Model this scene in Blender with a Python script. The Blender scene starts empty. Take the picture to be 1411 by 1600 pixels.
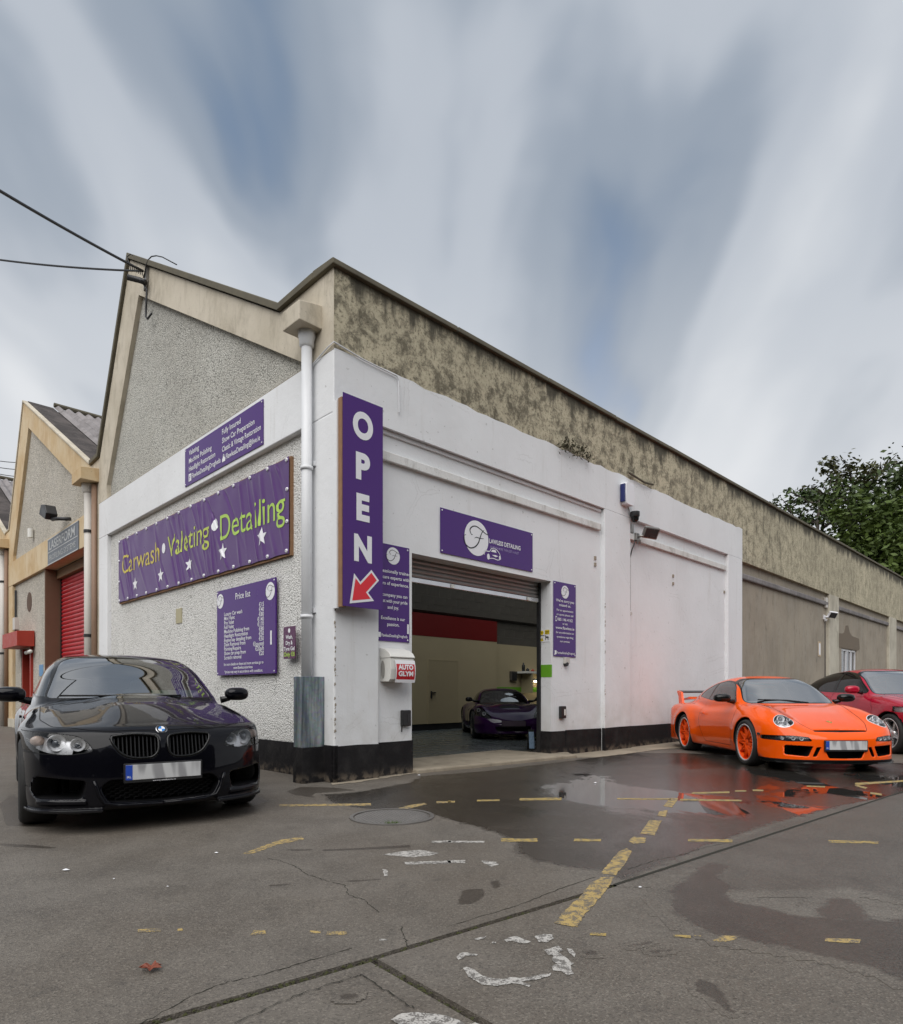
import bpy, bmesh, math, random
import numpy as np
from mathutils import Vector, Matrix
from mathutils.geometry import tessellate_polygon
random.seed(5); rng = np.random.default_rng(5)
R = math.radians
SC = bpy.context.scene
COL = SC.collection

# ------------------------------------------------------------------ camera
cam_d = bpy.data.cameras.new('camera'); cam = bpy.data.objects.new('camera', cam_d); COL.objects.link(cam)
cam.location = (0, 0, 1.02); cam.rotation_euler = (R(90), 0, 0)
cam_d.sensor_width = 36; cam_d.lens = 1003.5/1600*36
cam_d.shift_y = 282/1600; cam_d.shift_x = 0
cam_d.clip_end = 3000; cam_d.clip_start = 0.05
SC.camera = cam

# ------------------------------------------------------------------ sky
SUN_EL, SUN_AZ = R(52), R(198)     # the bright part of the overcast: behind the camera
W = bpy.data.worlds.new('World'); SC.world = W; W.use_nodes = True
nt = W.node_tree; nt.nodes.clear()
def wn(t, **k):
    n = nt.nodes.new(t)
    for a, b in k.items(): setattr(n, a, b)
    return n
def lk(a, b): nt.links.new(a, b)
def wmath(op, a, b=None, clamp=False):
    n = wn('ShaderNodeMath', operation=op, use_clamp=clamp)
    for i, v in enumerate((a, b)):
        if v is None: continue
        if isinstance(v, (int, float)): n.inputs[i].default_value = v
        else: lk(v, n.inputs[i])
    return n.outputs[0]
out = wn('ShaderNodeOutputWorld'); bg = wn('ShaderNodeBackground'); bg.inputs[1].default_value = 0.1
sky = wn('ShaderNodeTexSky', sky_type='NISHITA', sun_disc=False, sun_elevation=SUN_EL, sun_rotation=SUN_AZ, air_density=1.0, dust_density=1.0, ozone_density=1.5)
tc = wn('ShaderNodeTexCoord'); sx = wn('ShaderNodeSeparateXYZ'); lk(tc.outputs['Generated'], sx.inputs[0])
zz = wmath('MAXIMUM', sx.outputs[2], 0.02)
den = wmath('ADD', zz, 0.5)
pxn = wmath('DIVIDE', sx.outputs[0], den); pyn = wmath('DIVIDE', sx.outputs[1], den)
# cloud plane coordinates turned so that u runs across the wind and v along it
TH = R(-3)
u = wmath('ADD', wmath('MULTIPLY', pxn, math.cos(TH)), wmath('MULTIPLY', pyn, math.sin(TH)))
v = wmath('ADD', wmath('MULTIPLY', pxn, -math.sin(TH)), wmath('MULTIPLY', pyn, math.cos(TH)))
def cloudnoise(su, sv, ou, ov, detail, rough, dist=0.0):
    cx = wn('ShaderNodeCombineXYZ'); lk(wmath('ADD', wmath('MULTIPLY', u, su), ou), cx.inputs[0]); lk(wmath('ADD', wmath('MULTIPLY', v, sv), ov), cx.inputs[1])
    n = wn('ShaderNodeTexNoise'); n.inputs['Scale'].default_value = 1; n.inputs['Detail'].default_value = detail
    n.inputs['Roughness'].default_value = rough; n.inputs['Distortion'].default_value = dist
    lk(cx.outputs[0], n.inputs['Vector']); return n.outputs[0]
n1 = cloudnoise(4.4, 1.7, 8.171, 10.839, 3, .40, .35)
n2 = cloudnoise(7.0, 5.0, 17.241, 3.533, 3, .5, .3)
n3 = cloudnoise(1.5, 1.0, 4.503, 0.582, 2, .5, 0)
cl = wmath('ADD', wmath('ADD', wmath('MULTIPLY', n1, .58), wmath('MULTIPLY', n2, .12)), wmath('MULTIPLY', n3, .35))
ramp = wn('ShaderNodeValToRGB'); lk(cl, ramp.inputs[0]); ramp.color_ramp.interpolation = 'EASE'
e = ramp.color_ramp.elements
e[0].position, e[0].color = .36, (.78, 1.10, 1.60, 1)
e[1].position, e[1].color = .69, (3.55, 3.66, 3.82, 1)
m = e.new(.45); m.color = (1.50, 1.75, 2.1, 1)
m = e.new(.525); m.color = (2.3, 2.5, 2.8, 1)
# towards the horizon the cloud deck closes up into an even pale grey
hz = wn('ShaderNodeMapRange', interpolation_type='SMOOTHSTEP'); lk(sx.outputs[2], hz.inputs[0])
hz.inputs[1].default_value, hz.inputs[2].default_value, hz.inputs[3].default_value, hz.inputs[4].default_value = .10, .66, 1, 0
hcol = wn('ShaderNodeRGB'); hcol.outputs[0].default_value = (3.75, 3.82, 3.92, 1)
mx = wn('ShaderNodeMix', data_type='RGBA'); lk(wmath('MULTIPLY', hz.outputs[0], .8), mx.inputs[0]); lk(ramp.outputs[0], mx.inputs[6]); lk(hcol.outputs[0], mx.inputs[7])
gap = wn('ShaderNodeMapRange'); lk(cl, gap.inputs[0]); gap.inputs[1].default_value, gap.inputs[2].default_value, gap.inputs[3].default_value, gap.inputs[4].default_value = .28, .40, .45, 0.0
mx2 = wn('ShaderNodeMix', data_type='RGBA'); lk(gap.outputs[0], mx2.inputs[0]); lk(mx.outputs[2], mx2.inputs[6]); lk(sky.outputs[0], mx2.inputs[7])
lk(mx2.outputs[2], bg.inputs[0]); lk(bg.outputs[0], out.inputs[0])

sun_d = bpy.data.lights.new('sun', 'SUN'); sun_d.energy = 1.5; sun_d.angle = R(70); sun_d.color = (1, .97, .93)
sun = bpy.data.objects.new('sun', sun_d); COL.objects.link(sun)
sdir = Vector((math.sin(SUN_AZ)*math.cos(SUN_EL), math.cos(SUN_AZ)*math.cos(SUN_EL), math.sin(SUN_EL)))
sun.rotation_euler = sdir.to_track_quat('Z', 'Y').to_euler()

SC.view_settings.view_transform = 'Standard'; SC.view_settings.look = 'None'
SC.view_settings.exposure = 1.1; SC.view_settings.gamma = 1; SC.view_settings.use_curve_mapping = False
SC.render.engine = 'CYCLES'
SC.cycles.use_denoising = True
SC.cycles.max_bounces = 7; SC.cycles.diffuse_bounces = 3; SC.cycles.glossy_bounces = 4; SC.cycles.transparent_max_bounces = 12
SC.cycles.caustics_reflective = False; SC.cycles.caustics_refractive = False; SC.cycles.sample_clamp_indirect = 4

# ------------------------------------------------------------------ helpers
def tag(o, label=None, cat=None, group=None, kind=None):
    if label: o['label'] = label
    if cat: o['category'] = cat
    if group: o['group'] = group
    if kind: o['kind'] = kind
    return o
def empty(name, mtx=None, parent=None):
    o = bpy.data.objects.new(name, None); COL.objects.link(o); o.empty_display_size = .1
    if parent: o.parent = parent
    if mtx is not None: o.matrix_local = mtx
    return o
def link_mesh(name, me, mat, parent=None, mtx=None):
    o = bpy.data.objects.new(name, me); COL.objects.link(o)
    if parent is not None: o.parent = parent
    if mtx is not None: o.matrix_local = mtx
    if mat is not None and len(me.materials) == 0: me.materials.append(mat)
    return o
def copy_tree(o, parent=None):
    c = o.copy(); COL.objects.link(c)
    if parent is not None: c.parent = parent
    for ch in list(o.children): copy_tree(ch, c)
    return c
class MB:
    """collects simple solids; build() links them as one mesh object"""
    def __init__(s): s.v = []; s.f = []
    def add(s, v, f):
        n = len(s.v); s.v += [tuple(p) for p in v]; s.f += [tuple(i+n for i in q) for q in f]; return s
    def box(s, x0, x1, y0, y1, z0, z1):
        return s.add([(x0,y0,z0),(x1,y0,z0),(x1,y1,z0),(x0,y1,z0),(x0,y0,z1),(x1,y0,z1),(x1,y1,z1),(x0,y1,z1)],
              [(0,3,2,1),(4,5,6,7),(0,1,5,4),(1,2,6,5),(2,3,7,6),(3,0,4,7)])
    def prism(s, poly, fn, d0, d1, holes=()):
        """poly in (u,v); fn(u,v,d) -> xyz"""
        loops = [poly]+list(holes); pts = [p for l in loops for p in l]; n = len(pts)
        tris = tessellate_polygon([[Vector((p[0], p[1], 0)) for p in l] for l in loops])
        V = [fn(p[0], p[1], d0) for p in pts]+[fn(p[0], p[1], d1) for p in pts]
        F = []
        for t in tris:
            F.append(tuple(t)); F.append(tuple(i+n for i in reversed(t)))
        k = 0
        for l in loops:
            m = len(l)
            for i in range(m):
                a, b = k+i, k+(i+1) % m; F.append((a, b, b+n, a+n))
            k += m
        return s.add(V, F)
    def tube(s, path, r, n=8, cap=True):
        path = [Vector(p) for p in path]; rs = r if isinstance(r, (list, tuple)) else [r]*len(path)
        V = []; up = None
        for i, p in enumerate(path):
            d = (path[min(i+1, len(path)-1)]-path[max(i-1, 0)]).normalized()
            if up is None: up = d.orthogonal().normalized()
            up = (up-d*up.dot(d)); up = up.normalized() if up.length > 1e-6 else d.orthogonal().normalized()
            w = d.cross(up)
            for k in range(n):
                t = 2*math.pi*k/n; V.append(p+(up*math.cos(t)+w*math.sin(t))*rs[i])
        F = []
        for i in range(len(path)-1):
            for k in range(n):
                a, b = i*n+k, i*n+(k+1) % n; F.append((a, b, b+n, a+n))
        if cap: F.append(tuple(reversed(range(n)))); F.append(tuple((len(path)-1)*n+k for k in range(n)))
        return s.add(V, F)
    def lathe(s, prof, fn, n=32, a0=0, a1=2*math.pi):
        """prof: (r,h) pairs; fn(r cos, r sin, h) -> xyz"""
        full = abs(a1-a0-2*math.pi) < 1e-6; m = n if full else n+1
        V = [fn(r*math.cos(a0+(a1-a0)*k/n), r*math.sin(a0+(a1-a0)*k/n), h) for (r, h) in prof for k in range(m)]
        F = []
        for i in range(len(prof)-1):
            for k in range(n if full else m-1):
                a, b = i*m+k, i*m+(k+1) % m; F.append((a, b, b+m, a+m))
        return s.add(V, F)
    def mesh(s, name, smooth=False):
        me = bpy.data.meshes.new(name); me.from_pydata([tuple(p) for p in s.v], [], s.f); me.update()
        bm = bmesh.new(); bm.from_mesh(me); bmesh.ops.recalc_face_normals(bm, faces=bm.faces[:]); bm.to_mesh(me); bm.free()
        if smooth: me.polygons.foreach_set('use_smooth', [True]*len(me.polygons))
        return me
    def build(s, name, mat, parent=None, smooth=False, bevel=0, mtx=None, seg=2):
        o = link_mesh(name, s.mesh(name, smooth), mat, parent, mtx)
        if bevel:
            b = o.modifiers.new('bevel', 'BEVEL'); b.width = bevel; b.segments = seg; b.limit_method = 'ANGLE'; b.angle_limit = R(40)
            b.harden_normals = False
        return o
def boxo(name, x0, x1, y0, y1, z0, z1, mat, parent=None, bevel=0, **k): return MB().box(x0,x1,y0,y1,z0,z1).build(name, mat, parent, bevel=bevel, **k)
def shade_auto(o, ang=35):
    me = o.data; me.polygons.foreach_set('use_smooth', [True]*len(me.polygons))
    try: me.set_sharp_from_angle(angle=R(ang))
    except Exception: pass
    return o
# building frame: x runs along the shop front, y along the street side, origin at the street corner
ANG = math.atan2(.70464486, .70956017)
BF = Matrix.Translation((-1.3209, 7.2235, 0)) @ Matrix.Rotation(ANG, 4, 'Z')
def wallR(a, z, off=0): return BF @ Matrix.Translation((a, -off, z)) @ Matrix.Rotation(R(90), 4, 'X')
def wallL(b, z, off=0): return BF @ Matrix.Translation((-off, b, z)) @ Matrix.Rotation(R(-90), 4, 'Z') @ Matrix.Rotation(R(90), 4, 'X')
def fr(u, v, d): return (u, d, v)        # prism in the plane of the shop front, d = depth
def fl(u, v, d): return (d, u, v)        # prism in the plane of the street side

# ------------------------------------------------------------------ materials
class NT:
    def __init__(s, name):
        s.m = bpy.data.materials.new(name); s.m.use_nodes = True; s.t = s.m.node_tree
        s.b = s.t.nodes['Principled BSDF']; s._p = None
    def n(s, t, **k):
        x = s.t.nodes.new(t)
        for a, b in k.items(): setattr(x, a, b)
        return x
    def l(s, a, b): s.t.links.new(a, b)
    def val(s, sock, v):
        if isinstance(v, (int, float)): sock.default_value = v
        elif isinstance(v, tuple): sock.default_value = v if len(v) == 4 else (*v, 1)
        else: s.l(v, sock)
    def pos(s, obj=False):
        if obj: return s.n('ShaderNodeTexCoord').outputs['Object']
        if s._p is None: s._p = s.n('ShaderNodeNewGeometry').outputs['Position']
        return s._p
    def map(s, vec, scale=(1,1,1), rot=(0,0,0), loc=(0,0,0)):
        x = s.n('ShaderNodeMapping'); s.l(vec, x.inputs[0]); x.inputs['Scale'].default_value = scale; x.inputs['Rotation'].default_value = rot; x.inputs['Location'].default_value = loc
        return x.outputs[0]
    def noise(s, vec, scale, detail=4, rough=.55, dist=0):
        x = s.n('ShaderNodeTexNoise'); s.l(vec, x.inputs['Vector']); x.inputs['Scale'].default_value = scale; x.inputs['Detail'].default_value = detail
        x.inputs['Roughness'].default_value = rough; x.inputs['Distortion'].default_value = dist; return x.outputs[0]
    def voro(s, vec, scale, feature='F1', out='Distance'):
        x = s.n('ShaderNodeTexVoronoi', feature=feature); s.l(vec, x.inputs['Vector']); x.inputs['Scale'].default_value = scale; return x.outputs[out]
    def rng(s, v, a, b, c=0., d=1.):
        x = s.n('ShaderNodeMapRange', interpolation_type='SMOOTHSTEP'); s.l(v, x.inputs[0])
        for i, q in enumerate((a, b, c, d)): s.val(x.inputs[i+1], q)
        return x.outputs[0]
    def mix(s, f, a, b, mode='MIX'):
        x = s.n('ShaderNodeMix', data_type='RGBA', blend_type=mode); s.val(x.inputs[0], f); s.val(x.inputs[6], a); s.val(x.inputs[7], b); return x.outputs[2]
    def math(s, op, a, b=0.):
        x = s.n('ShaderNodeMath', operation=op); s.val(x.inputs[0], a); s.val(x.inputs[1], b); return x.outputs[0]
    def xyz(s, vec):
        x = s.n('ShaderNodeSeparateXYZ'); s.l(vec, x.inputs[0]); return x.outputs
    def bump(s, h, strength=.3, dist=.01, prev=None):
        x = s.n('ShaderNodeBump'); x.inputs['Strength'].default_value = strength; x.inputs['Distance'].default_value = dist; s.l(h, x.inputs['Height'])
        if prev is not None: s.l(prev, x.inputs['Normal'])
        return x.outputs[0]
    def set(s, **k):
        nm = dict(color='Base Color', rough='Roughness', metal='Metallic', normal='Normal', spec='Specular IOR Level', coat='Coat Weight', coatr='Coat Roughness', alpha='Alpha', trans='Transmission Weight', ior='IOR', ecol='Emission Color', estr='Emission Strength', sheen='Sheen Weight')
        for a, b in k.items(): s.val(s.b.inputs[nm[a]], b)
        return s.m
def plain(name, col, rough=.5, metal=0., var=.12, vs=6., bump=0., bs=60., **k):
    """a single material with slight uneven tone and gloss"""
    t = NT(name); p = t.pos(True); n = t.noise(p, vs, 4)
    c = t.mix(n, tuple(x*(1-var) for x in col), tuple(min(1, x*(1+var)) for x in col))
    r = t.rng(n, .3, .7, max(.02, rough-.06), min(1, rough+.06))
    if bump: t.set(normal=t.bump(t.noise(p, bs, 3), bump, .003))
    return t.set(color=c, rough=r, metal=metal, **k)
M = {}
def wallpaint():
    t = NT('white masonry paint'); p = t.pos()
    big = t.noise(p, .55, 5, .6); st = t.noise(t.map(p, (5, 5, .45)), 1.2, 5, .65); fine = t.noise(p, 45, 4, .6); spots = t.noise(p, 16, 2, .5)
    c = t.mix(t.rng(big, .35, .7), (.80, .81, .825), (.72, .725, .735))
    c = t.mix(t.math('MULTIPLY', t.rng(st, .56, .8), .4), c, (.56, .55, .52))
    c = t.mix(t.math('MULTIPLY', t.rng(spots, .70, .76), .5), c, (.35, .34, .32))
    # splash dirt just above the plinth
    z = t.xyz(p)[2]; low = t.math('MULTIPLY', t.rng(z, .4, 1.3, .4, 0.), t.rng(t.noise(p, 3, 5), .35, .7))
    c = t.mix(low, c, (.50, .48, .44))
    ck = t.voro(t.map(t.n('ShaderNodeVectorMath', operation='ADD').outputs[0] if 0 else p), .75, 'DISTANCE_TO_EDGE'); ck2 = t.math('ADD', ck, t.math('MULTIPLY', t.math('SUBTRACT', t.noise(p, 7, 6, .7), .5), .09))
    crk = t.math('MULTIPLY', t.rng(t.math('ABSOLUTE', t.math('SUBTRACT', ck2, .02)), .0065, .0), t.rng(t.noise(p, .8, 3), .5, .62)); c = t.mix(t.math('MULTIPLY', crk, .22), c, (.36, .35, .33))
    rust = t.math('MULTIPLY', t.rng(t.noise(t.map(p, (13, 13, .8)), 1, 4, .6), .66, .80), t.rng(t.noise(p, 1.1, 3), .52, .66)); c = t.mix(t.math('MULTIPLY', rust, .5), c, (.50, .43, .34))
    h = t.math('ADD', t.noise(p, 9, 5, .6), t.math('MULTIPLY', fine, .35))
    return t.set(color=c, rough=.62, normal=t.bump(h, .35, .012))
def roughcast(name, hi, lo, speck_shade, s=34., amt=.9, stain=(.4, .36, .29), lo_at=.5):
    """stones thrown into wet render: pale faces, dark aggregate and painted pit shade between them"""
    t = NT(name); p = t.pos()
    n = t.noise(p, s, 3, .62); v = t.voro(t.map(p, (1, 1, 1), (0, 0, 0), (3, 1, 2)), s*1.35, 'F1'); vc = t.xyz(t.voro(p, s*1.35, 'F1', 'Color'))[0]
    big = t.noise(p, .8, 5, .6); mid = t.noise(p, 6, 5, .65)
    c = t.mix(t.rng(big, .3, .7), hi, lo)
    c = t.mix(t.math('MULTIPLY', t.rng(vc, .55, 1.), .35), c, tuple(min(1, q*1.25) for q in hi))
    c = t.mix(t.math('MULTIPLY', t.rng(mid, .48, .75), .4), c, stain)
    pit = t.math('ADD', n, t.math('MULTIPLY', mid, .25))
    c = t.mix(t.math('MULTIPLY', t.rng(pit, lo_at+.14, lo_at+.01), amt), c, speck_shade)  # dark aggregate, plus the shade inside the pits put into the colour
    h = t.math('ADD', n, t.math('MULTIPLY', v, -.5))
    return t.set(color=c, rough=.9, normal=t.bump(h, .9, .03))
def cream(name, c1, c2, c3):
    t = NT(name); p = t.pos()
    big = t.noise(p, 1.1, 5, .6); st = t.noise(t.map(p, (3.6, 3.6, 1.5)), 1.0, 8, .74, .5); crack = t.voro(t.map(t.noise(p, 3, 3), (1, 1, 1)), 1.)
    fine = t.noise(p, 30, 4, .6)
    c = t.mix(t.rng(big, .35, .68), c1, c2)
    c = t.mix(t.math('MULTIPLY', t.rng(st, .46, .72), .6), c, c3)
    c = t.mix(t.math('MULTIPLY', t.rng(fine, .62, .75), .5), c, (.13, .11, .08))
    return t.set(color=c, rough=.8, normal=t.bump(t.math('ADD', t.noise(p, 8, 5), t.math('MULTIPLY', fine, .4)), .3, .012))
def parapet():
    t = NT('algae stained concrete'); p = t.pos()
    blot = t.noise(p, 4.2, 9, .78, .3); st = t.noise(t.map(p, (9, 9, .9)), 1, 7, .72); big = t.noise(p, .5, 4, .55); fine = t.noise(p, 26, 5, .65)
    z = t.xyz(p)[2]
    c = t.mix(t.rng(big, .3, .7), (.58, .52, .375), (.48, .43, .31))
    far = t.rng(t.xyz(p)[0], 2, 12)                                          # streaks take over from blotches further along
    a = t.math('ADD', t.math('MULTIPLY', t.rng(blot, .43, .61), t.math('SUBTRACT', 1., t.math('MULTIPLY', far, .55))), t.math('MULTIPLY', t.rng(st, .50, .70), t.math('ADD', .25, t.math('MULTIPLY', far, .55))))
    c = t.mix(t.math('MULTIPLY', a, .88), c, (.115, .10, .068))
    run = t.math('ADD', z, t.math('MULTIPLY', t.math('SUBTRACT', t.noise(t.map(p, (3.2, 3.2, .25)), 1, 5, .7), .5), 1.1))
    c = t.mix(t.rng(run, 5.62, 5.86, 0., .9), c, (.05, .045, .032))          # soot run-off under the coping
    c = t.mix(t.math('MULTIPLY', t.rng(fine, .50, .68), .75), c, (.09, .08, .055))
    h = t.math('ADD', blot, t.math('MULTIPLY', fine, .5))
    return t.set(color=c, rough=.92, normal=t.bump(h, .6, .02))
def render_bare():
    t = NT('bare cement render'); p = t.pos()
    st = t.noise(t.map(p, (3.4, 3.4, 1.0)), 1, 8, .74, .5); big = t.noise(p, .9, 7, .65); fine = t.noise(p, 40, 4, .65)
    c = t.mix(t.rng(big, .3, .7), (.37, .318, .252), (.28, .24, .19))
    c = t.mix(t.math('MULTIPLY', t.rng(st, .42, .72), .6), c, (.36, .33, .28))
    c = t.mix(t.math('MULTIPLY', t.rng(t.noise(t.map(p, (5, 5, 1.6)), 1, 8, .75, .4), .52, .70), .6), c, (.13, .112, .09))
    c = t.mix(t.math('MULTIPLY', t.rng(fine, .56, .7), .35), c, (.11, .1, .08))
    return t.set(color=c, rough=.92, normal=t.bump(t.math('ADD', st, fine), .4, .012))
def plinth():
    t = NT('black bitumen paint'); p = t.pos(); n = t.noise(p, 5, 6, .65); f = t.noise(p, 40, 3)
    z = t.xyz(p)[2]
    c = t.mix(t.rng(n, .4, .75), (.011, .010, .011), (.028, .026, .026))
    d = t.math('MULTIPLY', t.rng(z, .0, .14, .9, 0.), t.rng(t.noise(p, 9, 5), .42, .6))
    c = t.mix(d, c, (.16, .13, .10))
    return t.set(color=c, rough=t.rng(n, .3, .7, .55, .75), spec=.22, normal=t.bump(t.math('ADD', n, t.math('MULTIPLY', f, .4)), .5, .012))
M['white'] = wallpaint(); M['roughwhite'] = roughcast('white roughcast', (.82, .81, .785), (.74, .73, .70), (.22, .21, .19), 44., .8, (.72, .70, .66), .46)
M['roughgrey'] = roughcast('grey pebbledash', (.60, .59, .54), (.50, .485, .44), (.16, .155, .135), 42., .8, (.42, .40, .34), .50)
M['roughgrey2'] = roughcast('warm pebbledash', (.64, .60, .53), (.54, .50, .43), (.20, .18, .15), 42., .75, (.46, .41, .32), .52)
M['cream'] = cream('weathered cream paint', (.60, .54, .44), (.50, .445, .35), (.27, .235, .175))
M['ochre'] = cream('ochre cream paint', (.62, .50, .33), (.55, .40, .22), (.40, .24, .11))
M['parapet'] = parapet(); M['bare'] = render_bare(); M['plinth'] = plinth()
M['coping'] = plain('weathered coping', (.115, .102, .072), .9, var=.45, vs=5, bump=.5, bs=25)
M['pier'] = cream('weathered concrete pier', (.56, .52, .43), (.46, .42, .34), (.20, .185, .135))
M['pvc'] = plain('grey white pipe paint', (.68, .69, .71), .4, var=.06, vs=3)
M['oldpipe'] = plain('dusty grey pipe', (.55, .52, .48), .5, var=.15, vs=3)
M['pink'] = plain('bare timber batten', (.27, .15, .08), .8, var=.3, vs=14)
M['black'] = plain('black plastic', (.016, .016, .017), .45, var=.15)
M['rubber'] = plain('tyre rubber', (.018, .018, .018), .75, var=.2, vs=20, bump=.2)
M['dark'] = plain('dark steel', (.05, .05, .052), .45, .6)
M['chrome'] = plain('chrome', (.75, .75, .77), .1, 1., var=.03)
M['alu'] = plain('cast aluminium', (.55, .55, .57), .28, 1., var=.05)
M['redpaint'] = plain('red painted board', (.36, .035, .02), .5, var=.15)
M['shutter_red'] = plain('red shutter enamel', (.42, .012, .02), .42, var=.1, vs=2)
M['shutter_grey'] = plain('galvanised shutter', (.30, .29, .28), .38, .7, var=.15, vs=8)
M['pale'] = plain('pale plastic', (.72, .71, .67), .4, var=.04)
M['blue'] = plain('dark blue plastic', (.012, .02, .12), .3)
M['purple'] = plain('purple sign print', (.062, .011, .170), .22, var=.08, vs=1.5, spec=.35)
M['plum'] = plain('plum sign print', (.085, .010, .065), .3, var=.06)
M['print'] = plain('white print', (.80, .80, .83), .4, var=.02)
M['lime'] = plain('lime print', (.42, .62, .10), .45, var=.03)
M['limepaint'] = plain('green paint', (.13, .36, .02), .5, var=.06)
M['red'] = plain('red print', (.72, .015, .03), .35, var=.05)
M['ink'] = plain('black ink', (.01, .01, .012), .5)
M['yellow'] = plain('yellow print', (.70, .52, .02), .4)
M['glass_lens'] = None
def glass(name, tint, refl=1.0, ior=1.5, rough=.0, dens=.5):
    t = NT(name); t.t.nodes.remove(t.b)
    f = t.n('ShaderNodeFresnel'); f.inputs[0].default_value = ior
    tr = t.n('ShaderNodeBsdfTransparent'); tr.inputs[0].default_value = (*tint, 1)
    gl = t.n('ShaderNodeBsdfGlossy'); gl.inputs['Roughness'].default_value = rough; gl.inputs[0].default_value = (refl, refl, refl, 1)
    mx = t.n('ShaderNodeMixShader'); o = t.t.nodes['Material Output']
    t.l(t.math('ADD', f.outputs[0], dens), mx.inputs[0]) if dens else t.l(f.outputs[0], mx.inputs[0])
    t.l(tr.outputs[0], mx.inputs[1]); t.l(gl.outputs[0], mx.inputs[2]); t.l(mx.outputs[0], o.inputs[0])
    return t.m
M['glass'] = glass('car glass', (.30, .36, .35), 1., 1.55, .005, .10)
M['tint'] = glass('dark tinted car glass', (.04, .045, .045), .9, 1.5, .01, .02)
M['lens'] = glass('lamp lens', (.95, .96, .97), 1., 1.4, .0, .0)
M['pane'] = glass('window pane', (.8, .84, .82), 1., 1.5, .01, .05)
def galv():
    t = NT('galvanised sheet'); p = t.pos(True); n = t.noise(t.map(p, (14, 14, 1.2)), 1, 5, .6); v = t.voro(p, 30, 'F1', 'Color')
    c = t.mix(t.rng(n, .35, .7), (.10, .125, .15), (.34, .38, .40)); c = t.mix(.12, c, v, 'OVERLAY')
    return t.set(color=c, rough=t.rng(n, .3, .7, .35, .6), metal=.55)
M['galv'] = galv()
def mossroof():
    t = NT('mossy old roofing'); p = t.pos(); n = t.noise(p, 1.6, 7, .7); f = t.noise(p, 14, 4, .65)
    c = t.mix(t.rng(n, .4, .65), (.035, .028, .026), (.085, .07, .065)); c = t.mix(t.math('MULTIPLY', t.rng(f, .6, .75), .7), c, (.24, .22, .2))
    return t.set(color=c, rough=.9, normal=t.bump(t.math('ADD', n, f), .4, .02))
M['mossroof'] = mossroof()
M['corr'] = cream('asbestos cement sheet', (.26, .24, .24), (.17, .155, .155), (.06, .05, .045))

# ------------------------------------------------------------------ the white corner garage
G_ = tag(empty('garage', BF), 'long white and bare concrete garage with gabled street side and open roller door', 'building')
rec = .08; TH_ = .34
TOPW = lambda a: 4.90+.0055*a
def jag(a0, a1, n, f, amp): return [(a0+(a1-a0)*i/n, f(a0+(a1-a0)*i/n)+(random.uniform(-amp, amp) if 0 < i < n else 0)) for i in range(n+1)]
edge = jag(.006, 11.763, 60, TOPW, .018)
# painted lintel band, with the ragged upper edge of the paint
MB().prism([(.006, 4.22), (11.763, 4.235)]+edge[::-1], fr, 0, TH_).build('lintel_band', M['white'], G_)
# bare parapet above and beyond
PT = lambda a: 5.815+.0062*a
par_poly = edge+[(11.763, 4.19), (58, 4.05), (58, PT(58)), (.006, PT(0))]
MB().prism(par_poly, fr, .003, TH_).build('parapet_wall', M['parapet'], G_)
for i in range(29):
    a0, a1 = -.05+2*i, -.05+2*i+1.985
    z0, z1 = PT(a0)+random.uniform(-.006, .006), PT(a1)
    MB().add([(a0,-.055,z0),(a1,-.055,z1),(a1,TH_+.03,z1),(a0,TH_+.03,z0),(a0,-.05,z0+.07),(a1,-.05,z1+.07),(a1,TH_+.03,z1+.1),(a0,TH_+.03,z0+.1)],
            [(0,3,2,1),(4,5,6,7),(0,1,5,4),(1,2,6,5),(2,3,7,6),(3,0,4,7)]).build('coping_stone', M['coping'], G_, bevel=.012)
# pilasters and recessed panels of the shop front
def pil(a0, a1, mat, z1=4.22, y0=0.): boxo('pilaster', a0, a1, y0, TH_, .0, z1, mat, G_, bevel=.012)
pil(.006, .638, M['white']); pil(5.624, 6.50, M['white'], 4.227); pil(10.92, 11.763, M['white'], 4.234)
OA0, OA1, OZ = 1.231, 4.166, 2.79
pw_ = MB(); pw_.box(.638, OA0, rec, TH_, 0, 4.222); pw_.box(OA1, 5.624, rec, TH_, 0, 4.224); pw_.box(OA0, OA1, rec, TH_, OZ, 4.223)
pw_.build('door_panel_wall', M['white'], G_)
boxo('panel_wall', 6.50, 10.92, rec, TH_, 0, 4.23, M['white'], G_)
def ledge(a0, a1, z0, z1, mat, d=.055):
    boxo('ledge', a0, a1, rec-d, rec+.002, z0, z1, mat, G_, bevel=.01)
M['ledgepaint'] = cream('flaking white paint on ledge', (.74, .74, .73), (.66, .65, .62), (.22, .20, .16))
ledge(.70, 5.56, 3.835, 3.95, M['ledgepaint']); ledge(6.51, 10.88, 3.85, 3.965, M['ledgepaint'])
ledge(.66, 5.60, 4.165, 4.218, M['white'], .03)
# rows of flaked stumps where brackets were cut off
for (a, z) in [(5.426,3.344), (5.426,3.233), (8.317,3.403), (8.317,3.246), (10.868,3.357)]:
    boxo('bracket_stump', a-.02, a+.03, .06, .085, z-.03, z+.03, M['bare'], G_)
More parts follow.
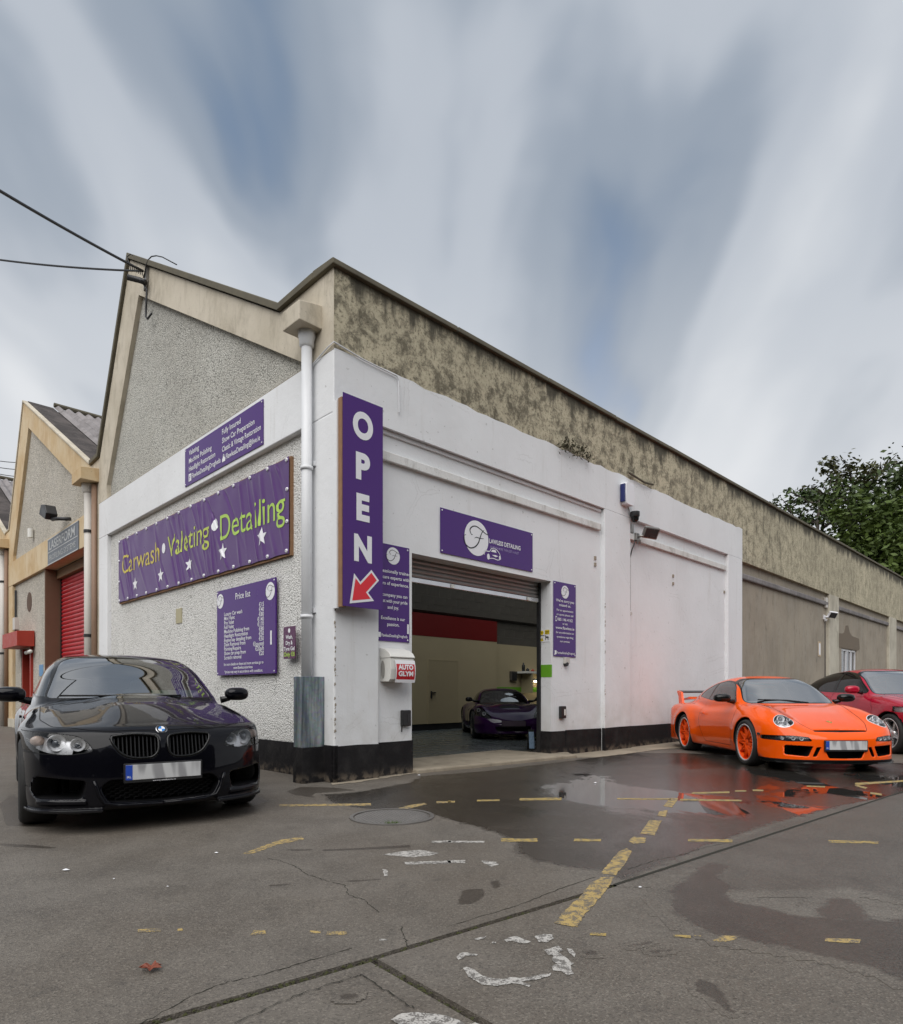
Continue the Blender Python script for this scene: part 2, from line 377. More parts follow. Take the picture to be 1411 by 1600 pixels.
# black plinth, slightly proud of each face
def pl(a0, a1, y, z1):
    pts = [(a0, 0), (a1, 0), (a1, z1+random.uniform(-.012, .012)), ((a0+a1)/2, z1+random.uniform(-.006, .006)), (a0, z1)]
    MB().prism(pts, fr, y-.012, y+.05).build('plinth', M['plinth'], G_, bevel=.006)
pl(-.012, .64, 0, .41); pl(.64, OA0+.012, rec, .415); pl(OA1-.012, 4.56, rec, .40); pl(4.56, 5.612, rec-.01, .405); pl(5.612, 6.512, 0, .40); pl(6.512, 10.92, rec-.005, .395); pl(10.92, 11.763, 0, .39)
for y in ((rec, TH_+.02),): 
    MB().box(OA1-.014, OA1+.03, rec-.011, TH_+.03, 0, .40).build('plinth', M['plinth'], G_, bevel=.006)
    MB().box(OA0-.03, OA0+.014, rec-.011, TH_+.03, 0, .415).build('plinth', M['plinth'], G_, bevel=.006)
# green painted band round the door jamb
boxo('painted_band', OA1-.004, OA1+.03, rec-.003, TH_+.01, 1.265, 1.465, M['limepaint'], G_)
# bare rendered bays beyond the white paint
bays = [(11.763, 18.90), (19.97, 27.30), (28.60, 35.9), (37.2, 44.5), (45.8, 53.)]
for i, (a0, a1) in enumerate(bays):
    zt = 4.19-.003*(a0-11.763)
    if i == 1:
        w0, w1, wz0, wz1 = 20.66, 22.62, 1.15, 2.53
        q = MB(); q.box(a0, w0, .1, TH_, 0, zt); q.box(w1, a1, .1, TH_, 0, zt); q.box(w0, w1, .1, TH_, wz1, zt); q.box(w0, w1, .1, TH_, 0, wz0)
        q.build('rendered_panel', M['bare'], G_)
    else: boxo('rendered_panel', a0, a1, .1, TH_, 0, zt-.003, M['bare'], G_)
    boxo('ledge', a0+.06, a1-.02, .02, .104, 3.78-.002*(a0-11.7), 3.925-.002*(a0-11.7), M['corr'], G_, bevel=.03)
    boxo('pilaster', a1, bays[i+1][0] if i < 4 else 58, .0, TH_, 0, zt-.004, M['pier'], G_, bevel=.02)
pat = [(20.30, 2.545), (20.30, 3.02), (20.75, 3.03), (21.0, 3.10), (21.15, 3.33), (21.45, 3.36), (21.65, 3.13), (21.95, 3.02), (22.9, 2.98), (23.0, 2.60), (22.70, 2.545)]
M['patch'] = plain('newer cement patch', (.17, .135, .10), .9, var=.2, vs=6, bump=.4)
MB().prism([(a, z) for a, z in pat], fr, .088, .104).build('cement_patch', M['patch'], G_)
wnd = boxo('window', 20.66, 20.74, .14, .20, 1.15, 2.53, M['print'], G_)
for a in (21.36, 21.98, 22.54): boxo('frame', a, a+.07, .14, .20, 1.15, 2.53, M['print'], wnd)
boxo('frame', 20.74, 22.54, .14, .20, 2.46, 2.528, M['print'], wnd)
boxo('pane', 20.70, 22.58, .175, .185, 1.15, 2.50, M['glass'], wnd)
boxo('blind', 20.75, 21.66, .20, .21, 1.15, 2.2, M['yellow'], wnd)
boxo('blind', 20.66, 22.62, .30, .32, 1.15, 2.53, M['dark'], wnd)

# chips in the paint along the exposed corners
cb = MB(); cr_ = random.Random(21)
for (a0, b0) in ((.006, .0), (5.626, .0), (.006, .0)):
    for i in range(26):
        z = cr_.uniform(.45, 2.6); s_ = cr_.uniform(.006, .018); da = cr_.uniform(0, .012)
        cb.add([(a0+da-s_*.6, b0-.002, z-s_*1.4), (a0+da+s_, b0-.002, z-s_*.4), (a0+da+s_*.4, b0-.002, z+s_*1.2), (a0+da-s_*.5, b0-.002, z+s_*.7), (a0+da, b0-.004, z)], [(0, 1, 4), (1, 2, 4), (2, 3, 4), (3, 0, 4)])
cb.build('paint_chips', M['bare'], G_)['kind'] = 'stuff'
# street side: gable
zb = 4.89
outer = [(.009, zb), (.009, 5.81), (1.19, 5.79), (6.56, 9.02), (8.33, 5.82), (8.95, 5.80), (8.95, zb)]
inner = [(.646, zb+.003), (.646, 4.965), (6.12, 8.18), (7.90, 5.17), (7.90, zb+.003)]
MB().prism(outer, fl, 0, .30, [inner[::-1]]).build('gable_surround', M['cream'], G_, bevel=.012)
MB().prism(inner, fl, rec, .30).build('gable_panel', M['roughgrey'], G_)
def coping_run(pts, par, d0=-.055, d1=.33, t=.085, name='gable_coping', mat=None):
    up = [(p[0], p[1]) for p in pts]; n = []
    for i, p in enumerate(pts):
        a = Vector(pts[max(i-1, 0)]); b = Vector(pts[min(i+1, len(pts)-1)]); q = Vector(p)
        d1_ = (q-a).normalized() if i else (b-q).normalized(); d2_ = (b-q).normalized() if i < len(pts)-1 else d1_
        m = (d1_+d2_).normalized(); nn = Vector((-m.y, m.x)); k = t/max(.35, nn.dot(Vector((-d1_.y, d1_.x))))
        n.append((p[0]+nn.x*k, p[1]+nn.y*k))
    MB().prism(up+n[::-1], fl, d0, d1).build(name, mat or M['coping'], par, bevel=.012)
coping_run([(TH_+.02, 5.812), (1.17, 5.795), (6.56, 9.035), (8.35, 5.83), (8.90, 5.805)], G_)
bandL = [(.009, 4.185), (8.40, 4.165), (8.40, zb), (.009, zb)]
MB().prism(bandL, fl, 0, .30).build('lintel_band', M['white'], G_, bevel=.012)
boxo('pilaster', 0.0, .30, .009, .55, 0, 4.18, M['white'], G_, bevel=.012)
boxo('pilaster', 0.0, .30, 7.88, 8.40, 0, 4.166, M['white'], G_, bevel=.012)
boxo('roughcast_panel', rec, .30, .55, 7.88, 0, 4.18, M['roughwhite'], G_)
boxo('party_pier', .0, .30, 8.40, 8.95, 0, zb, M['cream'], G_)
MB().box(-.012, .05, -.012, .55, 0, .42).build('plinth', M['plinth'], G_, bevel=.006)
MB().box(rec-.02, .10, .55, 7.88, 0, .40).build('plinth', M['plinth'], G_, bevel=.006)
MB().box(-.012, .05, 7.88, 8.40, 0, .40).build('plinth', M['plinth'], G_, bevel=.006)
boxo('air_brick', rec-.012, rec+.01, 4.39, 4.62, 2.15, 2.39, plain('buff vent', (.42, .38, .25), .7), G_)
boxo('air_brick', rec-.006, rec+.01, 7.15, 7.40, 1.75, 2.1, M['roughwhite'], G_)
# downpipe with hopper at the corner
dp = MB().tube([(-.09, .42, .9), (-.09, .42, 5.20)], .062, 20).build('downpipe', M['pvc'], G_, smooth=True)
for z in (1.9, 3.62): MB().lathe([(.068, -.02), (.074, -.02), (.074, .02), (.068, .02)], lambda x, y, h, z=z: (x-.09, y+.42, z+h), 20).build('pipe_collar', M['pvc'], dp, smooth=True)
MB().lathe([(.062, 5.02), (.085, 5.04), (.085, 5.10), (.10, 5.14), (.10, 5.23), (.06, 5.23)], lambda x, y, h: (x-.09, y+.42, h), 20).build('socket', M['pvc'], dp, smooth=True)
MB().prism([(-.30, 5.20), (.02, 5.20), (.02, 5.48), (-.30, 5.42)], lambda u, v, d: (u, d, v), .24, .60).build('hopper', M['cream'], dp, bevel=.01)
for z in (1.95, 3.66): boxo('pipe_clip', -.03, .004, .36, .48, z, z+.05, M['pvc'], dp)
# thin cable along the paint edge at the corner
MB().tube([(-.02, .52, 4.82), (-.02, .1, 4.93), (-.02, -.02, 4.95), (.4, -.02, 4.90), (.9, -.02, 4.885), (.93, -.02, 4.84), (.94, -.02, 4.45)], .009, 6).build('cable', M['pvc'], G_)
# roof: gentle slope with translucent strips, steep slope behind
def corr_sheet(name, x0, x1, b0, z0, b1, z1, mat, par, pitch=.16, amp=.03, lift=0.):
    n = int((x1-x0)/pitch*6); V = []; F = []
    L_ = math.hypot(b1-b0, z1-z0); nb, nz = -(z1-z0)/L_, (b1-b0)/L_
    if nz < 0: nb, nz = -nb, -nz
    for i in range(n+1):
        x = x0+(x1-x0)*i/n; h = amp*math.sin(2*math.pi*x/pitch)+lift
        V += [(x, b0+nb*h, z0+nz*h), (x, b1+nb*h, z1+nz*h)]
    F = [(2*i, 2*i+2, 2*i+3, 2*i+1) for i in range(n)]
    b = MB(); b.add(V, F); return b.build(name, mat, par, smooth=True)
corr_sheet('roof_slope', .30, 1.5, 1.0, 5.55, 6.5, 8.86, M['corr'], G_, .3)
corr_sheet('roof_light', 1.5, 5.6, 1.0, 5.55, 6.5, 8.86, M['pane'], G_, .3)
corr_sheet('roof_slope', 5.6, 6.6, 1.0, 5.55, 6.5, 8.86, M['corr'], G_, .3)
corr_sheet('roof_light', 6.6, 12.6, 1.0, 5.55, 6.5, 8.86, M['pane'], G_, .3)
corr_sheet('roof_slope', 12.6, 57, 1.0, 5.55, 6.5, 8.86, M['corr'], G_, .4)
boxo('gutter', .30, 57, TH_, 1.02, 5.5, 5.55, M['corr'], G_)
corr_sheet('roof_slope', .30, 57, 6.5, 8.86, 8.34, 5.6, M['corr'], G_, .4)
# inside
M['floorpaint'] = plain('grey floor paint', (.10, .115, .12), .28, var=.25, vs=2.5)
M['inblock'] = plain('dark block wall', (.075, .066, .056), .9, var=.3, vs=5)
M['incream'] = plain('cream inside wall', (.42, .345, .22), .6, var=.08, vs=2)
M['inred'] = plain('maroon painted band', (.16, .008, .008), .5, var=.1)
boxo('garage_floor', TH_, 14, TH_+.7, 6.45, -.05, .03, M['floorpaint'], G_)
BW = 6.45
bk = MB(); blk = MB().box(0, .435, 0, .1, 0, .218).mesh('block'); blk.materials.append(M['inblock'])   # block courses of the back wall, real joints
for r_ in range(13):
    z0 = 2.45+r_*.23
    for c_ in range(31):
        a0 = .4+c_*.45+(.225 if r_ % 2 else 0)
        if a0 > 13.6: continue
        if r_ < 9 and 6.3 < a0 < 12.8: link_mesh('block', blk, None, G_, Matrix.Translation((a0, BW+random.uniform(0, .006), z0)))
        else: bk.box(a0, a0+.435, BW, BW+.1, z0, z0+.218)
tag(bk.build('upper_block_wall', M['inblock'], G_), kind='stuff')
boxo('mortar_wall', .30, 14.2, BW+.008, BW+.25, 0, 5.6, plain('mortar', (.13, .12, .10), .95), G_)
boxo('inner_wall', 9.97, 14.0, BW-.02, BW+.006, .03, 2.45, M['incream'], G_)
boxo('painted_band', 9.975, 14.0, BW-.026, BW-.018, 1.04, 1.18, M['limepaint'], G_)
boxo('partition', .40, 9.97, BW-.16, BW+.004, .20, 2.49, M['incream'], G_)
boxo('red_band', .40, 9.972, BW-.165, BW+.003, 2.49, 3.08, M['inred'], G_)
boxo('skirting', .40, 9.96, BW-.14, BW, .03, .20, M['black'], G_)
boxo('conduit_rail', .4, 14, BW-.10, BW-.02, 3.17, 3.23, M['inblock'], G_)
dr = boxo('inner_door', 7.26, 8.35, BW-.172, BW-.155, .20, 1.87, plain('cream door', (.385, .315, .20), .5, var=.05), G_)
b_ = MB()
for q in ((7.235, 7.262, .2, 1.895), (8.348, 8.375, .2, 1.895), (7.262, 8.348, 1.868, 1.895)): b_.box(q[0], q[1], BW-.176, BW-.155, q[2], q[3])
b_.build('door_frame', M['incream'], dr)
boxo('handle', 7.32, 7.48, BW-.22, BW-.19, 1.0, 1.03, M['dark'], dr); boxo('handle', 7.32, 7.36, BW-.20, BW-.17, .86, 1.06, M['dark'], dr)
boxo('inner_side_wall', 14.0, 14.3, TH_, BW, 0, 5.5, M['inblock'], G_)
boxo('ceiling_beam', .3, 14, 1.1, 1.3, 5.1, 5.4, M['dark'], G_)
# roller shutter, rolled up behind the lintel
sh = empty('roller_shutter', None, G_)
sz0 = 2.475
for k in range(6):
    z = sz0+.06+k*.062
    MB().prism([(.318, z), (.306, z+.012), (.300, z+.031), (.306, z+.05), (.318, z+.0615), (.33, z+.0615), (.33, z)], lambda u, v, d: (d, u, v), OA0+.02, OA1-.02).build('slat', M['shutter_grey'], sh)
boxo('bottom_rail', OA0+.02, OA1-.02, .285, .335, sz0-.005, sz0+.058, M['alu'], sh, bevel=.004)
for a in (OA0+.9, OA1-.35): boxo('rail_stop', a, a+.06, .272, .285, sz0+.0, sz0+.05, M['pale'], sh)
for a in (OA0+.002, OA1-.035): boxo('guide_rail', a, a+.033, .27, .335, .05, OZ-.005, M['dark'], sh)

# ------------------------------------------------------------------ neighbouring workshops further down the street
def workshop(name, label, b0, PK, VL, ochre=True):
    """facade from b0 (party line) to VL; peak at PK"""
    T = tag(empty(name, BF), label, 'building')
    zl0, zl1 = 4.17, 4.86
    off = PK-6.54
    outer = [(b0, zl1), (b0, 5.80), (PK, 9.09), (PK+1.80, 5.86), (PK+2.42, 5.84), (PK+2.42, zl1)]
    inner = [(b0+.03, zl1+.002), (b0+.03, 5.20), (PK-.57, 8.24), (PK+1.33, 5.05), (PK+1.33, zl1+.002)]
    MB().prism(outer, fl, 0, .30, [inner[::-1]]).build('gable_surround', M['ochre'], T, bevel=.012)
    MB().prism(inner, fl, rec, .30).build('gable_panel', M['roughgrey2'], T)
    coping_run([(b0-.02, 5.81), (PK, 9.11), (PK+1.82, 5.87), (PK+2.37, 5.85)], T, -.03, .10, .05, mat=M['cream'])
    # roof slopes running back from the gable
    sl = (9.09-5.80)/(PK-b0); 
    boxA = MB().add([(.10, b0, 5.86), (.72, b0, 5.86), (.72, PK, 9.18), (.10, PK, 9.18), (.10, b0, 5.70), (.72, b0, 5.70), (.72, PK, 9.08), (.10, PK, 9.08)], [(0,1,2,3),(7,6,5,4),(0,4,5,1),(1,5,6,2),(2,6,7,3),(3,7,4,0)])
    boxA.build('verge_roofing', M['mossroof'], T)
    corr_sheet('roof_slope', .74, 30, b0, 5.80, PK, 9.12, M['corr'], T, .26, .05, .10)
    corr_sheet('roof_slope', .34, 30, PK, 9.10, PK+1.85, 5.80, M['corr'], T, .34, .04)
    MB().tube([(.74, PK, 9.27), (30, PK, 9.27)], .07, 8).build('ridge', M['coping'], T)
    return T
N1 = workshop('workshop', 'cream gabled workshop with a red roller shutter and small red canopy', 8.95, 15.06, 16.85)
E1 = 17.45
MB().prism([(8.95, 4.17), (E1, 4.18), (E1, 4.86), (8.95, 4.86)], fl, -.004, .30).build('lintel_band', M['ochre'], N1, bevel=.01)
SJ = 12.94
MB().box(.0, .30, 16.50, E1, 0, 4.175).build('pilaster', M['ochre'], N1, bevel=.012)
DB0, DB1, DZ = 14.35, 15.75, 2.26
rw = MB(); rw.box(rec, .40, SJ, DB0, 0, 4.172); rw.box(rec, .40, DB1, 16.5, 0, 4.172); rw.box(rec, .40, DB0, DB1, DZ, 4.172)
rw.build('roughcast_panel', M['roughgrey2'], N1)
boxo('reveal', .04, .42, SJ-.06, SJ, 0, 4.165, plain('brown reveal paint', (.15, .085, .05), .7, var=.2, vs=3), N1)
MB().box(.30, .75, 8.95, SJ, 3.95, 4.16).build('lintel_soffit', plain('stained soffit', (.22, .13, .07), .8, var=.3), N1)
rs = empty('roller_shutter', None, N1)
proto_slat = MB().prism([(.425, 0), (.405, .02), (.395, .05), (.405, .085), (.425, .098)], lambda u, v, d: (u, d, v), 8.95, SJ-.06).mesh('slat')
proto_slat.materials.append(M['shutter_red'])
for k in range(40): link_mesh('slat', proto_slat, None, rs, Matrix.Translation((0, 0, .05+k*.1)))
boxo('guide_rail', .38, .43, SJ-.10, SJ-.06, 0, 4.1, M['black'], rs)
cn = MB().prism([(-.34, 2.26), (.06, 2.26), (.06, 2.68), (-.34, 2.66)], lambda u, v, d: (u, d, v), 14.09, 15.95).build('door_canopy', M['redpaint'], N1, bevel=.008)
boxo('door', .30, .34, DB0+.1, DB1-.05, 0, DZ-.05, plain('dark brown door', (.07, .05, .035), .5), N1)
boxo('door_frame', .02, .30, DB0-.02, DB0+.10, 0, DZ, M['redpaint'], N1); boxo('door_frame', .1, .30, DB1-.08, DB1+.02, 0, DZ, M['redpaint'], N1)
MB().tube([(-.04, 14.05, 2.12), (-.05, 14.5, 2.10)], .05, 10).build('canopy_lamp', M['pale'], N1, smooth=True)
MB().lathe([(0, .0), (.27, .0), (.27, .02), (0, .02)], lambda x, y, h: (rec-.012+h, 14.75+x, 3.52+y), 20).build('round_vent', plain('brown vent plate', (.10, .06, .04), .8), N1)
boxo('meter_box', -.02, rec, 16.05, 16.35, 2.85, 3.2, M['oldpipe'], N1); MB().tube([(.03, 16.2, 2.5), (.03, 16.2, 4.0)], .03, 8).build('conduit', M['dark'], N1)
MB().lathe([(.0, -.12), (.07, -.12), (.07, .12), (0, .12)], lambda x, y, h: (x, 14.25+y, 5.32+h), 12).build('alarm_beacon', M['pale'], N1)
boxo('wall_notice', rec-.01, rec+.002, 13.25, 13.65, 1.45, 1.75, plain('blue notice', (.10, .25, .45), .5), N1)
boxo('plinth', -.02, .06, 8.40, E1, 0, .0+.25, M['pier'], N1)
def neighbour_pipe(par, b):
    d = MB().tube([(-.10, b, .0), (-.10, b, 5.35)], .085, 16).build('downpipe', M['oldpipe'], par, smooth=True)
    MB().tube([(-.05, b-.20, .0), (-.05, b-.20, 5.3)], .055, 12).build('vent_pipe', plain('rusty brown pipe', (.24, .15, .10), .6, var=.2), d, smooth=True)
    for z in (2.2, 4.36): MB().lathe([(.088, -.03), (.096, -.03), (.096, .03), (.088, .03)], lambda x, y, h, z=z: (x-.10, y+b, z+h), 16).build('pipe_clip', M['black'], d)
    MB().lathe([(.085, 5.15), (.12, 5.18), (.12, 5.25), (.135, 5.28), (.135, 5.36), (.08, 5.36)], lambda x, y, h: (x-.10, y+b, h), 16).build('socket', M['oldpipe'], d, smooth=True)
    MB().prism([(-.34, 5.34), (.02, 5.34), (.02, 5.62), (-.34, 5.58)], lambda u, v, d_: (u, d_, v), b-.33, b+.3).build('hopper', M['ochre'], d, bevel=.01)
    return d
neighbour_pipe(N1, 8.72); neighbour_pipe(N1, 17.25)
N2 = workshop('workshop', 'furthest gabled workshop, its facade cut off at the left edge of view', E1, 23.6, 25.3)
MB().prism([(E1, 4.17), (26.1, 4.18), (26.1, 4.86), (E1, 4.86)], fl, -.004, .30).build('lintel_band', M['ochre'], N2, bevel=.01)
boxo('roughcast_panel', rec, .3, E1+.3, 26.1, 0, 4.17, M['roughgrey2'], N2); boxo('pilaster', 0, .3, E1, E1+.3, 0, 4.165, M['ochre'], N2)
rs2 = empty('roller_shutter', None, N2)
for k in range(20):
    o = link_mesh('slat', proto_slat, None, rs2, Matrix.Translation((-.36, E1+.5-8.95, .05+k*.1)))

# ------------------------------------------------------------------ lettering and signs
_tc = {}
def text_mesh(body, bold=0.):
    k = (body, bold)
    if k in _tc: return _tc[k]
    c = bpy.data.curves.new('lettering', 'FONT'); c.body = body; c.size = 1; c.resolution_u = 6 if len(body) < 10 else 2; c.offset = bold
    o = bpy.data.objects.new('lettering', c); COL.objects.link(o)
    dg = bpy.context.evaluated_depsgraph_get(); dg.update()
    me = bpy.data.meshes.new_from_object(o.evaluated_get(dg))
    V = np.array([v.co[:] for v in me.vertices], dtype=float)[:, :2]; F = [tuple(p.vertices) for p in me.polygons]
    bpy.data.objects.remove(o); bpy.data.curves.remove(c); bpy.data.meshes.remove(me)
    _tc[k] = (V, F); return _tc[k]
class Print:
    """flat print on a sign: collects lettering and marks of one colour"""
    def __init__(s, w=.004): s.mb = MB(); s.w = w; s.cuts = []
    def text(s, body, x, y, h=None, width=None, align='l', bold=.008, wf=None, sx=1., slant=0.):
        V, F = text_mesh(body, bold); x0, x1 = V[:, 0].min(), V[:, 0].max(); s.cuts.append(len(s.mb.v))
        k = h if h else width/(x1-x0)
        kx = width/(x1-x0) if (width and h) else k*sx
        ox = {'l': x-x0*kx, 'c': x-(x0+x1)/2*kx, 'r': x-x1*kx}[align]
        P = [(ox+p[0]*kx+slant*p[1]*k, y+p[1]*k) for p in V]
        s.mb.add([(p[0], p[1], (wf(*p) if wf else 0)+s.w) for p in P], F); return s
    def poly(s, pts, wf=None, dw=0.):
        t = tessellate_polygon([[Vector((p[0], p[1], 0)) for p in pts]]); s.cuts.append(len(s.mb.v))
        s.mb.add([(p[0], p[1], (wf(*p) if wf else 0)+s.w+dw) for p in pts], [tuple(q) for q in t]); return s
    def ellipse(s, x, y, rx, ry, n=40, **k): return s.poly([(x+rx*math.cos(2*math.pi*i/n), y+ry*math.sin(2*math.pi*i/n)) for i in range(n)], **k)
    def rect(s, x0, x1, y0, y1, **k): return s.poly([(x0,y0),(x1,y0),(x1,y1),(x0,y1)], **k)
    def stroke(s, pts, w0, dw=0.):
        """calligraphic stroke: pts (x,y,width factor) smoothed"""
        P = []; s.cuts.append(len(s.mb.v))
        for i in range(len(pts)-1):
            p0, p1, p2, p3 = (Vector(pts[max(i-1, 0)]), Vector(pts[i]), Vector(pts[i+1]), Vector(pts[min(i+2, len(pts)-1)]))
            for k in range(6):
                t = k/6; P.append(.5*((2*p1)+(p2-p0)*t+(2*p0-5*p1+4*p2-p3)*t*t+(3*p1-p0-3*p2+p3)*t**3))
        P.append(Vector(pts[-1])); V = []
        for i, p in enumerate(P):
            d = (P[min(i+1, len(P)-1)]-P[max(i-1, 0)]); d = Vector((d.x, d.y)).normalized(); n = Vector((-d.y, d.x))*w0*p.z*.5
            V += [(p.x+n.x, p.y+n.y, s.w+dw), (p.x-n.x, p.y-n.y, s.w+dw)]
        s.mb.add(V, [(2*i, 2*i+1, 2*i+3, 2*i+2) for i in range(len(P)-1)]); return s
    def star(s, x, y, r, wf=None, ang=0):
        P = []
        for i in range(10):
            t = math.pi/2+i*math.pi/5+ang; q = r if i % 2 == 0 else r*.42; P.append((x+q*math.cos(t), y+q*math.sin(t)))
        c = (x, y); s.mb.add([(p[0], p[1], (wf(*p) if wf else 0)+s.w) for p in P+[c]], [(i, (i+1) % 10, 10) for i in range(10)]); return s
    def build(s, name, mat, par):
        """one object per line of lettering or mark"""
        n = len(s.mb.v); cu = sorted(set([c for c in s.cuts if c < n]+[0]))+[n]; o = None; fs = s.mb.f; j = 0
        for a, b in zip(cu[:-1], cu[1:]):
            m = MB(); m.v = s.mb.v[a:b]; m.f = [tuple(i-a for i in f) for f in fs if a <= f[0] < b]
            if m.f: o = link_mesh(name, raw_mesh(name, m), mat, par)
        return o
def raw_mesh(name, mb):
    me = bpy.data.meshes.new(name); me.from_pydata(mb.v, [], mb.f); me.update(); return me
def fmark(white, ink, x, y, r):
    """round white badge with a scripted letter"""
    white.ellipse(x, y, r, r)
    S = lambda pts: [(x+r*a, y+r*b, w) for a, b, w in pts]
    ink.stroke(S([(-.34, .16, .5), (-.46, .16, .8), (-.56, .40, 1.2), (-.34, .61, 1.1), (-.03, .67, 1.), (.34, .56, 1.), (.66, .42, .9), (.92, .36, .8), (1.06, .46, .4)]), r*.06)
    ink.stroke(S([(.60, .56, .5), (.42, .36, .9), (.26, .03, 1.2), (.13, -.25, 1.3), (-.16, -.52, 1.2), (-.56, -.63, 1.1), (-.90, -.48, 1.), (-1.05, -.19, .9), (-1.02, -.01, .7), (-.88, .05, .4)]), r*.062)
    ink.stroke(S([(-.18, -.03, .5), (-.03, .05, .9), (.28, .04, .9), (.60, .07, .5)]), r*.05)
def screws(par, pts, mat=None):
    b = MB()
    for (x, y) in pts: b.lathe([(0, .006), (.009, .006), (.011, 0)], lambda p, q, h, x=x, y=y: (x+p, y+q, h+.001), 8)
    b.build('screw_heads', mat or M['print'], par)
def panel(name, label, mtx, w, h, mat, t=.008, cat='sign', corners=True):
    S = tag(empty(name, mtx), label, cat)
    boxo('panel', 0, w, 0, h, -t, 0, mat, S, bevel=.0015)
    if corners: screws(S, [(.03, .03), (w-.03, .03), (.03, h-.03), (w-.03, h-.03)])
    return S
# services board on the painted band
S = panel('services_board', 'wide purple services board on the white band above the banner', wallL(4.06, 4.246, .012), 2.475, .588, M['purple'])
p = Print(.003)
for i, s in enumerate(['Valeting', 'Machine Polishing', 'Headlight Restoration']): p.text(s, .16, .455-.125*i, .108, bold=.010, width=(.36, .80, .92)[i])
p.text('FlawlessDetailingDrogheda', .27, .075, .105, bold=.010, width=.98)
p.rect(.15, .245, .05, .165)
for i, s in enumerate(['Fully Insured', 'Show Car Preparation', 'Classic & Vintage Restoration']): p.text(s, 1.30, .455-.125*i, .108, bold=.010, width=(.56, .95, 1.12)[i])
p.text('FlawlessDetailing@live.ie', 1.42, .075, .105, bold=.010, width=.98)
p.poly([(1.30, .06), (1.40, .06), (1.40, .10), (1.35, .15), (1.30, .10)]); p.poly([(1.31, .13), (1.35, .17), (1.39, .13), (1.35, .155)])
p.build('lettering', M['print'], S)
Print(.0036).text('f', .175, .06, .12, bold=.02).build('icon', M['purple'], S)
# banner: creased cloth laced to a timber frame
BWD, BH = 6.26, 1.205
BN = tag(empty('banner', wallL(7.265, 2.745, .035-.08)), 'long creased purple banner with green lettering and white stars', 'banner')
folds = []
frng = random.Random(11)
for k in range(44):
    x = frng.uniform(0, BWD); folds.append((x, frng.uniform(.5, 1.05)*BH if frng.random() < .5 else frng.uniform(-.1, .45)*BH, frng.uniform(.3, .8), frng.uniform(.018, .045), frng.uniform(.3, 1.4), frng.choice((-1, 1, 1))*frng.uniform(.011, .024)))
def bw(x, y):
    """height of the creased cloth over the wall"""
    w = .006*math.sin(x*1.7+1)*math.sin(y*2.6)+.003*math.sin(5.1*x+3.3*y)
    for (fx, fy, ln, wd, sl, am) in folds:
        dy = y-fy; dx = x-fx+dy*sl*.55
        if abs(dx) < 4*wd and abs(dy) < ln*1.6: w += am*math.exp(-(dx/wd)**2)*math.exp(-(dy/ln)**2)
    # scallops hanging from each eyelet
    w += .010*math.sin(2*math.pi*x/.48)*math.exp(-(BH-y)/.12)
    e = min(1, min(x, BWD-x)/.15)*min(1, min(y, BH-y)/.10+.15)
    return .026*math.tanh(w*e/.026)+.022
def bsag(x, y): return -.018*abs(math.sin(math.pi*x/.48))*(1 if y > BH/2 else -.6)*(abs(y-BH/2)/(BH/2))**6
nx, ny = 460, 84; V = []; F = []
for j in range(ny+1):
    for i in range(nx+1):
        x, y = BWD*i/nx, BH*j/ny; V.append((x, y+bsag(x, y), bw(x, y)))
for j in range(ny):
    for i in range(nx): q = j*(nx+1)+i; F.append((q, q+1, q+nx+2, q+nx+1))
M['cloth'] = plain('purple banner vinyl', (.080, .022, .150), .33, var=.08, vs=2)
mb = MB(); mb.add(V, F); mb.build('cloth', M['cloth'], BN, smooth=True)
def sub_text(P, body, x, y, h, width, bold):
    V, Fc = text_mesh(body, bold); x0, x1 = V[:, 0].min(), V[:, 0].max(); kx = width/(x1-x0)
    pts = [(x+(q[0]-x0)*kx, y+q[1]*h) for q in V]
    P.mb.add([(a, b, bw(a, b)+P.w) for a, b in pts], Fc)
def dense(P):                                                        # subdivide the print so that it follows the creases
    bm = bmesh.new(); me = raw_mesh('t', P.mb); bm.from_mesh(me)
    for _ in range(6):
        ed = [e for e in bm.edges if e.calc_length() > .022]
        if not ed: break
        bmesh.ops.triangulate(bm, faces=bm.faces[:]); bmesh.ops.subdivide_edges(bm, edges=[e for e in bm.edges if e.calc_length() > .022], cuts=1)
    for v in bm.verts: v.co.z = bw(v.co.x, v.co.y)+P.w; v.co.y += bsag(v.co.x, v.co.y)
    bm.to_mesh(me); bm.free(); return me
M['gold'] = plain('golden print', (.55, .45, .075), .45, var=.03); M['limegold'] = plain('yellow green print', (.46, .53, .09), .45, var=.03)
for args_, m_ in ((('Carwash', .23, .52, .50, 1.84, .0), 'gold'), (('Valeting', 2.42, .52, .50, 1.60, .0), 'limegold'), (('Detailing', 4.38, .47, .52, 1.79, .0), 'lime')):
    g = Print(.005); sub_text(g, *args_); link_mesh('lettering', dense(g), M[m_], BN)
for (x, y, rx, ry) in ((2.25, .70, .075, .085), (4.21, .73, .085, .09)):
    w = Print(.005); w.ellipse(x, y, rx, ry); link_mesh('dot', dense(w), M['print'], BN)
for (x, y) in ((.91, .255), (2.11, .262), (3.27, .29), (4.46, .295), (5.58, .32)):
    w = Print(.005); w.star(x, y, .13); link_mesh('star', dense(w), M['print'], BN)
eye = MB().lathe([(.008, .016), (.022, .018), (.026, .010), (.026, .0)], lambda a, b, h: (a, b, h), 10).mesh('eyelet', True); eye.materials.append(M['print'])
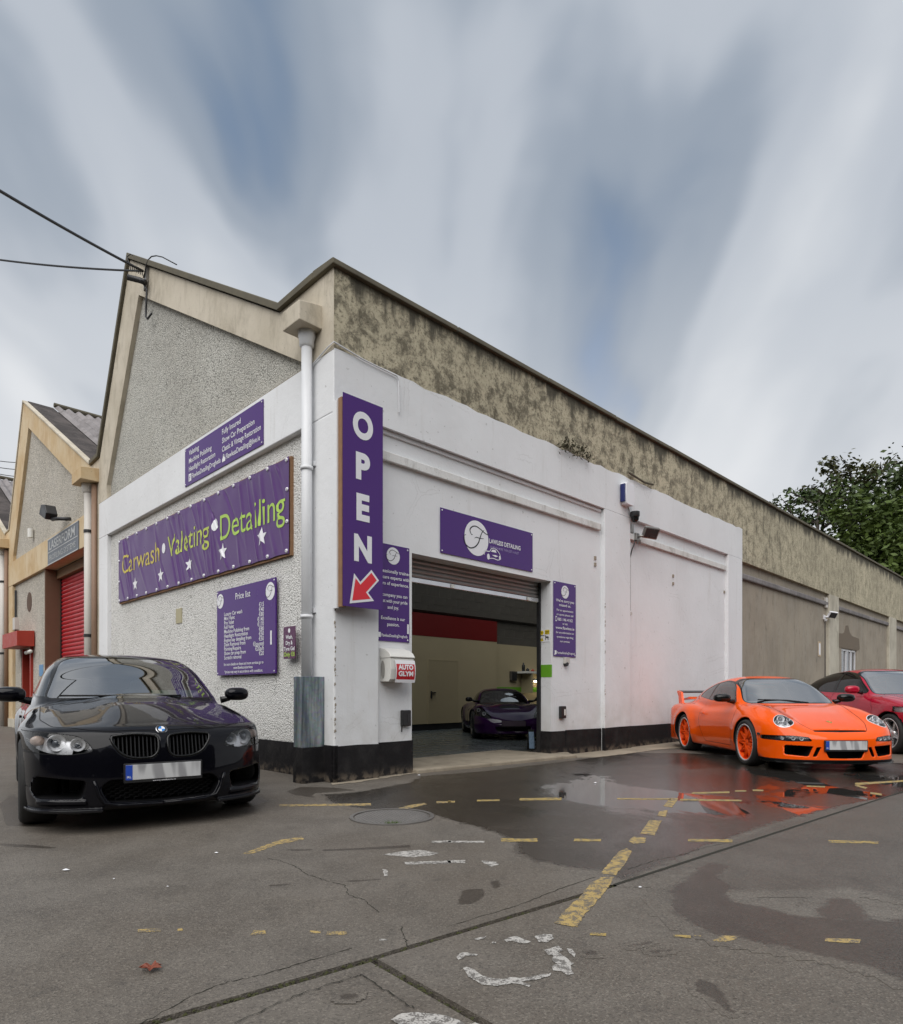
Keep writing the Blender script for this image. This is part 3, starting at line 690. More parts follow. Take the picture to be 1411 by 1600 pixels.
for (x, y) in [(.05+i*(BWD-.1)/13, y) for i in range(14) for y in (.035, BH-.035)]+[(x, y) for y in (.4, .8) for x in (.04, BWD-.04)]:
    link_mesh('eyelet', eye, None, BN, Matrix.Translation((x, y+bsag(x, y), bw(x, y)-.002)))
fm = MB(); fm.box(-.012, BWD+.015, -.020, .03, -.036, .004); fm.box(-.012, BWD+.015, BH-.04, BH+.002, -.036, .004); fm.box(-.012, .03, .03, BH-.04, -.036, .003); fm.box(BWD-.03, BWD+.015, .03, BH-.04, -.036, .003)
fm.build('timber_frame', M['pink'], BN)
# price list
S = panel('price_list', 'square purple price list on white roughcast beside the black car', wallL(3.0, 1.266, .06-.08), 1.675, 1.224, M['purple'], t=.02)
p = Print(.003); k = Print(.0045)
fmark(p, k, .115, 1.07, .105); fmark(p, k, 1.545, 1.06, .115)
p.text('Price list', .80, 1.05, .125, align='c', bold=.006)
rows = [('Luxury Car wash', '€15'), ('Mini Valet', '€40'), ('Pro Valet', '€80'), ('Full Valet', '€140'), ('Machine Polishing from', '€170'), ('Headlight Restoration', '€80'), ('Engine bay detailing from', '€50'), ('Dent Removal from', '€50'), ('Painting/Repairs', '€(quote)'), ('Show car prep from', '€20p/h'), ('Scratch removal', '€20')]
for i, (a, b) in enumerate(rows):
    p.text(a, .24, .845-.062*i, .074, bold=.012, sx=1.08); p.text(b, 1.38, .885-.064*i, .080, align='r', bold=.010)
p.text('for more details on these and more services go to', .80, .135, .056, align='c', width=1.14, bold=.010); p.text('www.flawless.ie/services', .80, .082, .056, align='c', bold=.010); p.text('*prices may vary in accordance with condition.', .80, .028, .056, align='c', width=1.1, bold=.010)
p.rect(1.545, 1.585, .37, .55)
p.build('lettering', M['print'], S); k.build('emblem', M['ink'], S)
# small wash sign
S = panel('wash_offer_sign', 'small plum wash offer sign low on the roughcast by the downpipe', wallL(1.08, 1.435, .01), .275, .395, M['plum'], corners=False)
p = Print(.003); p.ellipse(.14, .345, .026, .028)
for i, s in enumerate(['Wash,', 'Dry &', 'Tyre Gel']): p.text(s, .14, .245-.072*i, .066, align='c', bold=.025, width=min(.25, .032*len(s)))
p.build('lettering', M['print'], S); Print(.003).text('Only €8', .14, .03, .072, align='c', width=.25, bold=.02).build('price', M['lime'], S)
# OPEN sign
S = panel('open_sign', 'tall purple OPEN sign with a red arrow on the corner pilaster', wallR(.007, 1.982, .16), .565, 2.37, M['purple'], t=.006, corners=False)
p = Print(.003)
for i, c in enumerate('OPEN'):
    p.text(c, .275, 1.935-.465*i, .395, align='c', bold=.05, width={'O': .285, 'P': .20, 'E': .185, 'N': .25}[c])
def arrow(s, grow):
    c, t = (.29, .235), R(225); pts = [(-.20, -.055), (.02, -.055), (.02, -.15), (.235, 0), (.02, .15), (.02, .055), (-.20, .055)]
    if grow: pts = [(-.225, -.078), (-.002, -.078), (-.002, -.20), (.285, 0), (-.002, .20), (-.002, .078), (-.225, .078)]
    s.poly([(c[0]+a*math.cos(t)-b*math.sin(t), c[1]+a*math.sin(t)+b*math.cos(t)) for a, b in pts])
arrow(p, True); p.build('lettering', M['print'], S)
a = Print(.0045); arrow(a, False); a.build('arrow', M['red'], S)
bt = MB(); bt.box(-.012, .05, -.01, 2.32, -.075, -.008); bt.box(.45, .52, .03, 2.32, -.075, -.008); bt.box(.05, .45, .3, .36, -.06, -.008); bt.box(.05, .45, 2.0, 2.06, -.06, -.008)
bt.build('timber_battens', M['pink'], S, bevel=.004)
boxo('back_board', -.03, .02, -.02, 2.30, -.155, -.076, M['white'], S)
# shop sign over the door
S = panel('shop_sign', 'wide purple sign with round script emblem over the roller door', wallR(1.72, 2.87, .014-.08), 1.965, .597, M['purple'], t=.006)
p = Print(.003); k = Print(.0045)
fmark(p, k, .70, .305, .245)
p.text('LAWLESS DETAILING', .965, .285, .088, width=.70, bold=.022)
for (x0, y0, x1, y1) in ((.93, .10, 1.16, .10),): pass
p.stroke([(.86, .10, .6), (.88, .155, .8), (.97, .165, .8), (1.02, .215, .8), (1.12, .21, .8), (1.19, .155, .8), (1.215, .09, .6)], .014)
p.stroke([(.95, .06, .6), (1.05, .075, .8), (1.15, .065, .8), (1.215, .09, .6)], .014); p.ellipse(.945, .085, .030, .042); p.ellipse(1.19, .105, .016, .030)
p.poly([(1.0, .165), (1.035, .20), (1.10, .20), (1.12, .165)]); p.poly([(1.02, .12), (1.1, .13), (1.16, .12), (1.1, .1)])
p.build('lettering', M['print'], S); k.build('emblem', M['ink'], S)
M['lilac'] = plain('lilac print', (.38, .30, .55), .4); Print(.003).text('SO MUCH MORE THAN JUST A VALET', .985, .215, .050, width=.64, bold=.004).build('tagline', M['lilac'], S)
# two tall info signs
def tallsign(name, label, mtx, w, h, lines, mark, foot, cx):
    S = panel(name, label, mtx, w, h, M['purple'], t=.006)
    p = Print(.003); k = Print(.0045); fmark(p, k, cx, mark[0], mark[1])
    for (s, y, hh, wd) in lines: p.text(s, cx, y, hh, align='c', width=wd, bold=.014)
    p.rect(.025, .075, foot-.01, foot+.05)
    p.text('FlawlessDetailingDrogheda', .085, foot, .05, width=w-.12, bold=.014)
    p.build('lettering', M['print'], S); k.build('emblem', M['ink'], S); return S
T1 = tallsign('info_sign', 'tall purple info sign half hidden behind the OPEN sign', wallR(.645, 1.647, .012-.08), .535, 1.19,
    [('Professionally trained', .84, .058, .55), ('car care experts with', .765, .058, .52), ('years of experience.', .69, .058, .50), ('A company you can', .55, .058, .46), ('trust with your pride', .475, .058, .46), ('and joy.', .40, .058, .18), ('Excellence is our', .265, .058, .38), ('passion.', .19, .058, .19)], (1.055, .105), .055, .27)
Print(.003).rect(.495, .525, .11, .23).build('sticker', M['print'], T1)
T2 = tallsign('info_sign', 'tall purple sign with a phone number right of the door', wallR(4.225, 1.60, .012-.08), .62, 1.205,
    [("We're sorry you", .885, .062, .50), ('missed us.', .815, .062, .32), ('For an appointment', .735, .046, .46), ('or quote please call', .665, .046, .46), ('085 146 4162', .580, .066, .42), ('or visit', .520, .046, .14), ('www.flawless.ie', .445, .064, .52), ('for any information or', .375, .044, .50), ('questions regarding', .305, .044, .46), ('our services.', .235, .044, .28)], (1.055, .105), .045, .31)
Print(.003).poly([(.045, .565), (.085, .565), (.085, .645), (.045, .645)]).build('phone_icon', M['print'], T2)
Print(.0045).rect(.052, .078, .58, .632).build('phone_screen', M['purple'], T2)
# lettering plate of the neighbour
M['plate_grey'] = plain('faded grey sign', (.13, .145, .17), .5, var=.25, vs=3); M['fade'] = plain('faded white print', (.50, .51, .51), .6, var=.25, vs=5)
S = panel('workshop_sign', 'faded grey workshop sign on the cream lintel above the red shutter', wallL(12.37, 4.17, .02), 2.62, .64, M['plate_grey'], corners=False)
p = Print(.006); p.text('LASERFORM', .16, .36, .30, width=2.2, bold=.012); p.text('PROFILING SYSTEMS', .16, .09, .20, width=2.25, bold=.0); p.rect(.05, 2.57, .295, .315); p.rect(.0, 2.62, .0, .022); p.rect(0, 2.62, .618, .64)
p.build('lettering', M['fade'], S)
# camera warning stickers on the door jamb
jm = BF @ Matrix.Translation((OA1-.006, .30, 1.83)) @ Matrix.Rotation(R(-90), 4, 'Z') @ Matrix.Rotation(R(90), 4, 'X')
S = tag(empty('warning_notice', jm), 'white warning notice with yellow labels and a dog on the door jamb', 'sign')
boxo('panel', .0, .205, .0, .20, -.004, .0, M['print'], S)
p = Print(.002); p.ellipse(.05, .15, .035, .035); p.rect(.11, .20, .12, .19); p.poly([(.02, .015), (.085, .015), (.052, .085)]); p.build('yellow_labels', M['yellow'], S)
k = Print(.003); k.rect(.0, .10, .098, .108); k.poly([(.052, .03), (.06, .03), (.058, .065), (.05, .065)])
k.poly([(.112, .10), (.122, .085), (.118, .03), (.128, .03), (.134, .065), (.162, .062), (.172, .03), (.182, .03), (.178, .07), (.196, .05), (.18, .082), (.14, .085), (.128, .108)])
k.rect(.12, .19, .165, .172); k.rect(.12, .19, .150, .156); k.rect(.12, .18, .135, .141)
k.poly([(.035, .155), (.065, .155), (.06, .14), (.04, .14)]); k.build('symbols', M['ink'], S)

# ------------------------------------------------------------------ cars: each body is one smooth surface cut into panels, glass and lamps
def smin(a, b, k): h = np.clip(.5+.5*(b-a)/k, 0, 1); return b+(a-b)*h-k*h*(1-h)
def smax(a, b, k): return -smin(-a, -b, k)
class PW:
    """smooth monotone curve through points"""
    def __init__(s, pts):
        p = np.array(sorted(pts), float); s.x, s.y = p[:, 0], p[:, 1]; h = np.diff(s.x); d = np.diff(s.y)/h; m = np.zeros(len(s.x))
        for i in range(1, len(m)-1):
            if d[i-1]*d[i] > 0: w1, w2 = 2*h[i]+h[i-1], h[i]+2*h[i-1]; m[i] = (w1+w2)/(w1/d[i-1]+w2/d[i])
        m[0], m[-1] = d[0], d[-1]; s.m, s.h = m, h
    def __call__(s, x):
        x = np.clip(x, s.x[0], s.x[-1]); i = np.clip(np.searchsorted(s.x, x)-1, 0, len(s.h)-1); h = s.h[i]; t = (x-s.x[i])/h
        return s.y[i]*(1+2*t)*(1-t)**2+s.m[i]*h*t*(1-t)**2+s.y[i+1]*t*t*(3-2*t)+s.m[i+1]*h*t*t*(t-1)
def poly_sd(x, y, poly):
    x, y = np.broadcast_arrays(x, y); d = np.full(x.shape, 1e9); ins = np.zeros(x.shape, bool); n = len(poly)
    for i in range(n):
        ax, ay = poly[i]; bx, by = poly[(i+1) % n]; ex, ey = bx-ax, by-ay; wx, wy = x-ax, y-ay
        t = np.clip((wx*ex+wy*ey)/(ex*ex+ey*ey+1e-12), 0, 1); d = np.minimum(d, (wx-ex*t)**2+(wy-ey*t)**2)
        c = ((ay > y) != (by > y)) & (x < (bx-ax)*(y-ay)/((by-ay) if by != ay else 1e-9)+ax); ins ^= c
    return np.where(ins, -1, 1)*np.sqrt(d)
def rounded(poly, r, n=4):
    """round the corners of an outline"""
    out = []
    for i, p in enumerate(poly):
        a, b, c = Vector(poly[i-1]), Vector(p), Vector(poly[(i+1) % len(poly)]); u, w = (a-b), (c-b); k = min(r, u.length*.45, w.length*.45)
        p0, p2 = b+u.normalized()*k, b+w.normalized()*k
        for j in range(n+1): t = j/n; q = p0*(1-t)**2+b*2*t*(1-t)+p2*t*t; out.append((q.x, q.y))
    return out
def surface_nets(f, o, h):
    s = f < 0; nx, ny, nz = (d-1 for d in f.shape)
    cor = [(i, j, k) for i in (0, 1) for j in (0, 1) for k in (0, 1)]
    cnt = sum(s[i:nx+i, j:ny+j, k:nz+k].astype(np.int8) for i, j, k in cor); act = (cnt > 0) & (cnt < 8)
    idx = np.full(act.shape, -1, np.int64); I = np.argwhere(act); idx[act] = np.arange(len(I))
    acc = np.zeros((len(I), 3)); w = np.zeros(len(I))
    for a in cor:
        for ax in range(3):
            if a[ax]: continue
            b = list(a); b[ax] = 1
            fa = f[I[:, 0]+a[0], I[:, 1]+a[1], I[:, 2]+a[2]]; fb = f[I[:, 0]+b[0], I[:, 1]+b[1], I[:, 2]+b[2]]
            c = (fa < 0) != (fb < 0); t = np.where(c, fa/np.where(c, fa-fb, 1), 0)
            p = np.repeat(np.array(a, float)[None], len(I), 0); p[:, ax] = t; acc += p*c[:, None]; w += c
    V = (I+acc/w[:, None])*h+np.array(o); Q = []
    for ax in range(3):
        b1, b2 = [(1, 2), (2, 0), (0, 1)][ax]
        sl0 = [slice(None)]*3; sl1 = [slice(None)]*3; sl0[ax] = slice(0, -1); sl1[ax] = slice(1, None)
        ch = s[tuple(sl0)] != s[tuple(sl1)]; E = np.argwhere(ch); E = E[(E[:, b1] > 0) & (E[:, b2] > 0) & (E[:, b1] < f.shape[b1]-1) & (E[:, b2] < f.shape[b2]-1)]
        def at(d1, d2): q = E.copy(); q[:, b1] -= d1; q[:, b2] -= d2; return idx[q[:, 0], q[:, 1], q[:, 2]]
        q = np.stack([at(1, 1), at(0, 1), at(0, 0), at(1, 0)], 1); neg = s[E[:, 0], E[:, 1], E[:, 2]]
        q[~neg] = q[~neg][:, ::-1]; Q.append(q[(q >= 0).all(1)])
    Q = np.concatenate(Q); return V, np.concatenate([Q[:, [0, 1, 2]], Q[:, [0, 2, 3]]])
class Shell:
    def __init__(s, f, lo, hi, h):
        s.f = f; ax = [np.arange(lo[i], hi[i]+h, h) for i in range(3)]
        F = f(ax[0][:, None, None], ax[1][None, :, None], ax[2][None, None, :]); F = np.broadcast_to(F, tuple(len(a) for a in ax)).astype(np.float64)
        s.V, s.T = surface_nets(F, lo, h); s.h = h
        for _ in range(3): s.project()
        s.L = np.zeros(len(s.T), int); s.names = {}
        s.cut_at(lambda V: -V[:, 1], None); C = s.V[s.T].mean(1); s.T = s.T[C[:, 1] > 0]; s.L = s.L[C[:, 1] > 0]
        s.V[np.abs(s.V[:, 1]) < 1e-5, 1] = 0
    def ev(s, V): return s.f(V[:, 0], V[:, 1], V[:, 2])
    def grad(s, V, e=.003):
        g = np.zeros_like(V)
        for d in ((1, -1, -1), (-1, -1, 1), (-1, 1, -1), (1, 1, 1)): D = np.array(d, float); g += D[None]*s.ev(V+D*e)[:, None]
        return g/(4*e)
    def project(s):
        v = s.ev(s.V); g = s.grad(s.V); q = (g**2).sum(1); step = g*(v/np.maximum(q, .05))[:, None]; n = np.linalg.norm(step, axis=1)
        s.V = s.V-step*np.minimum(1, .7*s.h/np.maximum(n, 1e-9))[:, None]
    def cut_at(s, fld, mask):
        sv = fld(s.V); sv = np.where(np.abs(sv) < 2e-4, 0, sv); T, L = s.T, s.L; a = sv[T]; cr = (a.max(1) > 0) & (a.min(1) < 0)
        if mask is not None: cr &= mask
        keep, kl = T[~cr], L[~cr]; C, cl, a = T[cr], L[cr], a[cr]
        if not len(C): return sv
        sg = np.sign(a); hz = (sg == 0).any(1); rot = np.zeros(len(C), int)
        for k in range(3):
            rot = np.where(hz & (sg[:, k] == 0), k, rot)
            lone = ~hz & (sg[:, k] != sg[:, (k+1) % 3]) & (sg[:, k] != sg[:, (k+2) % 3]); rot = np.where(lone, k, rot)
        r = np.arange(len(C)); C = np.stack([C[r, (rot+k) % 3] for k in range(3)], 1)
        pairs = np.concatenate([C[hz][:, [1, 2]], C[~hz][:, [0, 1]], C[~hz][:, [0, 2]]]); ps = np.sort(pairs, 1)
        un, inv = np.unique(ps, axis=0, return_inverse=True); inv = inv.reshape(-1); p, q = un[:, 0], un[:, 1]; t = sv[p]/(sv[p]-sv[q])
        NV = s.V[p]+(s.V[q]-s.V[p])*t[:, None]; base = len(s.V); s.V = np.concatenate([s.V, NV]); sv = np.concatenate([sv, np.zeros(len(NV))]); inv = inv+base
        n1 = hz.sum(); n2 = (~hz).sum(); m = inv[:n1]; ab = inv[n1:n1+n2]; ac = inv[n1+n2:]; Z, N = C[hz], C[~hz]
        new = [np.stack([Z[:, 0], Z[:, 1], m], 1), np.stack([Z[:, 0], m, Z[:, 2]], 1), np.stack([N[:, 0], ab, ac], 1), np.stack([ab, N[:, 1], N[:, 2]], 1), np.stack([ab, N[:, 2], ac], 1)]
        s.T = np.concatenate([keep]+new); s.L = np.concatenate([kl, cl[hz], cl[hz], cl[~hz], cl[~hz], cl[~hz]]); return sv
    def region(s, name, fld, where=None, only=(0,)):
        k = s.names.setdefault(name, len(s.names)+1); C = s.V[s.T].mean(1); ok = np.isin(s.L, [s.names.get(o, 0) if o else 0 for o in only])
        if where is not None: ok &= where(C[:, 0], C[:, 1], C[:, 2])
        sv = s.cut_at(lambda V: fld(V[:, 0], V[:, 1], V[:, 2]), ok)
        C = s.V[s.T].mean(1); ok = np.isin(s.L, [s.names.get(o, 0) if o else 0 for o in only])
        if where is not None: ok &= where(C[:, 0], C[:, 1], C[:, 2])
        s.L = np.where(ok & (fld(C[:, 0], C[:, 1], C[:, 2]) < 0), k, s.L)
    def line(s, fld, where, w=.0034):
        for g in (lambda x, y, z: fld(x, y, z), lambda x, y, z: np.abs(fld(x, y, z))-w):
            C = s.V[s.T].mean(1); ok = (s.L == 0) & where(C[:, 0], C[:, 1], C[:, 2]); s.cut_at(lambda V: g(V[:, 0], V[:, 1], V[:, 2]), ok)
        s.region('shut_line', lambda x, y, z: np.abs(fld(x, y, z))-w, where)
    def bake(s): s.N = s.grad(s.V, .004); s.N /= np.maximum(np.linalg.norm(s.N, axis=1, keepdims=True), 1e-9)
    def part(s, names, mat, par, name, side=0, push=0.):
        """side 0: both halves as one mesh; +1/-1: one half"""
        ids = [s.names[n] if n else 0 for n in names if n in s.names or not n]; T = s.T[np.isin(s.L, ids)]
        if not len(T): return None
        us, inv = np.unique(T, return_inverse=True); T = inv.reshape(-1, 3); V, N = s.V[us]+s.N[us]*push, s.N[us]
        Vm, Nm = V*[1, -1, 1], N*[1, -1, 1]; Tm = T[:, ::-1]
        if side > 0: pass
        elif side < 0: V, N, T = Vm, Nm, Tm
        else: T = np.concatenate([T, Tm+len(V)]); V = np.concatenate([V, Vm]); N = np.concatenate([N, Nm])
        me = bpy.data.meshes.new(name); me.vertices.add(len(V)); me.vertices.foreach_set('co', V.astype(np.float32).ravel())
        me.loops.add(len(T)*3); me.loops.foreach_set('vertex_index', T.astype(np.int32).ravel()); me.polygons.add(len(T)); me.polygons.foreach_set('loop_start', np.arange(0, len(T)*3, 3, dtype=np.int32)); me.polygons.foreach_set('loop_total', np.full(len(T), 3, np.int32))
        me.update(calc_edges=True); me.polygons.foreach_set('use_smooth', np.ones(len(T), bool)); me.normals_split_custom_set_from_vertices([tuple(n) for n in N])
        return link_mesh(name, me, mat, par)
    def islands(s, name, mat, par, label):
        """each opening of a region as an object of its own"""
        k = s.names.get(name)
        if not k: return
        idx = np.where(s.L == k)[0]; T = s.T[idx]; n = len(s.V); lab = np.arange(n)
        for _ in range(400):
            m = lab[T].min(1); new = lab.copy()
            for j in range(3): np.minimum.at(new, T[:, j], m)
            if (new == lab).all(): break
            lab = new
        r = lab[T[:, 0]]
        for i, u_ in enumerate(np.unique(r)):
            sel = idx[r == u_]
            if len(sel) < 60: continue
            nm = name+str(i); s.names[nm] = 1000+i; keep = s.L.copy(); s.L[sel] = 1000+i
            if s.V[s.T[sel]][:, :, 1].min() < .02: s.part([nm], mat, par, label)
            else: s.both([nm], mat, par, label)
            s.L = keep
    def both(s, names, mat, par, name, push=0.): return [s.part(names, mat, par, name, sd, push) for sd in (1, -1)]
    def front_x(s, y, z, x0=1.3, x1=-1.0):
        xs = np.linspace(x0, x1, 900); v = s.raw(xs, np.full_like(xs, abs(y)), np.full_like(xs, z)); i = int(np.argmax(v < 0)); return float(xs[i])
def gapf(fld, w=.0028): return lambda x, y, z: np.abs(fld(x, y, z))-w
def carpaint(name, col, rough=.25, ior=1.5, metal=0.):
    t = NT(name); p = t.pos(True); n = t.noise(p, 3, 3)
    c = t.mix(n, tuple(q*.94 for q in col), tuple(q*1.06 for q in col))
    t.b.inputs['Coat IOR'].default_value = ior
    return t.set(color=c, rough=rough, metal=metal, coat=1., coatr=.012, spec=.05)
M['interior'] = plain('dark car trim', (.02, .021, .022), .6); M['seat'] = plain('dark seat leather', (.035, .034, .033), .5)
M['blackgloss'] = plain('gloss black trim', (.006, .006, .006), .15, spec=.4); M['mesh'] = plain('black grille plastic', (.007, .007, .008), .5, spec=.25)
M['lampdark'] = plain('dark lamp housing', (.06, .06, .065), .25, .5); M['lampsilver'] = plain('silver lamp reflector', (.70, .70, .72), .25, .35); M['amber'] = plain('pale amber lamp', (.72, .55, .46), .25)
M['bulb'] = plain('lamp projector glass', (.10, .11, .13), .05, coat=1.); M['platewhite'] = plain('white plate film', (.60, .60, .60), .4)
M['eu'] = plain('blue plate band', (.02, .07, .42), .4); M['screen'] = glass('sky reflecting windscreen', (.42, .48, .48), 1., 1.6, .006, .30); M['screen2'] = glass('pale windscreen', (.36, .42, .42), 1., 1.6, .006, .34)
M['lampring'] = plain('bright lamp ring', (.80, .80, .82), .2, .15); M['polish'] = plain('polished rim lip', (.72, .72, .73), .28, .75, var=.03); M['mirrorglass'] = plain('mirror glass', (.55, .58, .6), .03, 1.)
def plateblur():
    t = NT('number plate'); p = t.pos(True); x = t.noise(t.map(p, (9, 9, 2.2)), 1.4, 1, .4)
    return t.set(color=t.mix(t.rng(x, .46, .60), (.56, .565, .57), (.30, .30, .31)), rough=.4)
M['plate'] = plateblur()
def number_plate(par, x, z, w=.52, h=.11, rake=0.0, dark=False):
    """plate facing forward (+x); its lettering is not legible in the photograph"""
    e = empty('number_plate', Matrix.Translation((x, 0, z)) @ Matrix.Rotation(-rake, 4, 'Y'), par)
    boxo('holder', -.02, .0, -w/2-.012, w/2+.012, -h/2-.022, h/2+.010, M['black'], e, bevel=.004)
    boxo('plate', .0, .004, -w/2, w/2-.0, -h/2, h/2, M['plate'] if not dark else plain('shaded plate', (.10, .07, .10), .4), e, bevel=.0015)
    if dark: return e
    boxo('country_band', .004, .0055, -w/2, -w/2+.045, -h/2+.001, h/2-.001, M['eu'], e)
    p = Print(.0075); V = p.text('IRL', 0, 0, .022, align='c', bold=.01).mb.v
    p.mb.v = [(q[2]-.001, q[0]-w/2+.0225, q[1]-h/2+.015) for q in V]; p.build('lettering', M['print'], e)
    return e
def tyre(par, r, w, rimr):
    hw = w/2; pr = [(rimr-.008, -hw*.80), (rimr+.012, -hw*.93), (rimr+(r-rimr)*.5, -hw), (r-.018, -hw*.93), (r-.004, -hw*.78), (r, -hw*.45), (r, hw*.45), (r-.004, hw*.78), (r-.018, hw*.93), (rimr+(r-rimr)*.5, hw), (rimr+.012, hw*.93), (rimr-.008, hw*.80)]
    return MB().lathe(pr, lambda a, b, h: (a, h, b), 56).build('tyre', M['rubber'], par, smooth=True)
def wheel(par, loc, r, w, rimr, style, mats, steer=0., spin=.2):
    """outer face towards -y; for the other side the whole wheel is turned round"""
    turn = Matrix.Rotation(math.pi, 4, 'Z') if loc[1] > 0 else Matrix.Identity(4)
    e = empty('wheel', Matrix.Translation(loc) @ Matrix.Rotation(steer, 4, 'Z') @ turn @ Matrix.Rotation(spin, 4, 'Y'), par)
    tyre(e, r, w, rimr); hw = w/2; fn = lambda a, b, h: (a, h, b)
    MB().lathe([(rimr-.004, hw*.8), (rimr-.03, hw*.7), (rimr-.035, -hw*.2), (rimr-.022, -hw*.55), (rimr-.016, -hw*.86)], fn, 56).build('rim', mats[0], e, smooth=True)
    MB().lathe([(rimr-.016, -hw*.86), (rimr-.008, -hw*.93), (rimr+.006, -hw*.94), (rimr+.010, -hw*.88)], fn, 56).build('rim_lip', mats[1], e, smooth=True)
    MB().lathe([(0, hw*.1), (rimr-.05, hw*.1), (rimr-.05, hw*.2), (0, hw*.2)], fn, 40).build('brake_disc', M['dark'], e)
    sp = MB(); R1 = rimr-.022
    if style == 'mesh':
        for k in range(10):
            a = 2*math.pi*k/10
            for s_ in (-1, 1):
                a0, a1, a2 = a+s_*.02, a+s_*.12, a+s_*.34
                P = [(.05*math.cos(a0), -hw*.52, .05*math.sin(a0)), (R1*.55*math.cos(a1), -hw*.46, R1*.55*math.sin(a1)), (R1*math.cos(a2), -hw*.62, R1*math.sin(a2))]
                sp.tube(P, [.022, .018, .018], 6)
        hub = [(0, -hw*.66), (.035, -hw*.66), (.045, -hw*.58), (.07, -hw*.50), (.07, -hw*.1)]
    else:
        n = 5
        for k in range(n):
            a = 2*math.pi*k/n
            for s_ in ((-1, 1) if style == 'twin' else (0,)):
                a2 = a+s_*.20; wd = .034 if style == 'twin' else .055
                c, s2 = math.cos, math.sin; P = []
                for (rr, aa, yy, ww) in ((.04, a+s_*.25, -hw*.55, wd*1.1), (R1*.5, a+s_*.16, -hw*.60, wd*.85), (R1+.004, a2, -hw*.78, wd)):
                    cx, cz = rr*c(aa), rr*s2(aa); tx, tz = -s2(aa)*ww/2, c(aa)*ww/2
                    P.append([(cx-tx, yy, cz-tz), (cx+tx, yy, cz+tz), (cx+tx*1.2, yy+.04, cz+tz*1.2), (cx-tx*1.2, yy+.04, cz-tz*1.2)])
                V = [q for p in P for q in p]; F = []
                for i in range(2):
                    for j in range(4): F.append((i*4+j, i*4+(j+1) % 4, i*4+4+(j+1) % 4, i*4+4+j))
                sp.add(V, F)
        hub = [(0, -hw*.62), (.03, -hw*.62), (.075, -hw*.55), (.08, -hw*.1)]
    sp.build('spokes', mats[0], e, bevel=.003 if style != 'mesh' else 0, smooth=style == 'mesh')
    MB().lathe(hub, fn, 28).build('hub', mats[0], e, smooth=True)
    return e
def wheels(par, fx, rx, ty, r, w, rimr, style, mats, steer=0.):
    for x, y in ((fx, -ty), (fx, ty), (rx, -ty), (rx, ty)): wheel(par, (x, y, r), r, w, rimr, style, mats, steer if x == fx else 0., spin=.3 if x == fx else .9)
def blob_mesh(fn, lo, hi, h, name, mat, par, mtx=None):
    """small smooth solid from a distance function"""
    ax = [np.arange(lo[i], hi[i]+h, h) for i in range(3)]; F = fn(ax[0][:, None, None], ax[1][None, :, None], ax[2][None, None, :])
    F = np.broadcast_to(F, tuple(len(a) for a in ax)).astype(float); V, T = surface_nets(F, lo, h); mb = MB(); mb.add([tuple(v) for v in V], [tuple(t) for t in T]); return mb.build(name, mat, par, smooth=True, mtx=mtx)
def rbox(x, y, z, c, b, r): 
    qx, qy, qz = np.abs(x-c[0])-b[0]+r, np.abs(y-c[1])-b[1]+r, np.abs(z-c[2])-b[2]+r
    return np.sqrt(np.maximum(qx, 0)**2+np.maximum(qy, 0)**2+np.maximum(qz, 0)**2)+np.minimum(np.maximum(qx, np.maximum(qy, qz)), 0)-r
def seats(par, xs, zs, ys=(.36, -.36), top=.62):
    for x in xs:
        for y in ys:
            f = lambda X, Y, Z, x=x, y=y: smin(smin(rbox(X, Y, Z, (x+.1, y, zs), (.26, .24, .08), .06), rbox(X+(Z-zs)*.28, Y, Z, (x-.12, y, zs+.30), (.08, .23, .34), .07), .06), rbox(X+(Z-zs)*.28, Y, Z, (x-.11, y, zs+top+.06), (.055, .13, .09), .05), .03)
            blob_mesh(f, (x-.55, y-.28, zs-.1), (x+.4, y+.28, zs+top+.2), .028, 'seat', M['seat'], par)
def mirror(par, y, base, mat, size=(.085, .125, .078), arm=None, tilt=0.):
    """door mirror: shell, glass and foot; base = foot on the door, y = outboard centre"""
    cx, cz = base[0], base[2]; sx_, sy_, sz_ = size; sg = 1 if y > 0 else -1
    f = lambda X, Y, Z: smax(((np.abs(X-cx+.02)/sx_)**2.4+(np.abs(Y-y)/sy_)**2.8+(np.abs(Z-cz)/sz_)**2.6)**(1/2.6)*.08-.08, -(X-cx+.055), .015)
    o = blob_mesh(f, (cx-.15, y-sy_-.03, cz-sz_-.03), (cx+.12, y+sy_+.03, cz+sz_+.03), .011, 'mirror', mat, par)
    MB().lathe([(0, .0), (1., .0)], lambda a, b, h: (cx-.0575, y+a*sy_*.86, cz+b*sz_*.86), 24).build('mirror_glass', M['mirrorglass'], o)
    MB().tube([(cx-.02, base[1], cz-.06), (cx-.02, (base[1]+y)/2, cz-.045), (cx-.02, y-sg*.06, cz-.01)], [.035, .026, .03], 10).build('mirror_foot', M['blackgloss'], o, smooth=True)
    return o
def lamp_unit(par, x, y, z, r, ring=True, dirn=(1, 0, 0), dep=.07, mats=None):
    d = Vector(dirn).normalized(); q = d.to_track_quat('Z', 'Y').to_matrix().to_4x4(); mt = Matrix.Translation((x, y, z)) @ q; m0 = mats or (M['lampring'], M['bulb'])
    o = MB().lathe([(r*.55, -dep*.6), (r*.8, -dep*.15), (r*.96, 0), (r, .006), (r*1.06, 0), (r*1.05, -dep)], lambda a, b, h: (a, b, h), 28).build('projector', m0[0], par, smooth=True, mtx=mt)
    MB().lathe([(r*.58, -dep*.55), (r*.55, -dep*.35), (r*.42, -dep*.16), (r*.2, -dep*.06), (0, -dep*.03)], lambda a, b, h: (a, b, h), 24).build('bulb_lens', m0[1], o, smooth=True)
    return o
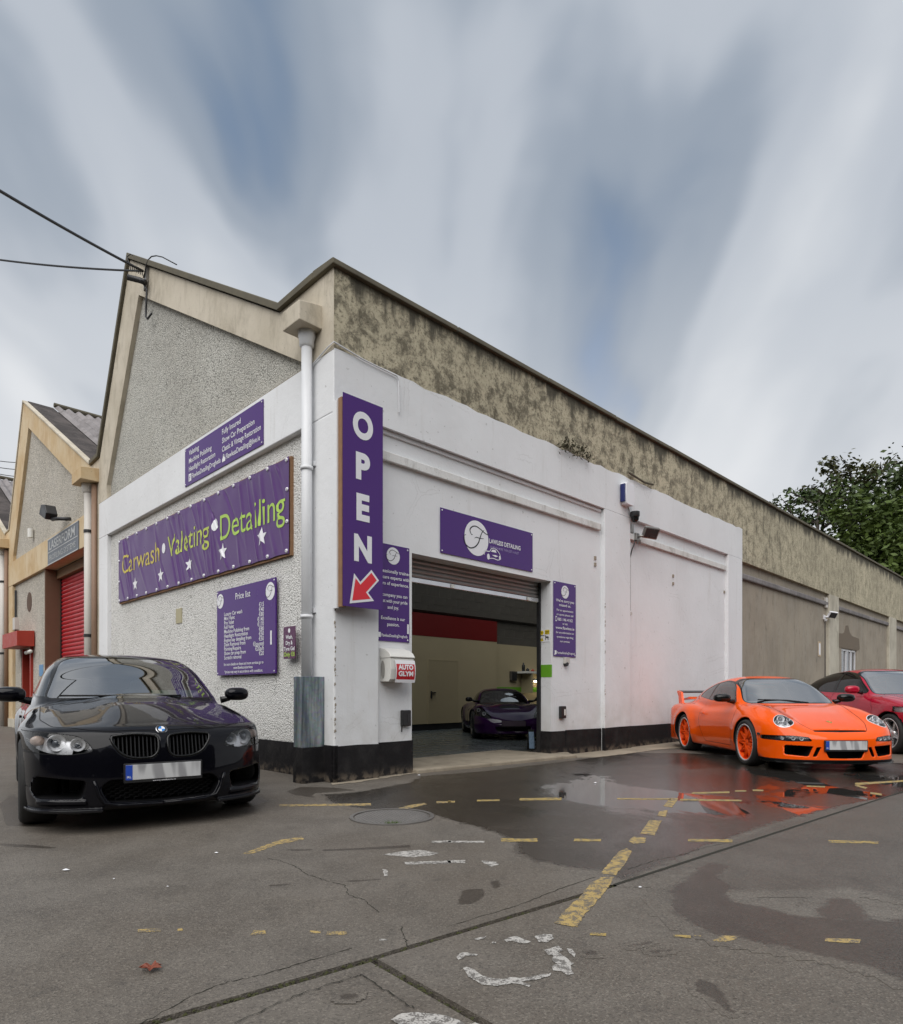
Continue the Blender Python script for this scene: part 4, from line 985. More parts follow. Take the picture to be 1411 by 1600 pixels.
def place(name, label, loc, ang, group=None, scale=1.): return tag(empty(name, Matrix.Translation(loc) @ Matrix.Rotation(ang, 4, 'Z') @ Matrix.Scale(scale, 4)), label, 'car', group)
def cab(par, x0, x1, w, z0, dashx, dashz):
    boxo('cabin_floor', x1, x0, -w, w, z0-.02, z0, M['interior'], par)
    blob_mesh(lambda X, Y, Z: rbox(X, Y, Z, (dashx, 0, dashz-.12), (.24, w, .12), .07), (dashx-.3, -w-.05, dashz-.28), (dashx+.3, w+.05, dashz+.04), .035, 'dashboard', M['interior'], par)
    boxo('firewall', dashx+.05, dashx+.08, -w, w, z0, dashz-.06, M['interior'], par)
    cy = -.36; P = [(dashx-.33+.05*math.sin(t), cy+.18*math.cos(t), dashz-.02+.17*math.sin(t)) for t in [2*math.pi*k/28 for k in range(29)]]
    MB().tube(P, .016, 8, cap=False).build('steering_wheel', M['interior'], par, smooth=True)

# ---- body shapes -------------------------------------------------------------------------------------------------
def make_body(c):
    """distance-like function of a car body from its outline curves (x forward from the front axle, y half width, z up)"""
    zc, cr, wpl, zprof, xf, lean, zg, wg, wgx, xr = (PW(c[k]) for k in ('top', 'crown', 'plan', 'side', 'nose', 'lean', 'roof', 'tumble', 'cabplan', 'tail'))
    fw, rw, ar = c['axles'][0], c['axles'][1], c['arch']
    extra = c.get('extra'); topx = c.get('topx'); kt = c.get('kt', .09); pre = c.get('pre')
    def raw(x, y, z):
        ay = np.abs(y); zt = zc(x)-cr(x)*(ay/.8)**c.get('cp', 2.6)
        if topx: zt = zt+topx(x, ay)
        fl_ = 0
        for (ax, ra, am) in ((fw, ar[0], c['flare'][0]), (rw, ar[1], c['flare'][1])): fl_ = fl_+am*np.exp(-((np.sqrt((x-ax)**2+(z-c['rz'])**2)-ra-.03)/.11)**2)
        wd = wpl(x)*zprof(z)+fl_*np.clip((z-.15)*6, 0, 1)
        if c.get('waist'): wd = wd-c['waist'](x, z)
        side = ay-wd; top = (z-zt)*.9; front = (x-(xf(ay)+lean(z)))*.9; back = (xr(ay)+c.get('rlean', lambda z: 0*z)(z)-x)*.9
        bot = c['floor'](x)-z if callable(c['floor']) else c['floor']-z
        b = smax(top, side, kt); b = smax(b, front, c.get('kf', .06)); b = smax(b, back, .08); b = smax(b, bot, .05)
        zr = zg(x)-1.2*np.maximum(0, x-c['roof'][-1][0])-1.2*np.maximum(0, c['roof'][0][0]-x)-c['rcrown']*(ay/.6)**2.2; g = smax((z-zr)*.8, (ay-wgx(x)*wg(z))*.95, c.get('kg', .10)); g = smax(g, .55-z, .02)
        f = smin(b, g, c.get('kb', .035))
        if extra: f = extra(f, x, ay, z)
        return f
    def wells(f, x, ay, z):
        for (ax, ra) in ((fw, ar[0]), (rw, ar[1])):
            cyl = np.sqrt((x-ax)**2+(z-c['rz'])**2)-ra; f = smax(f, -smax(cyl, .58-ay, .02), .012)
        return f
    def full(x, y, z):
        ay = np.abs(y); f = wells(raw(x, y, z), x, ay, z)
        for (poly, xmin, grow) in c.get('cuts', ()):
            f = smax(f, -smax(poly_sd(ay, z, poly)-grow, xmin-x, .004), .010)
        return f
    return raw, full
def build_shell(c, lo, hi, h):
    raw, full = make_body(c); s = Shell(full, lo, hi, h); s.raw = raw; s.c = c
    fw, rw, ar = c['axles'][0], c['axles'][1], c['arch']
    def inw(x, y, z):
        r = np.minimum(np.sqrt((x-fw)**2+(z-c['rz'])**2)-ar[0], np.sqrt((x-rw)**2+(z-c['rz'])**2)-ar[1]); return r-.004
    s.region('underbody', lambda x, y, z: np.maximum(inw(x, y, z), .50-y*0-np.abs(y)-.02))
    s.region('underbody', lambda x, y, z: z-(c['floor'](x) if callable(c['floor']) else c['floor'])-.012)
    if c.get('cuts'): s.region('intake', lambda x, y, z: raw(x, y, z)+.012, lambda x, y, z: x > c['cuts'][0][1]-.25)
    return s
def stroke3(par, name, mat, pts, r, n=8): return MB().tube(pts, r, n).build(name, mat, par, smooth=True)

# ---- black coupe ---------------------------------------------------------------------------------------------------
KID = rounded([(.028, .700), (.20, .714), (.345, .700), (.340, .655), (.285, .570), (.20, .537), (.08, .537), (.035, .575)], .045)
LOWC = rounded([(-.01, .385), (.36, .385), (.415, .33), (.36, .225), (-.01, .212)], .03)
LOWS = rounded([(.50, .385), (.80, .42), (.83, .33), (.80, .262), (.52, .262)], .03)
BM = dict(axles=(0., -2.761), rz=.335, arch=(.365, .375), flare=(.030, .034), floor=lambda x: .165+.0*x,
    top=[(-3.9, .90), (-3.7, 1.035), (-3.2, 1.06), (-2.6, 1.00), (-1.5, .96), (-.7, .965), (-.45, .965), (-.2, .938), (.15, .885), (.45, .826), (.66, .775), (.76, .738), (.85, .69)],
    crown=[(-3.9, .10), (-3, .10), (-2, .03), (-1, .03), (-.5, .08), (.2, .085), (.55, .07), (.9, .04)], cp=2.3,
    plan=[(-3.9, .78), (-3.5, .86), (-2.76, .885), (-1.6, .868), (-.8, .870), (0, .880), (.4, .878), (.9, .87)],
    side=[(.1, .93), (.25, .965), (.4, .99), (.6, 1.0), (.75, .992), (.9, .955), (1.1, .86)],
    nose=[(0, .835), (.15, .832), (.35, .808), (.55, .745), (.70, .655), (.80, .54), (.86, .38), (.90, .10), (.95, -.5)],
    lean=[(.1, -.05), (.2, -.005), (.35, .0), (.5, -.008), (.60, -.022), (.70, -.055), (.8, -.11)],
    tail=[(0, -3.82), (.5, -3.79), (.75, -3.66), (.87, -3.4), (.95, -3)],
    roof=[(-3.4, .90), (-3.15, 1.02), (-2.9, 1.12), (-2.5, 1.28), (-2.1, 1.385), (-1.65, 1.420), (-1.3, 1.395), (-1.1, 1.335), (-.8, 1.165), (-.5, .985), (-.3, .86), (-.1, .70)],
    rcrown=.052, cabplan=[(-3.3, .60), (-2.7, .70), (-2.0, .765), (-1.4, .785), (-.9, .775), (-.45, .755), (0, .70)],
    tumble=[(.6, 1.03), (.95, 1.0), (1.1, .935), (1.25, .85), (1.38, .735), (1.45, .66)],
    topx=lambda x, ay: .034*np.exp(-((ay/.34)**6))*np.clip((x+.75)/.3, 0, 1)*np.clip((.62-x)/.5, 0, 1)+.012*np.exp(-(((ay-.70)/.12)**2))*np.clip((.7-x)/.5, 0, 1)*np.clip((x+.6)/.3, 0, 1),
    cuts=[(KID, .52, 0.), (LOWC, .60, 0.), (LOWS, .36, 0.)], kt=.10, kb=.03)
def bm_extra(f, x, ay, z):
    # splitter lips at the outer corners, and the blade under each side intake
    f = smin(f, smax(np.abs(z-.235)-.016, smax(smax((x-(BMnose(ay)+.012))*.9, .50-ay, .01), ay-.80, .01), .008), .01)
    f = smin(f, smax(smax(np.abs(z-.172)-.014, (x-(BMnose(ay)+.025))*.9, .006), smax(.40-ay, ay-.87, .01), .006), .012)
    return f
BMnose = PW(BM['nose']); BM['extra'] = bm_extra
def black_coupe():
    c = place('black_coupe', 'glossy black coupe facing forward at the roughcast wall', (-2.625, 5.50, .0), R(-55.6))
    P = carpaint('black car paint', (.0025, .0025, .0045), .3, 1.30)
    s = build_shell(BM, (-3.95, -.02, .12), (.98, 1.02, 1.46), .0125)
    up = lambda x, y, z: z > .93
    ws = rounded([(-.70, .972), (.70, .972), (.565, 1.315), (.45, 1.362), (-.45, 1.362), (-.565, 1.315)], .05)
    wsf = lambda x, y, z: poly_sd(y, z, ws)
    s.region('frame_seal', lambda x, y, z: wsf(x, y, z)-.014, lambda x, y, z: (x > -1.4) & (z > .93))
    s.region('windscreen', wsf, lambda x, y, z: x > -1.4, only=('frame_seal',))
    sw = rounded([(-.60, .985), (-2.52, 1.055), (-2.40, 1.13), (-2.18, 1.275), (-1.75, 1.345), (-1.38, 1.335), (-1.12, 1.275)], .05)
    swf = lambda x, y, z: poly_sd(x, z, sw)
    s.region('side_seal', lambda x, y, z: swf(x, y, z)-.016, lambda x, y, z: np.abs(y) > .42)
    s.region('door_window', lambda x, y, z: np.maximum(swf(x, y, z), -1.72-x), None, only=('side_seal',)); s.region('quarter_window', lambda x, y, z: np.maximum(swf(x, y, z), x+1.77), None, only=('side_seal',))
    rw_ = rounded([(-.58, 1.06), (.58, 1.06), (.47, 1.33), (-.47, 1.33)], .06)
    s.region('rear_window', lambda x, y, z: poly_sd(y, z, rw_), lambda x, y, z: x < -2.0)
    HL = rounded([(.455, .598), (.60, .575), (.80, .585), (.93, .62), (.93, .735), (.80, .732), (.66, .722), (.54, .700), (.49, .655)], .035)
    hlf = lambda x, y, z: poly_sd(y, z, HL)
    s.region('lamp_seal', lambda x, y, z: hlf(x, y, z)-.006, lambda x, y, z: x > .12)
    s.region('headlight', hlf, lambda x, y, z: x > .12, only=('lamp_seal',)); s.region('headlight_outer', lambda x, y, z: .605-.25*(z-.65)-np.abs(y), lambda x, y, z: x > .1, only=('headlight',))
    hood = rounded([(.745, -.0), (.72, .36), (.66, .50), (.50, .70), (.20, .765), (-.50, .74), (-.50, -.0), (-.52, -.2), (.74, -.2)], .05)
    s.line(lambda x, y, z: poly_sd(x, y, hood), lambda x, y, z: (z > .66) & (x > -.6) & (y > .01) & (z < 1.0))
    dl = lambda x, y, z: poly_sd(x, z, rounded([(-.52, .97), (-.42, .80), (-.40, .30), (-1.70, .30), (-1.80, .80), (-1.76, .99)], .06))
    s.line(dl, lambda x, y, z: (np.abs(y) > .5) & (z < .96))
    s.line(lambda x, y, z: poly_sd(x, z, [(-.02, .60), (1.5, .555), (1.5, .35), (.30, .34), (.27, .5)]), lambda x, y, z: (np.abs(y) > .80) & (x > .25) & (x < .6) & (z < .62))
    s.region('bonnet', lambda x, y, z: poly_sd(x, y, hood), lambda x, y, z: (z > .66) & (x > -.6) & (z < 1.0))
    s.region('door', lambda x, y, z: poly_sd(x, z, rounded([(-.52, .97), (-.42, .80), (-.40, .30), (-1.70, .30), (-1.80, .80), (-1.76, .99)], .06)), lambda x, y, z: (np.abs(y) > .5) & (z < .97))
    s.region('bumper', lambda x, y, z: np.maximum(np.maximum(z-.60, .38-x), -1e3), lambda x, y, z: x > .30)
    vent = rounded([(-.30, .30), (-.24, .30), (-.26, .44), (-.32, .44)], .02)
    s.region('bonnet_vent', lambda x, y, z: poly_sd(x, y, vent), lambda x, y, z: z > .8, only=('bonnet',))
    s.bake()
    s.part([0], P, c, 'body'); s.part(['bonnet'], P, c, 'bonnet'); s.part(['bumper'], P, c, 'bumper'); s.both(['door'], P, c, 'door')
    s.part(['shut_line'], M['mesh'], c, 'shut_line', push=-.003); s.part(['underbody'], M['mesh'], c, 'underbody'); s.islands('intake', M['mesh'], c, 'intake'); s.both(['bonnet_vent'], M['mesh'], c, 'bonnet_vent')
    s.part(['windscreen'], M['screen'], c, 'windscreen', push=-.003); s.part(['frame_seal'], M['blackgloss'], c, 'windscreen_frame'); s.part(['rear_window'], M['glass'], c, 'rear_window')
    s.both(['side_seal'], M['blackgloss'], c, 'window_frame'); s.both(['door_window'], M['glass'], c, 'door_window', -.003); s.both(['quarter_window'], M['glass'], c, 'quarter_window', -.003)
    hl = s.both(['headlight', 'headlight_outer'], M['lens'], c, 'headlight'); s.both(['lamp_seal'], M['mesh'], c, 'lamp_seal')
    s.both(['headlight', 'lamp_seal'], M['lampdark'], c, 'lamp_housing', -.12); s.both(['headlight_outer'], M['lampsilver'], c, 'lamp_reflector', -.085)
    for sg in (1, -1):
        h_ = hl[0] if sg > 0 else hl[1]
        for (y, z, r) in ((.545, .640, .047), (.675, .652, .058)):
            x = s.front_x(y, z); lamp_unit(h_, x-.075, sg*y, z, r, dirn=(1, sg*.10, 0))
        x = s.front_x(.80, .668); MB().lathe([(0, .0), (.05, .006), (.06, -.03)], lambda a, b, h, x=x, sg=sg: (x-.075+h*.5, sg*.785+a*.8, .664+b*.62), 24).build('indicator', M['amber'], h_, smooth=True, mtx=Matrix.Identity(4))
    # kidney grilles: surround and upright bars
    for sg in (1, -1):
        g = empty('grille', None, c)
        pts = [(s.front_x(y, z)+.006, sg*y, z) for y, z in KID]; P0 = [sum((Vector(q) for q in pts), Vector())/len(pts)]
        # the cut leaves a hole: take the surface just outside it
        ring = []
        for (y, z) in KID:
            d = Vector((y-.19, z-.63)).normalized()*.018; ring.append((s.front_x(y, z)+.001, sg*y, z))
        rr = [Vector(q) for q in ring]; fit = [ (rr[i-1]+rr[i]*2+rr[(i+1) % len(rr)])/4 for i in range(len(rr))]
        MB().tube(fit+[fit[0], fit[1]], .0085, 8, cap=False).build('surround', M['blackgloss'], g, smooth=True)
        for k in range(11):
            y = .052+k*.0272; zs_ = [z for z in np.linspace(.53, .715, 60) if poly_sd(np.array([y]), np.array([z]), KID)[0] < -.004]
            if len(zs_) < 4: continue
            z0, z1 = zs_[0], zs_[-1]; xa = s.front_x(y, z0)-.016; xb = s.front_x(y, z1)-.016
            MB().add([(xa-.03, sg*y-.004, z0), (xa, sg*y-.004, z0), (xa, sg*y+.004, z0), (xa-.03, sg*y+.004, z0), (xb-.03, sg*y-.004, z1), (xb, sg*y-.004, z1), (xb, sg*y+.004, z1), (xb-.03, sg*y+.004, z1)], [(0,3,2,1),(4,5,6,7),(0,1,5,4),(1,2,6,5),(2,3,7,6),(3,0,4,7)]).build('bar' , M['mesh'], g)
    # mesh of the lower intake
    ms_ = MB()
    for k in range(26):
        y = -.39+k*.031
        for j in range(5):
            z = .225+j*.034+(.017 if k % 2 else 0)
            if poly_sd(np.array([abs(y)]), np.array([z]), LOWC)[0] < -.012: ms_.box(.715-.18*y*y, .735-.18*y*y, y-.011, y+.011, z-.0035, z+.0035); ms_.box(.715-.18*y*y, .73-.18*y*y, y-.0165, y-.0105, z-.017, z+.003)
    tag(ms_.build('intake_mesh', M['mesh'], c), kind='stuff')
    for sg in (1, -1):
        pts = [(s.front_x(y, z)+.004, sg*y, z) for y, z in ((.455, .385), (.44, .34), (.425, .28), (.39, .22), (.30, .200), (.15, .196), (0, .195))]
        stroke3(c, 'intake_rim', P, pts, .013)
    xp = s.front_x(0, .44)+.014; pl_ = number_plate(c, xp, .437)
    t = Print(.0); V = t.text('www.joeduffybmw.ie', 0, 0, .012, align='c', width=.16, bold=.01).mb.v; t.mb.v = [(.0022+.003, q[0], q[1]-.0715) for q in V]; t.build('lettering', M['print'], pl_)
    # round badge on the bonnet edge
    xb = .735; zb_ = float(make_z(s, xb, 0)); bd = empty('badge', Matrix.Translation((xb, 0, zb_+.002)) @ Matrix.Rotation(R(52), 4, 'Y'), c); r = .041
    F_ = lambda a, b, h: (a, b, h)
    MB().lathe([(0, .004), (r*.95, .004), (r, .0), (r, -.01)], F_, 32).build('ring', M['chrome'], bd, smooth=True)
    MB().lathe([(r*.60, .0055), (r*.92, .0055)], F_, 32).build('band', M['ink'], bd)
    for k in range(4): MB().lathe([(0, .0056), (r*.58, .0056)], F_, 8, k*math.pi/2, (k+1)*math.pi/2).build('quarter', M['print'] if k % 2 else plain('badge blue', (.03, .22, .6), .3), bd)
    cab(c, -.5, -2.7, .74, .30, -.78, .93); seats(c, (-1.45, -2.2), .42, top=.60)
    boxo('rear_shelf', -2.9, -2.45, -.60, .60, .98, 1.0, M['interior'], c)
    p_ = MB().add([(-.60, .14, .985), (-.60, .64, .975), (-.78, .64, 1.075), (-.78, .14, 1.085)], [(0, 1, 2, 3)]); 
    for k, (y0, y1, m_) in enumerate(((.16, .32, plain('pale green permit', (.45, .62, .50), .6)), (.31, .40, M['print']), (.41, .58, plain('pale blue permit', (.45, .58, .68), .6)))):
        MB().add([(-.60, y0, .985), (-.60, y1, .978), (-.70, y1, 1.04), (-.70, y0, 1.045)], [(0, 1, 2, 3)]).build('permit', m_, c)
    for sg in (1, -1):
        mirror(c, sg*.955, (-.62, sg*.80, 1.005), P, (.09, .115, .066))
        stroke3(c, 'wiper', M['mesh'], [(-.47, sg*.02+.25, .985), (-.50, .0+sg*.2, .992), (-.54, sg*.5-.1, .992)], .008)
    MB().lathe([(0, 0), (.022, 0), (.022, -.004), (0, -.004)], lambda a, b, h: (-2.0+a*.4, .88+h, .70+b), 12)
    for sg in (1, -1): boxo('door_handle', -1.62, -1.42, sg*.872-.012, sg*.872+.012, .775, .80, P, c, bevel=.008)
    # chrome gill behind the front wheel
    for sg in (1, -1): boxo('side_gill', -.46, -.30, sg*.895-.012, sg*.895+.006, .60, .66, M['dark'], c, bevel=.006)
    wheels(c, 0, -2.761, .772, .335, .255, .245, 'twin', (M['dark'], M['alu']), 0)
    return c
def make_z(s, x, y):
    zs = np.linspace(1.6, .2, 900); v = s.ev(np.stack([np.full_like(zs, x), np.full_like(zs, abs(y)), zs], 1)); return zs[int(np.argmax(v < 0))]
black_coupe()

# ---- orange sports car ---------------------------------------------------------------------------------------------
PC_S = rounded([(.385, .335), (.68, .345), (.68, .225), (.44, .205)], .02); PC_V = rounded([(.295, .325), (.345, .325), (.395, .205), (.350, .205)], .012)
PC_C = rounded([(-.01, .315), (.262, .315), (.205, .188), (-.01, .183)], .018); PC_H = [(-.01, .556), (.335, .556), (.335, .518), (-.01, .512)]
PC = dict(axles=(0., -2.355), rz=.322, arch=(.352, .358), flare=(.022, .035), floor=lambda x: np.where(x > .3, .118, .15),
    top=[(-3.62, .60), (-3.45, .76), (-3.15, .86), (-2.6, .86), (-1.6, .80), (-.9, .83), (-.5, .855), (-.25, .835), (.1, .765), (.4, .680), (.62, .605), (.78, .535), (.92, .44)],
    crown=[(-3.6, .10), (-2.4, .03), (-1, .04), (-.3, .05), (.4, .05), (.9, .06)], cp=3.0,
    plan=[(-3.6, .76), (-3.0, .875), (-2.355, .888), (-1.7, .855), (-.9, .842), (0, .862), (.5, .862), (.9, .83)],
    side=[(.1, .93), (.2, .97), (.4, 1.0), (.55, 1.0), (.7, .965), (.85, .90), (1.0, .80)],
    nose=[(0, .905), (.2, .898), (.4, .865), (.6, .785), (.72, .69), (.80, .56), (.86, .36), (.9, .05), (.95, -.5)],
    lean=[(.08, -.05), (.14, .0), (.3, .0), (.42, -.006), (.5, -.035), (.58, -.095), (.7, -.22)],
    tail=[(0, -3.56), (.5, -3.52), (.75, -3.38), (.86, -3.1), (.95, -2.6)],
    roof=[(-3.6, .60), (-3.2, .83), (-2.7, 1.01), (-2.2, 1.165), (-1.7, 1.262), (-1.3, 1.285), (-1.02, 1.255), (-.85, 1.195), (-.6, 1.03), (-.36, .865), (-.1, .68)],
    rcrown=.06, cabplan=[(-3.3, .40), (-2.7, .55), (-2.0, .685), (-1.4, .735), (-.9, .735), (-.4, .71), (0, .66)],
    tumble=[(.6, 1.03), (.86, 1.0), (1.0, .90), (1.15, .765), (1.26, .62)],
    topx=lambda x, ay: np.exp(-(((ay-.615)/.155)**2))*np.interp(x, [-.7, -.2, .2, .45, .62, .75, .95], [0, .04, .072, .085, .06, .02, 0.]),
    cuts=[(PC_S, .50, 0.), (PC_V, .72, 0.), (PC_C, .74, 0.), (PC_H, .755, 0.)], kt=.085, kf=.05, kb=.045)
def orange_car():
    c = place('orange_sports_car', 'bright orange rear winged sports car with orange mesh wheels beside the wet patch', (4.975, 9.0, 0), R(-90.2))
    P = carpaint('orange car paint', (.86, .098, .002), .4, 1.4)
    s = build_shell(PC, (-3.65, -.02, .08), (1.0, 1.02, 1.33), .0125)
    ws = rounded([(-.655, .872), (.655, .872), (.525, 1.175), (.42, 1.228), (-.42, 1.228), (-.525, 1.175)], .07); wsf = lambda x, y, z: poly_sd(y, z, ws)
    s.region('frame_seal', lambda x, y, z: wsf(x, y, z)-.013, lambda x, y, z: (x > -1.12) & (z > .83)); s.region('windscreen', wsf, lambda x, y, z: x > -1.2, only=('frame_seal',))
    sw = rounded([(-.60, .868), (-1.5, .905), (-2.30, .965), (-2.12, 1.06), (-1.76, 1.165), (-1.40, 1.205), (-1.10, 1.180), (-.90, 1.10)], .06); swf = lambda x, y, z: poly_sd(x, z, sw)
    s.region('side_seal', lambda x, y, z: swf(x, y, z)-.012, lambda x, y, z: np.abs(y) > .36)
    s.region('door_window', lambda x, y, z: np.maximum(swf(x, y, z), -1.66-x), None, only=('side_seal',)); s.region('quarter_window', lambda x, y, z: np.maximum(swf(x, y, z), x+1.69), None, only=('side_seal',))
    lx = s.front_x(.612, .655); hf = lambda x, y, z: np.sqrt(((x-lx+.012)*.93)**2+((np.abs(y)-.612)*1.12)**2+(z-.652)**2)-.122
    s.region('lamp_seal', lambda x, y, z: hf(x, y, z)-.010, lambda x, y, z: (x > .1) & (z > .45)); s.region('headlight', hf, lambda x, y, z: (x > .1) & (z > .45), only=('lamp_seal',))
    fg = rounded([(.395, .400), (.43, .452), (.60, .468), (.845, .462), (.845, .405), (.62, .392)], .018)
    s.region('fog_lamp', lambda x, y, z: poly_sd(y, z, fg), lambda x, y, z: x > .35)
    s.region('splitter', lambda x, y, z: np.maximum(z-.165, .25-x), None)
    hood = rounded([(.80, -.1), (.79, .34), (.60, .43), (.25, .475), (-.40, .60), (-.44, .45), (-.46, -.1)], .05)
    s.line(lambda x, y, z: poly_sd(x, y, hood), lambda x, y, z: (z > .45) & (x > -.42) & (y > .01) & (z < .95) & (x < .80))
    dr = rounded([(-.42, .90), (-.44, .62), (-.50, .24), (-1.50, .235), (-1.72, .50), (-1.76, .93)], .06); df = lambda x, y, z: poly_sd(x, z, dr)
    s.line(lambda x, y, z: df(x, y, z), lambda x, y, z: (np.abs(y) > .55) & (z < .862))
    s.region('shut_line', lambda x, y, z: np.sqrt((x+.12)**2*1.2+(z-.74)**2)-.075, lambda x, y, z: (y < -9))
    s.region('bonnet', lambda x, y, z: poly_sd(x, y, hood), lambda x, y, z: (z > .45) & (z < .95)); s.region('door', df, lambda x, y, z: (np.abs(y) > .55) & (z < .868))
    s.region('bumper', lambda x, y, z: np.maximum(z-.52, .36-x)); s.region('sill', lambda x, y, z: np.maximum(z-.235, np.maximum(x+.38, -1.98-x)))
    s.bake()
    for n, nm in ((0, 'body'), ('bonnet', 'bonnet'), ('bumper', 'bumper'), ('sill', 'sill')): s.part([n], P, c, nm)
    s.both(['door'], P, c, 'door'); s.part(['shut_line'], plain('orange shut line', (.10, .012, .003), .6), c, 'shut_line', push=-.003)
    for n in ('underbody', 'splitter'): s.part([n], M['mesh'], c, n)
    s.islands('intake', M['mesh'], c, 'intake')
    s.part(['windscreen'], M['screen2'], c, 'windscreen', push=-.003); s.part(['frame_seal'], M['blackgloss'], c, 'windscreen_frame'); s.both(['side_seal'], M['blackgloss'], c, 'window_frame')
    s.both(['door_window'], M['glass'], c, 'door_window', -.003); s.both(['quarter_window'], M['glass'], c, 'quarter_window', -.003)
    hl = s.both(['headlight'], M['lens'], c, 'headlight'); s.both(['lamp_seal'], M['lampsilver'], c, 'lamp_seal'); s.both(['headlight', 'lamp_seal'], M['lampring'], c, 'lamp_housing', -.065)
    for sg in (1, -1):
        h_ = hl[0] if sg > 0 else hl[1]
        lamp_unit(h_, lx-.058, sg*.625, .672, .045, dirn=(1, sg*.15, .45), dep=.05); lamp_unit(h_, lx+.0, sg*.595, .610, .034, dirn=(1, sg*.15, .45), dep=.04); lamp_unit(h_, lx-.035, sg*.685, .635, .022, dirn=(1, sg*.2, .4), dep=.03); lamp_unit(h_, lx-.02, sg*.545, .665, .020, dirn=(1, sg*.1, .4), dep=.03)
    fl_ = s.both(['fog_lamp'], M['lens'], c, 'fog_lamp'); s.both(['fog_lamp'], M['lampdark'], c, 'lamp_housing', -.035)
    for sg in (1, -1):
        for (y, r, m_) in ((.50, .024, None), (.585, .024, None), (.69, .022, (M['lampsilver'], M['lampsilver']))): lamp_unit(fl_[0] if sg > 0 else fl_[1], s.front_x(y, .43)-.026, sg*y, .43, r, dirn=(1, sg*.25, 0), dep=.02, mats=m_)
    # intake grilles behind the openings, splitter blade
    ms_ = MB()
    for k in range(34):
        y = -.70+k*.0425
        ms_.box(.66-.35*y*y, .672-.35*y*y, y-.003, y+.003, .19, .34)
    for j in range(6): ms_.box(.665, .675, -.27, .27, .19+j*.024, .194+j*.024)
    tag(ms_.build('intake_mesh', M['blackgloss'], c), kind='stuff')
    NP = PW(PC['nose']); ys = np.linspace(-.84, .84, 40); P0 = []
    mbs = MB(); V = []
    for y in ys:
        x = float(NP(abs(y))); V += [(x+.028, y*1.012, .118), (x+.024, y*1.012, .136), (x-.10, y*.97, .140), (x-.10, y*.97, .112)]
    mbs.add(V, [(4*i+j, 4*i+(j+1) % 4, 4*i+4+(j+1) % 4, 4*i+4+j) for i in range(39) for j in range(4)]); mbs.build('splitter_blade', M['blackgloss'], c)
    number_plate(c, s.front_x(0, .35)+.012, .352)
    crest = empty('crest', Matrix.Translation((.55, 0, float(make_z(s, .55, 0))+.001)) @ Matrix.Rotation(R(22), 4, 'Y'), c)
    q = Print(.002); q.poly([(-.035, -.028), (-.02, -.033), (.03, -.02), (.042, 0), (.03, .02), (-.02, .033), (-.035, .028)]); q.build('shield', plain('gold crest', (.62, .42, .10), .3, .8), crest)
    q = Print(.003); q.rect(-.025, .0, .004, .024); q.rect(.004, .026, -.016, -.003); q.build('field', M['red'], crest); q = Print(.0035); q.ellipse(.002, 0, .012, .010); q.build('inner_shield', M['yellow'], crest)
    cab(c, -.45, -2.2, .68, .28, -.68, .86); seats(c, (-1.45,), .34, top=.60)
    cage = MB()
    for sg in (1, -1): cage.tube([(-1.9, sg*.55, .4), (-1.85, sg*.52, .95), (-1.78, sg*.46, 1.14), (-1.78, 0, 1.18)], .02, 8)
    cage.build('roll_hoop', M['dark'], c, smooth=True)
    for sg in (1, -1):
        mirror(c, sg*.925, (-.60, sg*.74, .94), M['blackgloss'], (.085, .125, .062))
        stroke3(c, 'wiper', M['mesh'], [(-.37, sg*.05+.18, .872), (-.43, sg*.05-.10, .905), (-.45, sg*.05-.42, .915)], .009)
        boxo('door_handle', -1.62, -1.50, sg*.862-.010, sg*.862+.012, .675, .70, P, c, bevel=.008)
        boxo('side_marker', -.0+.37, .44, sg*.862-.01, sg*.862+.004, .455, .485, M['lampdark'], c, bevel=.005)
    # rear wing on two uprights
    wg_ = empty('rear_wing', None, c)
    for sg in (1, -1):
        MB().prism([(-3.28, .80), (-3.08, .80), (-3.12, .92), (-3.16, 1.03), (-3.36, 1.06), (-3.38, 1.03), (-3.30, .95)], lambda u, v, d: (u, d, v), sg*.62-.022, sg*.62+.022).build('upright', P, wg_, bevel=.008)
    prf = [(-3.12, 1.022), (-3.16, 1.042), (-3.28, 1.055), (-3.40, 1.066), (-3.40, 1.05), (-3.28, 1.030), (-3.16, 1.012)]
    MB().prism(prf, lambda u, v, d: (u, d, v), -.60, .60).build('blade', M['blackgloss'], wg_, bevel=.004)
    MB().prism([(-3.0, .90), (-3.45, .87), (-3.50, .90), (-3.15, .94)], lambda u, v, d: (u, d, v), -.50, .50).build('engine_lid_lip', P, wg_, bevel=.02)
    wheels(c, 0, -2.355, .755, .322, .25, .252, 'mesh', (plain('orange wheel enamel', (.88, .085, .004), .45, var=.03, spec=.2), M['polish']), 0)
    return c
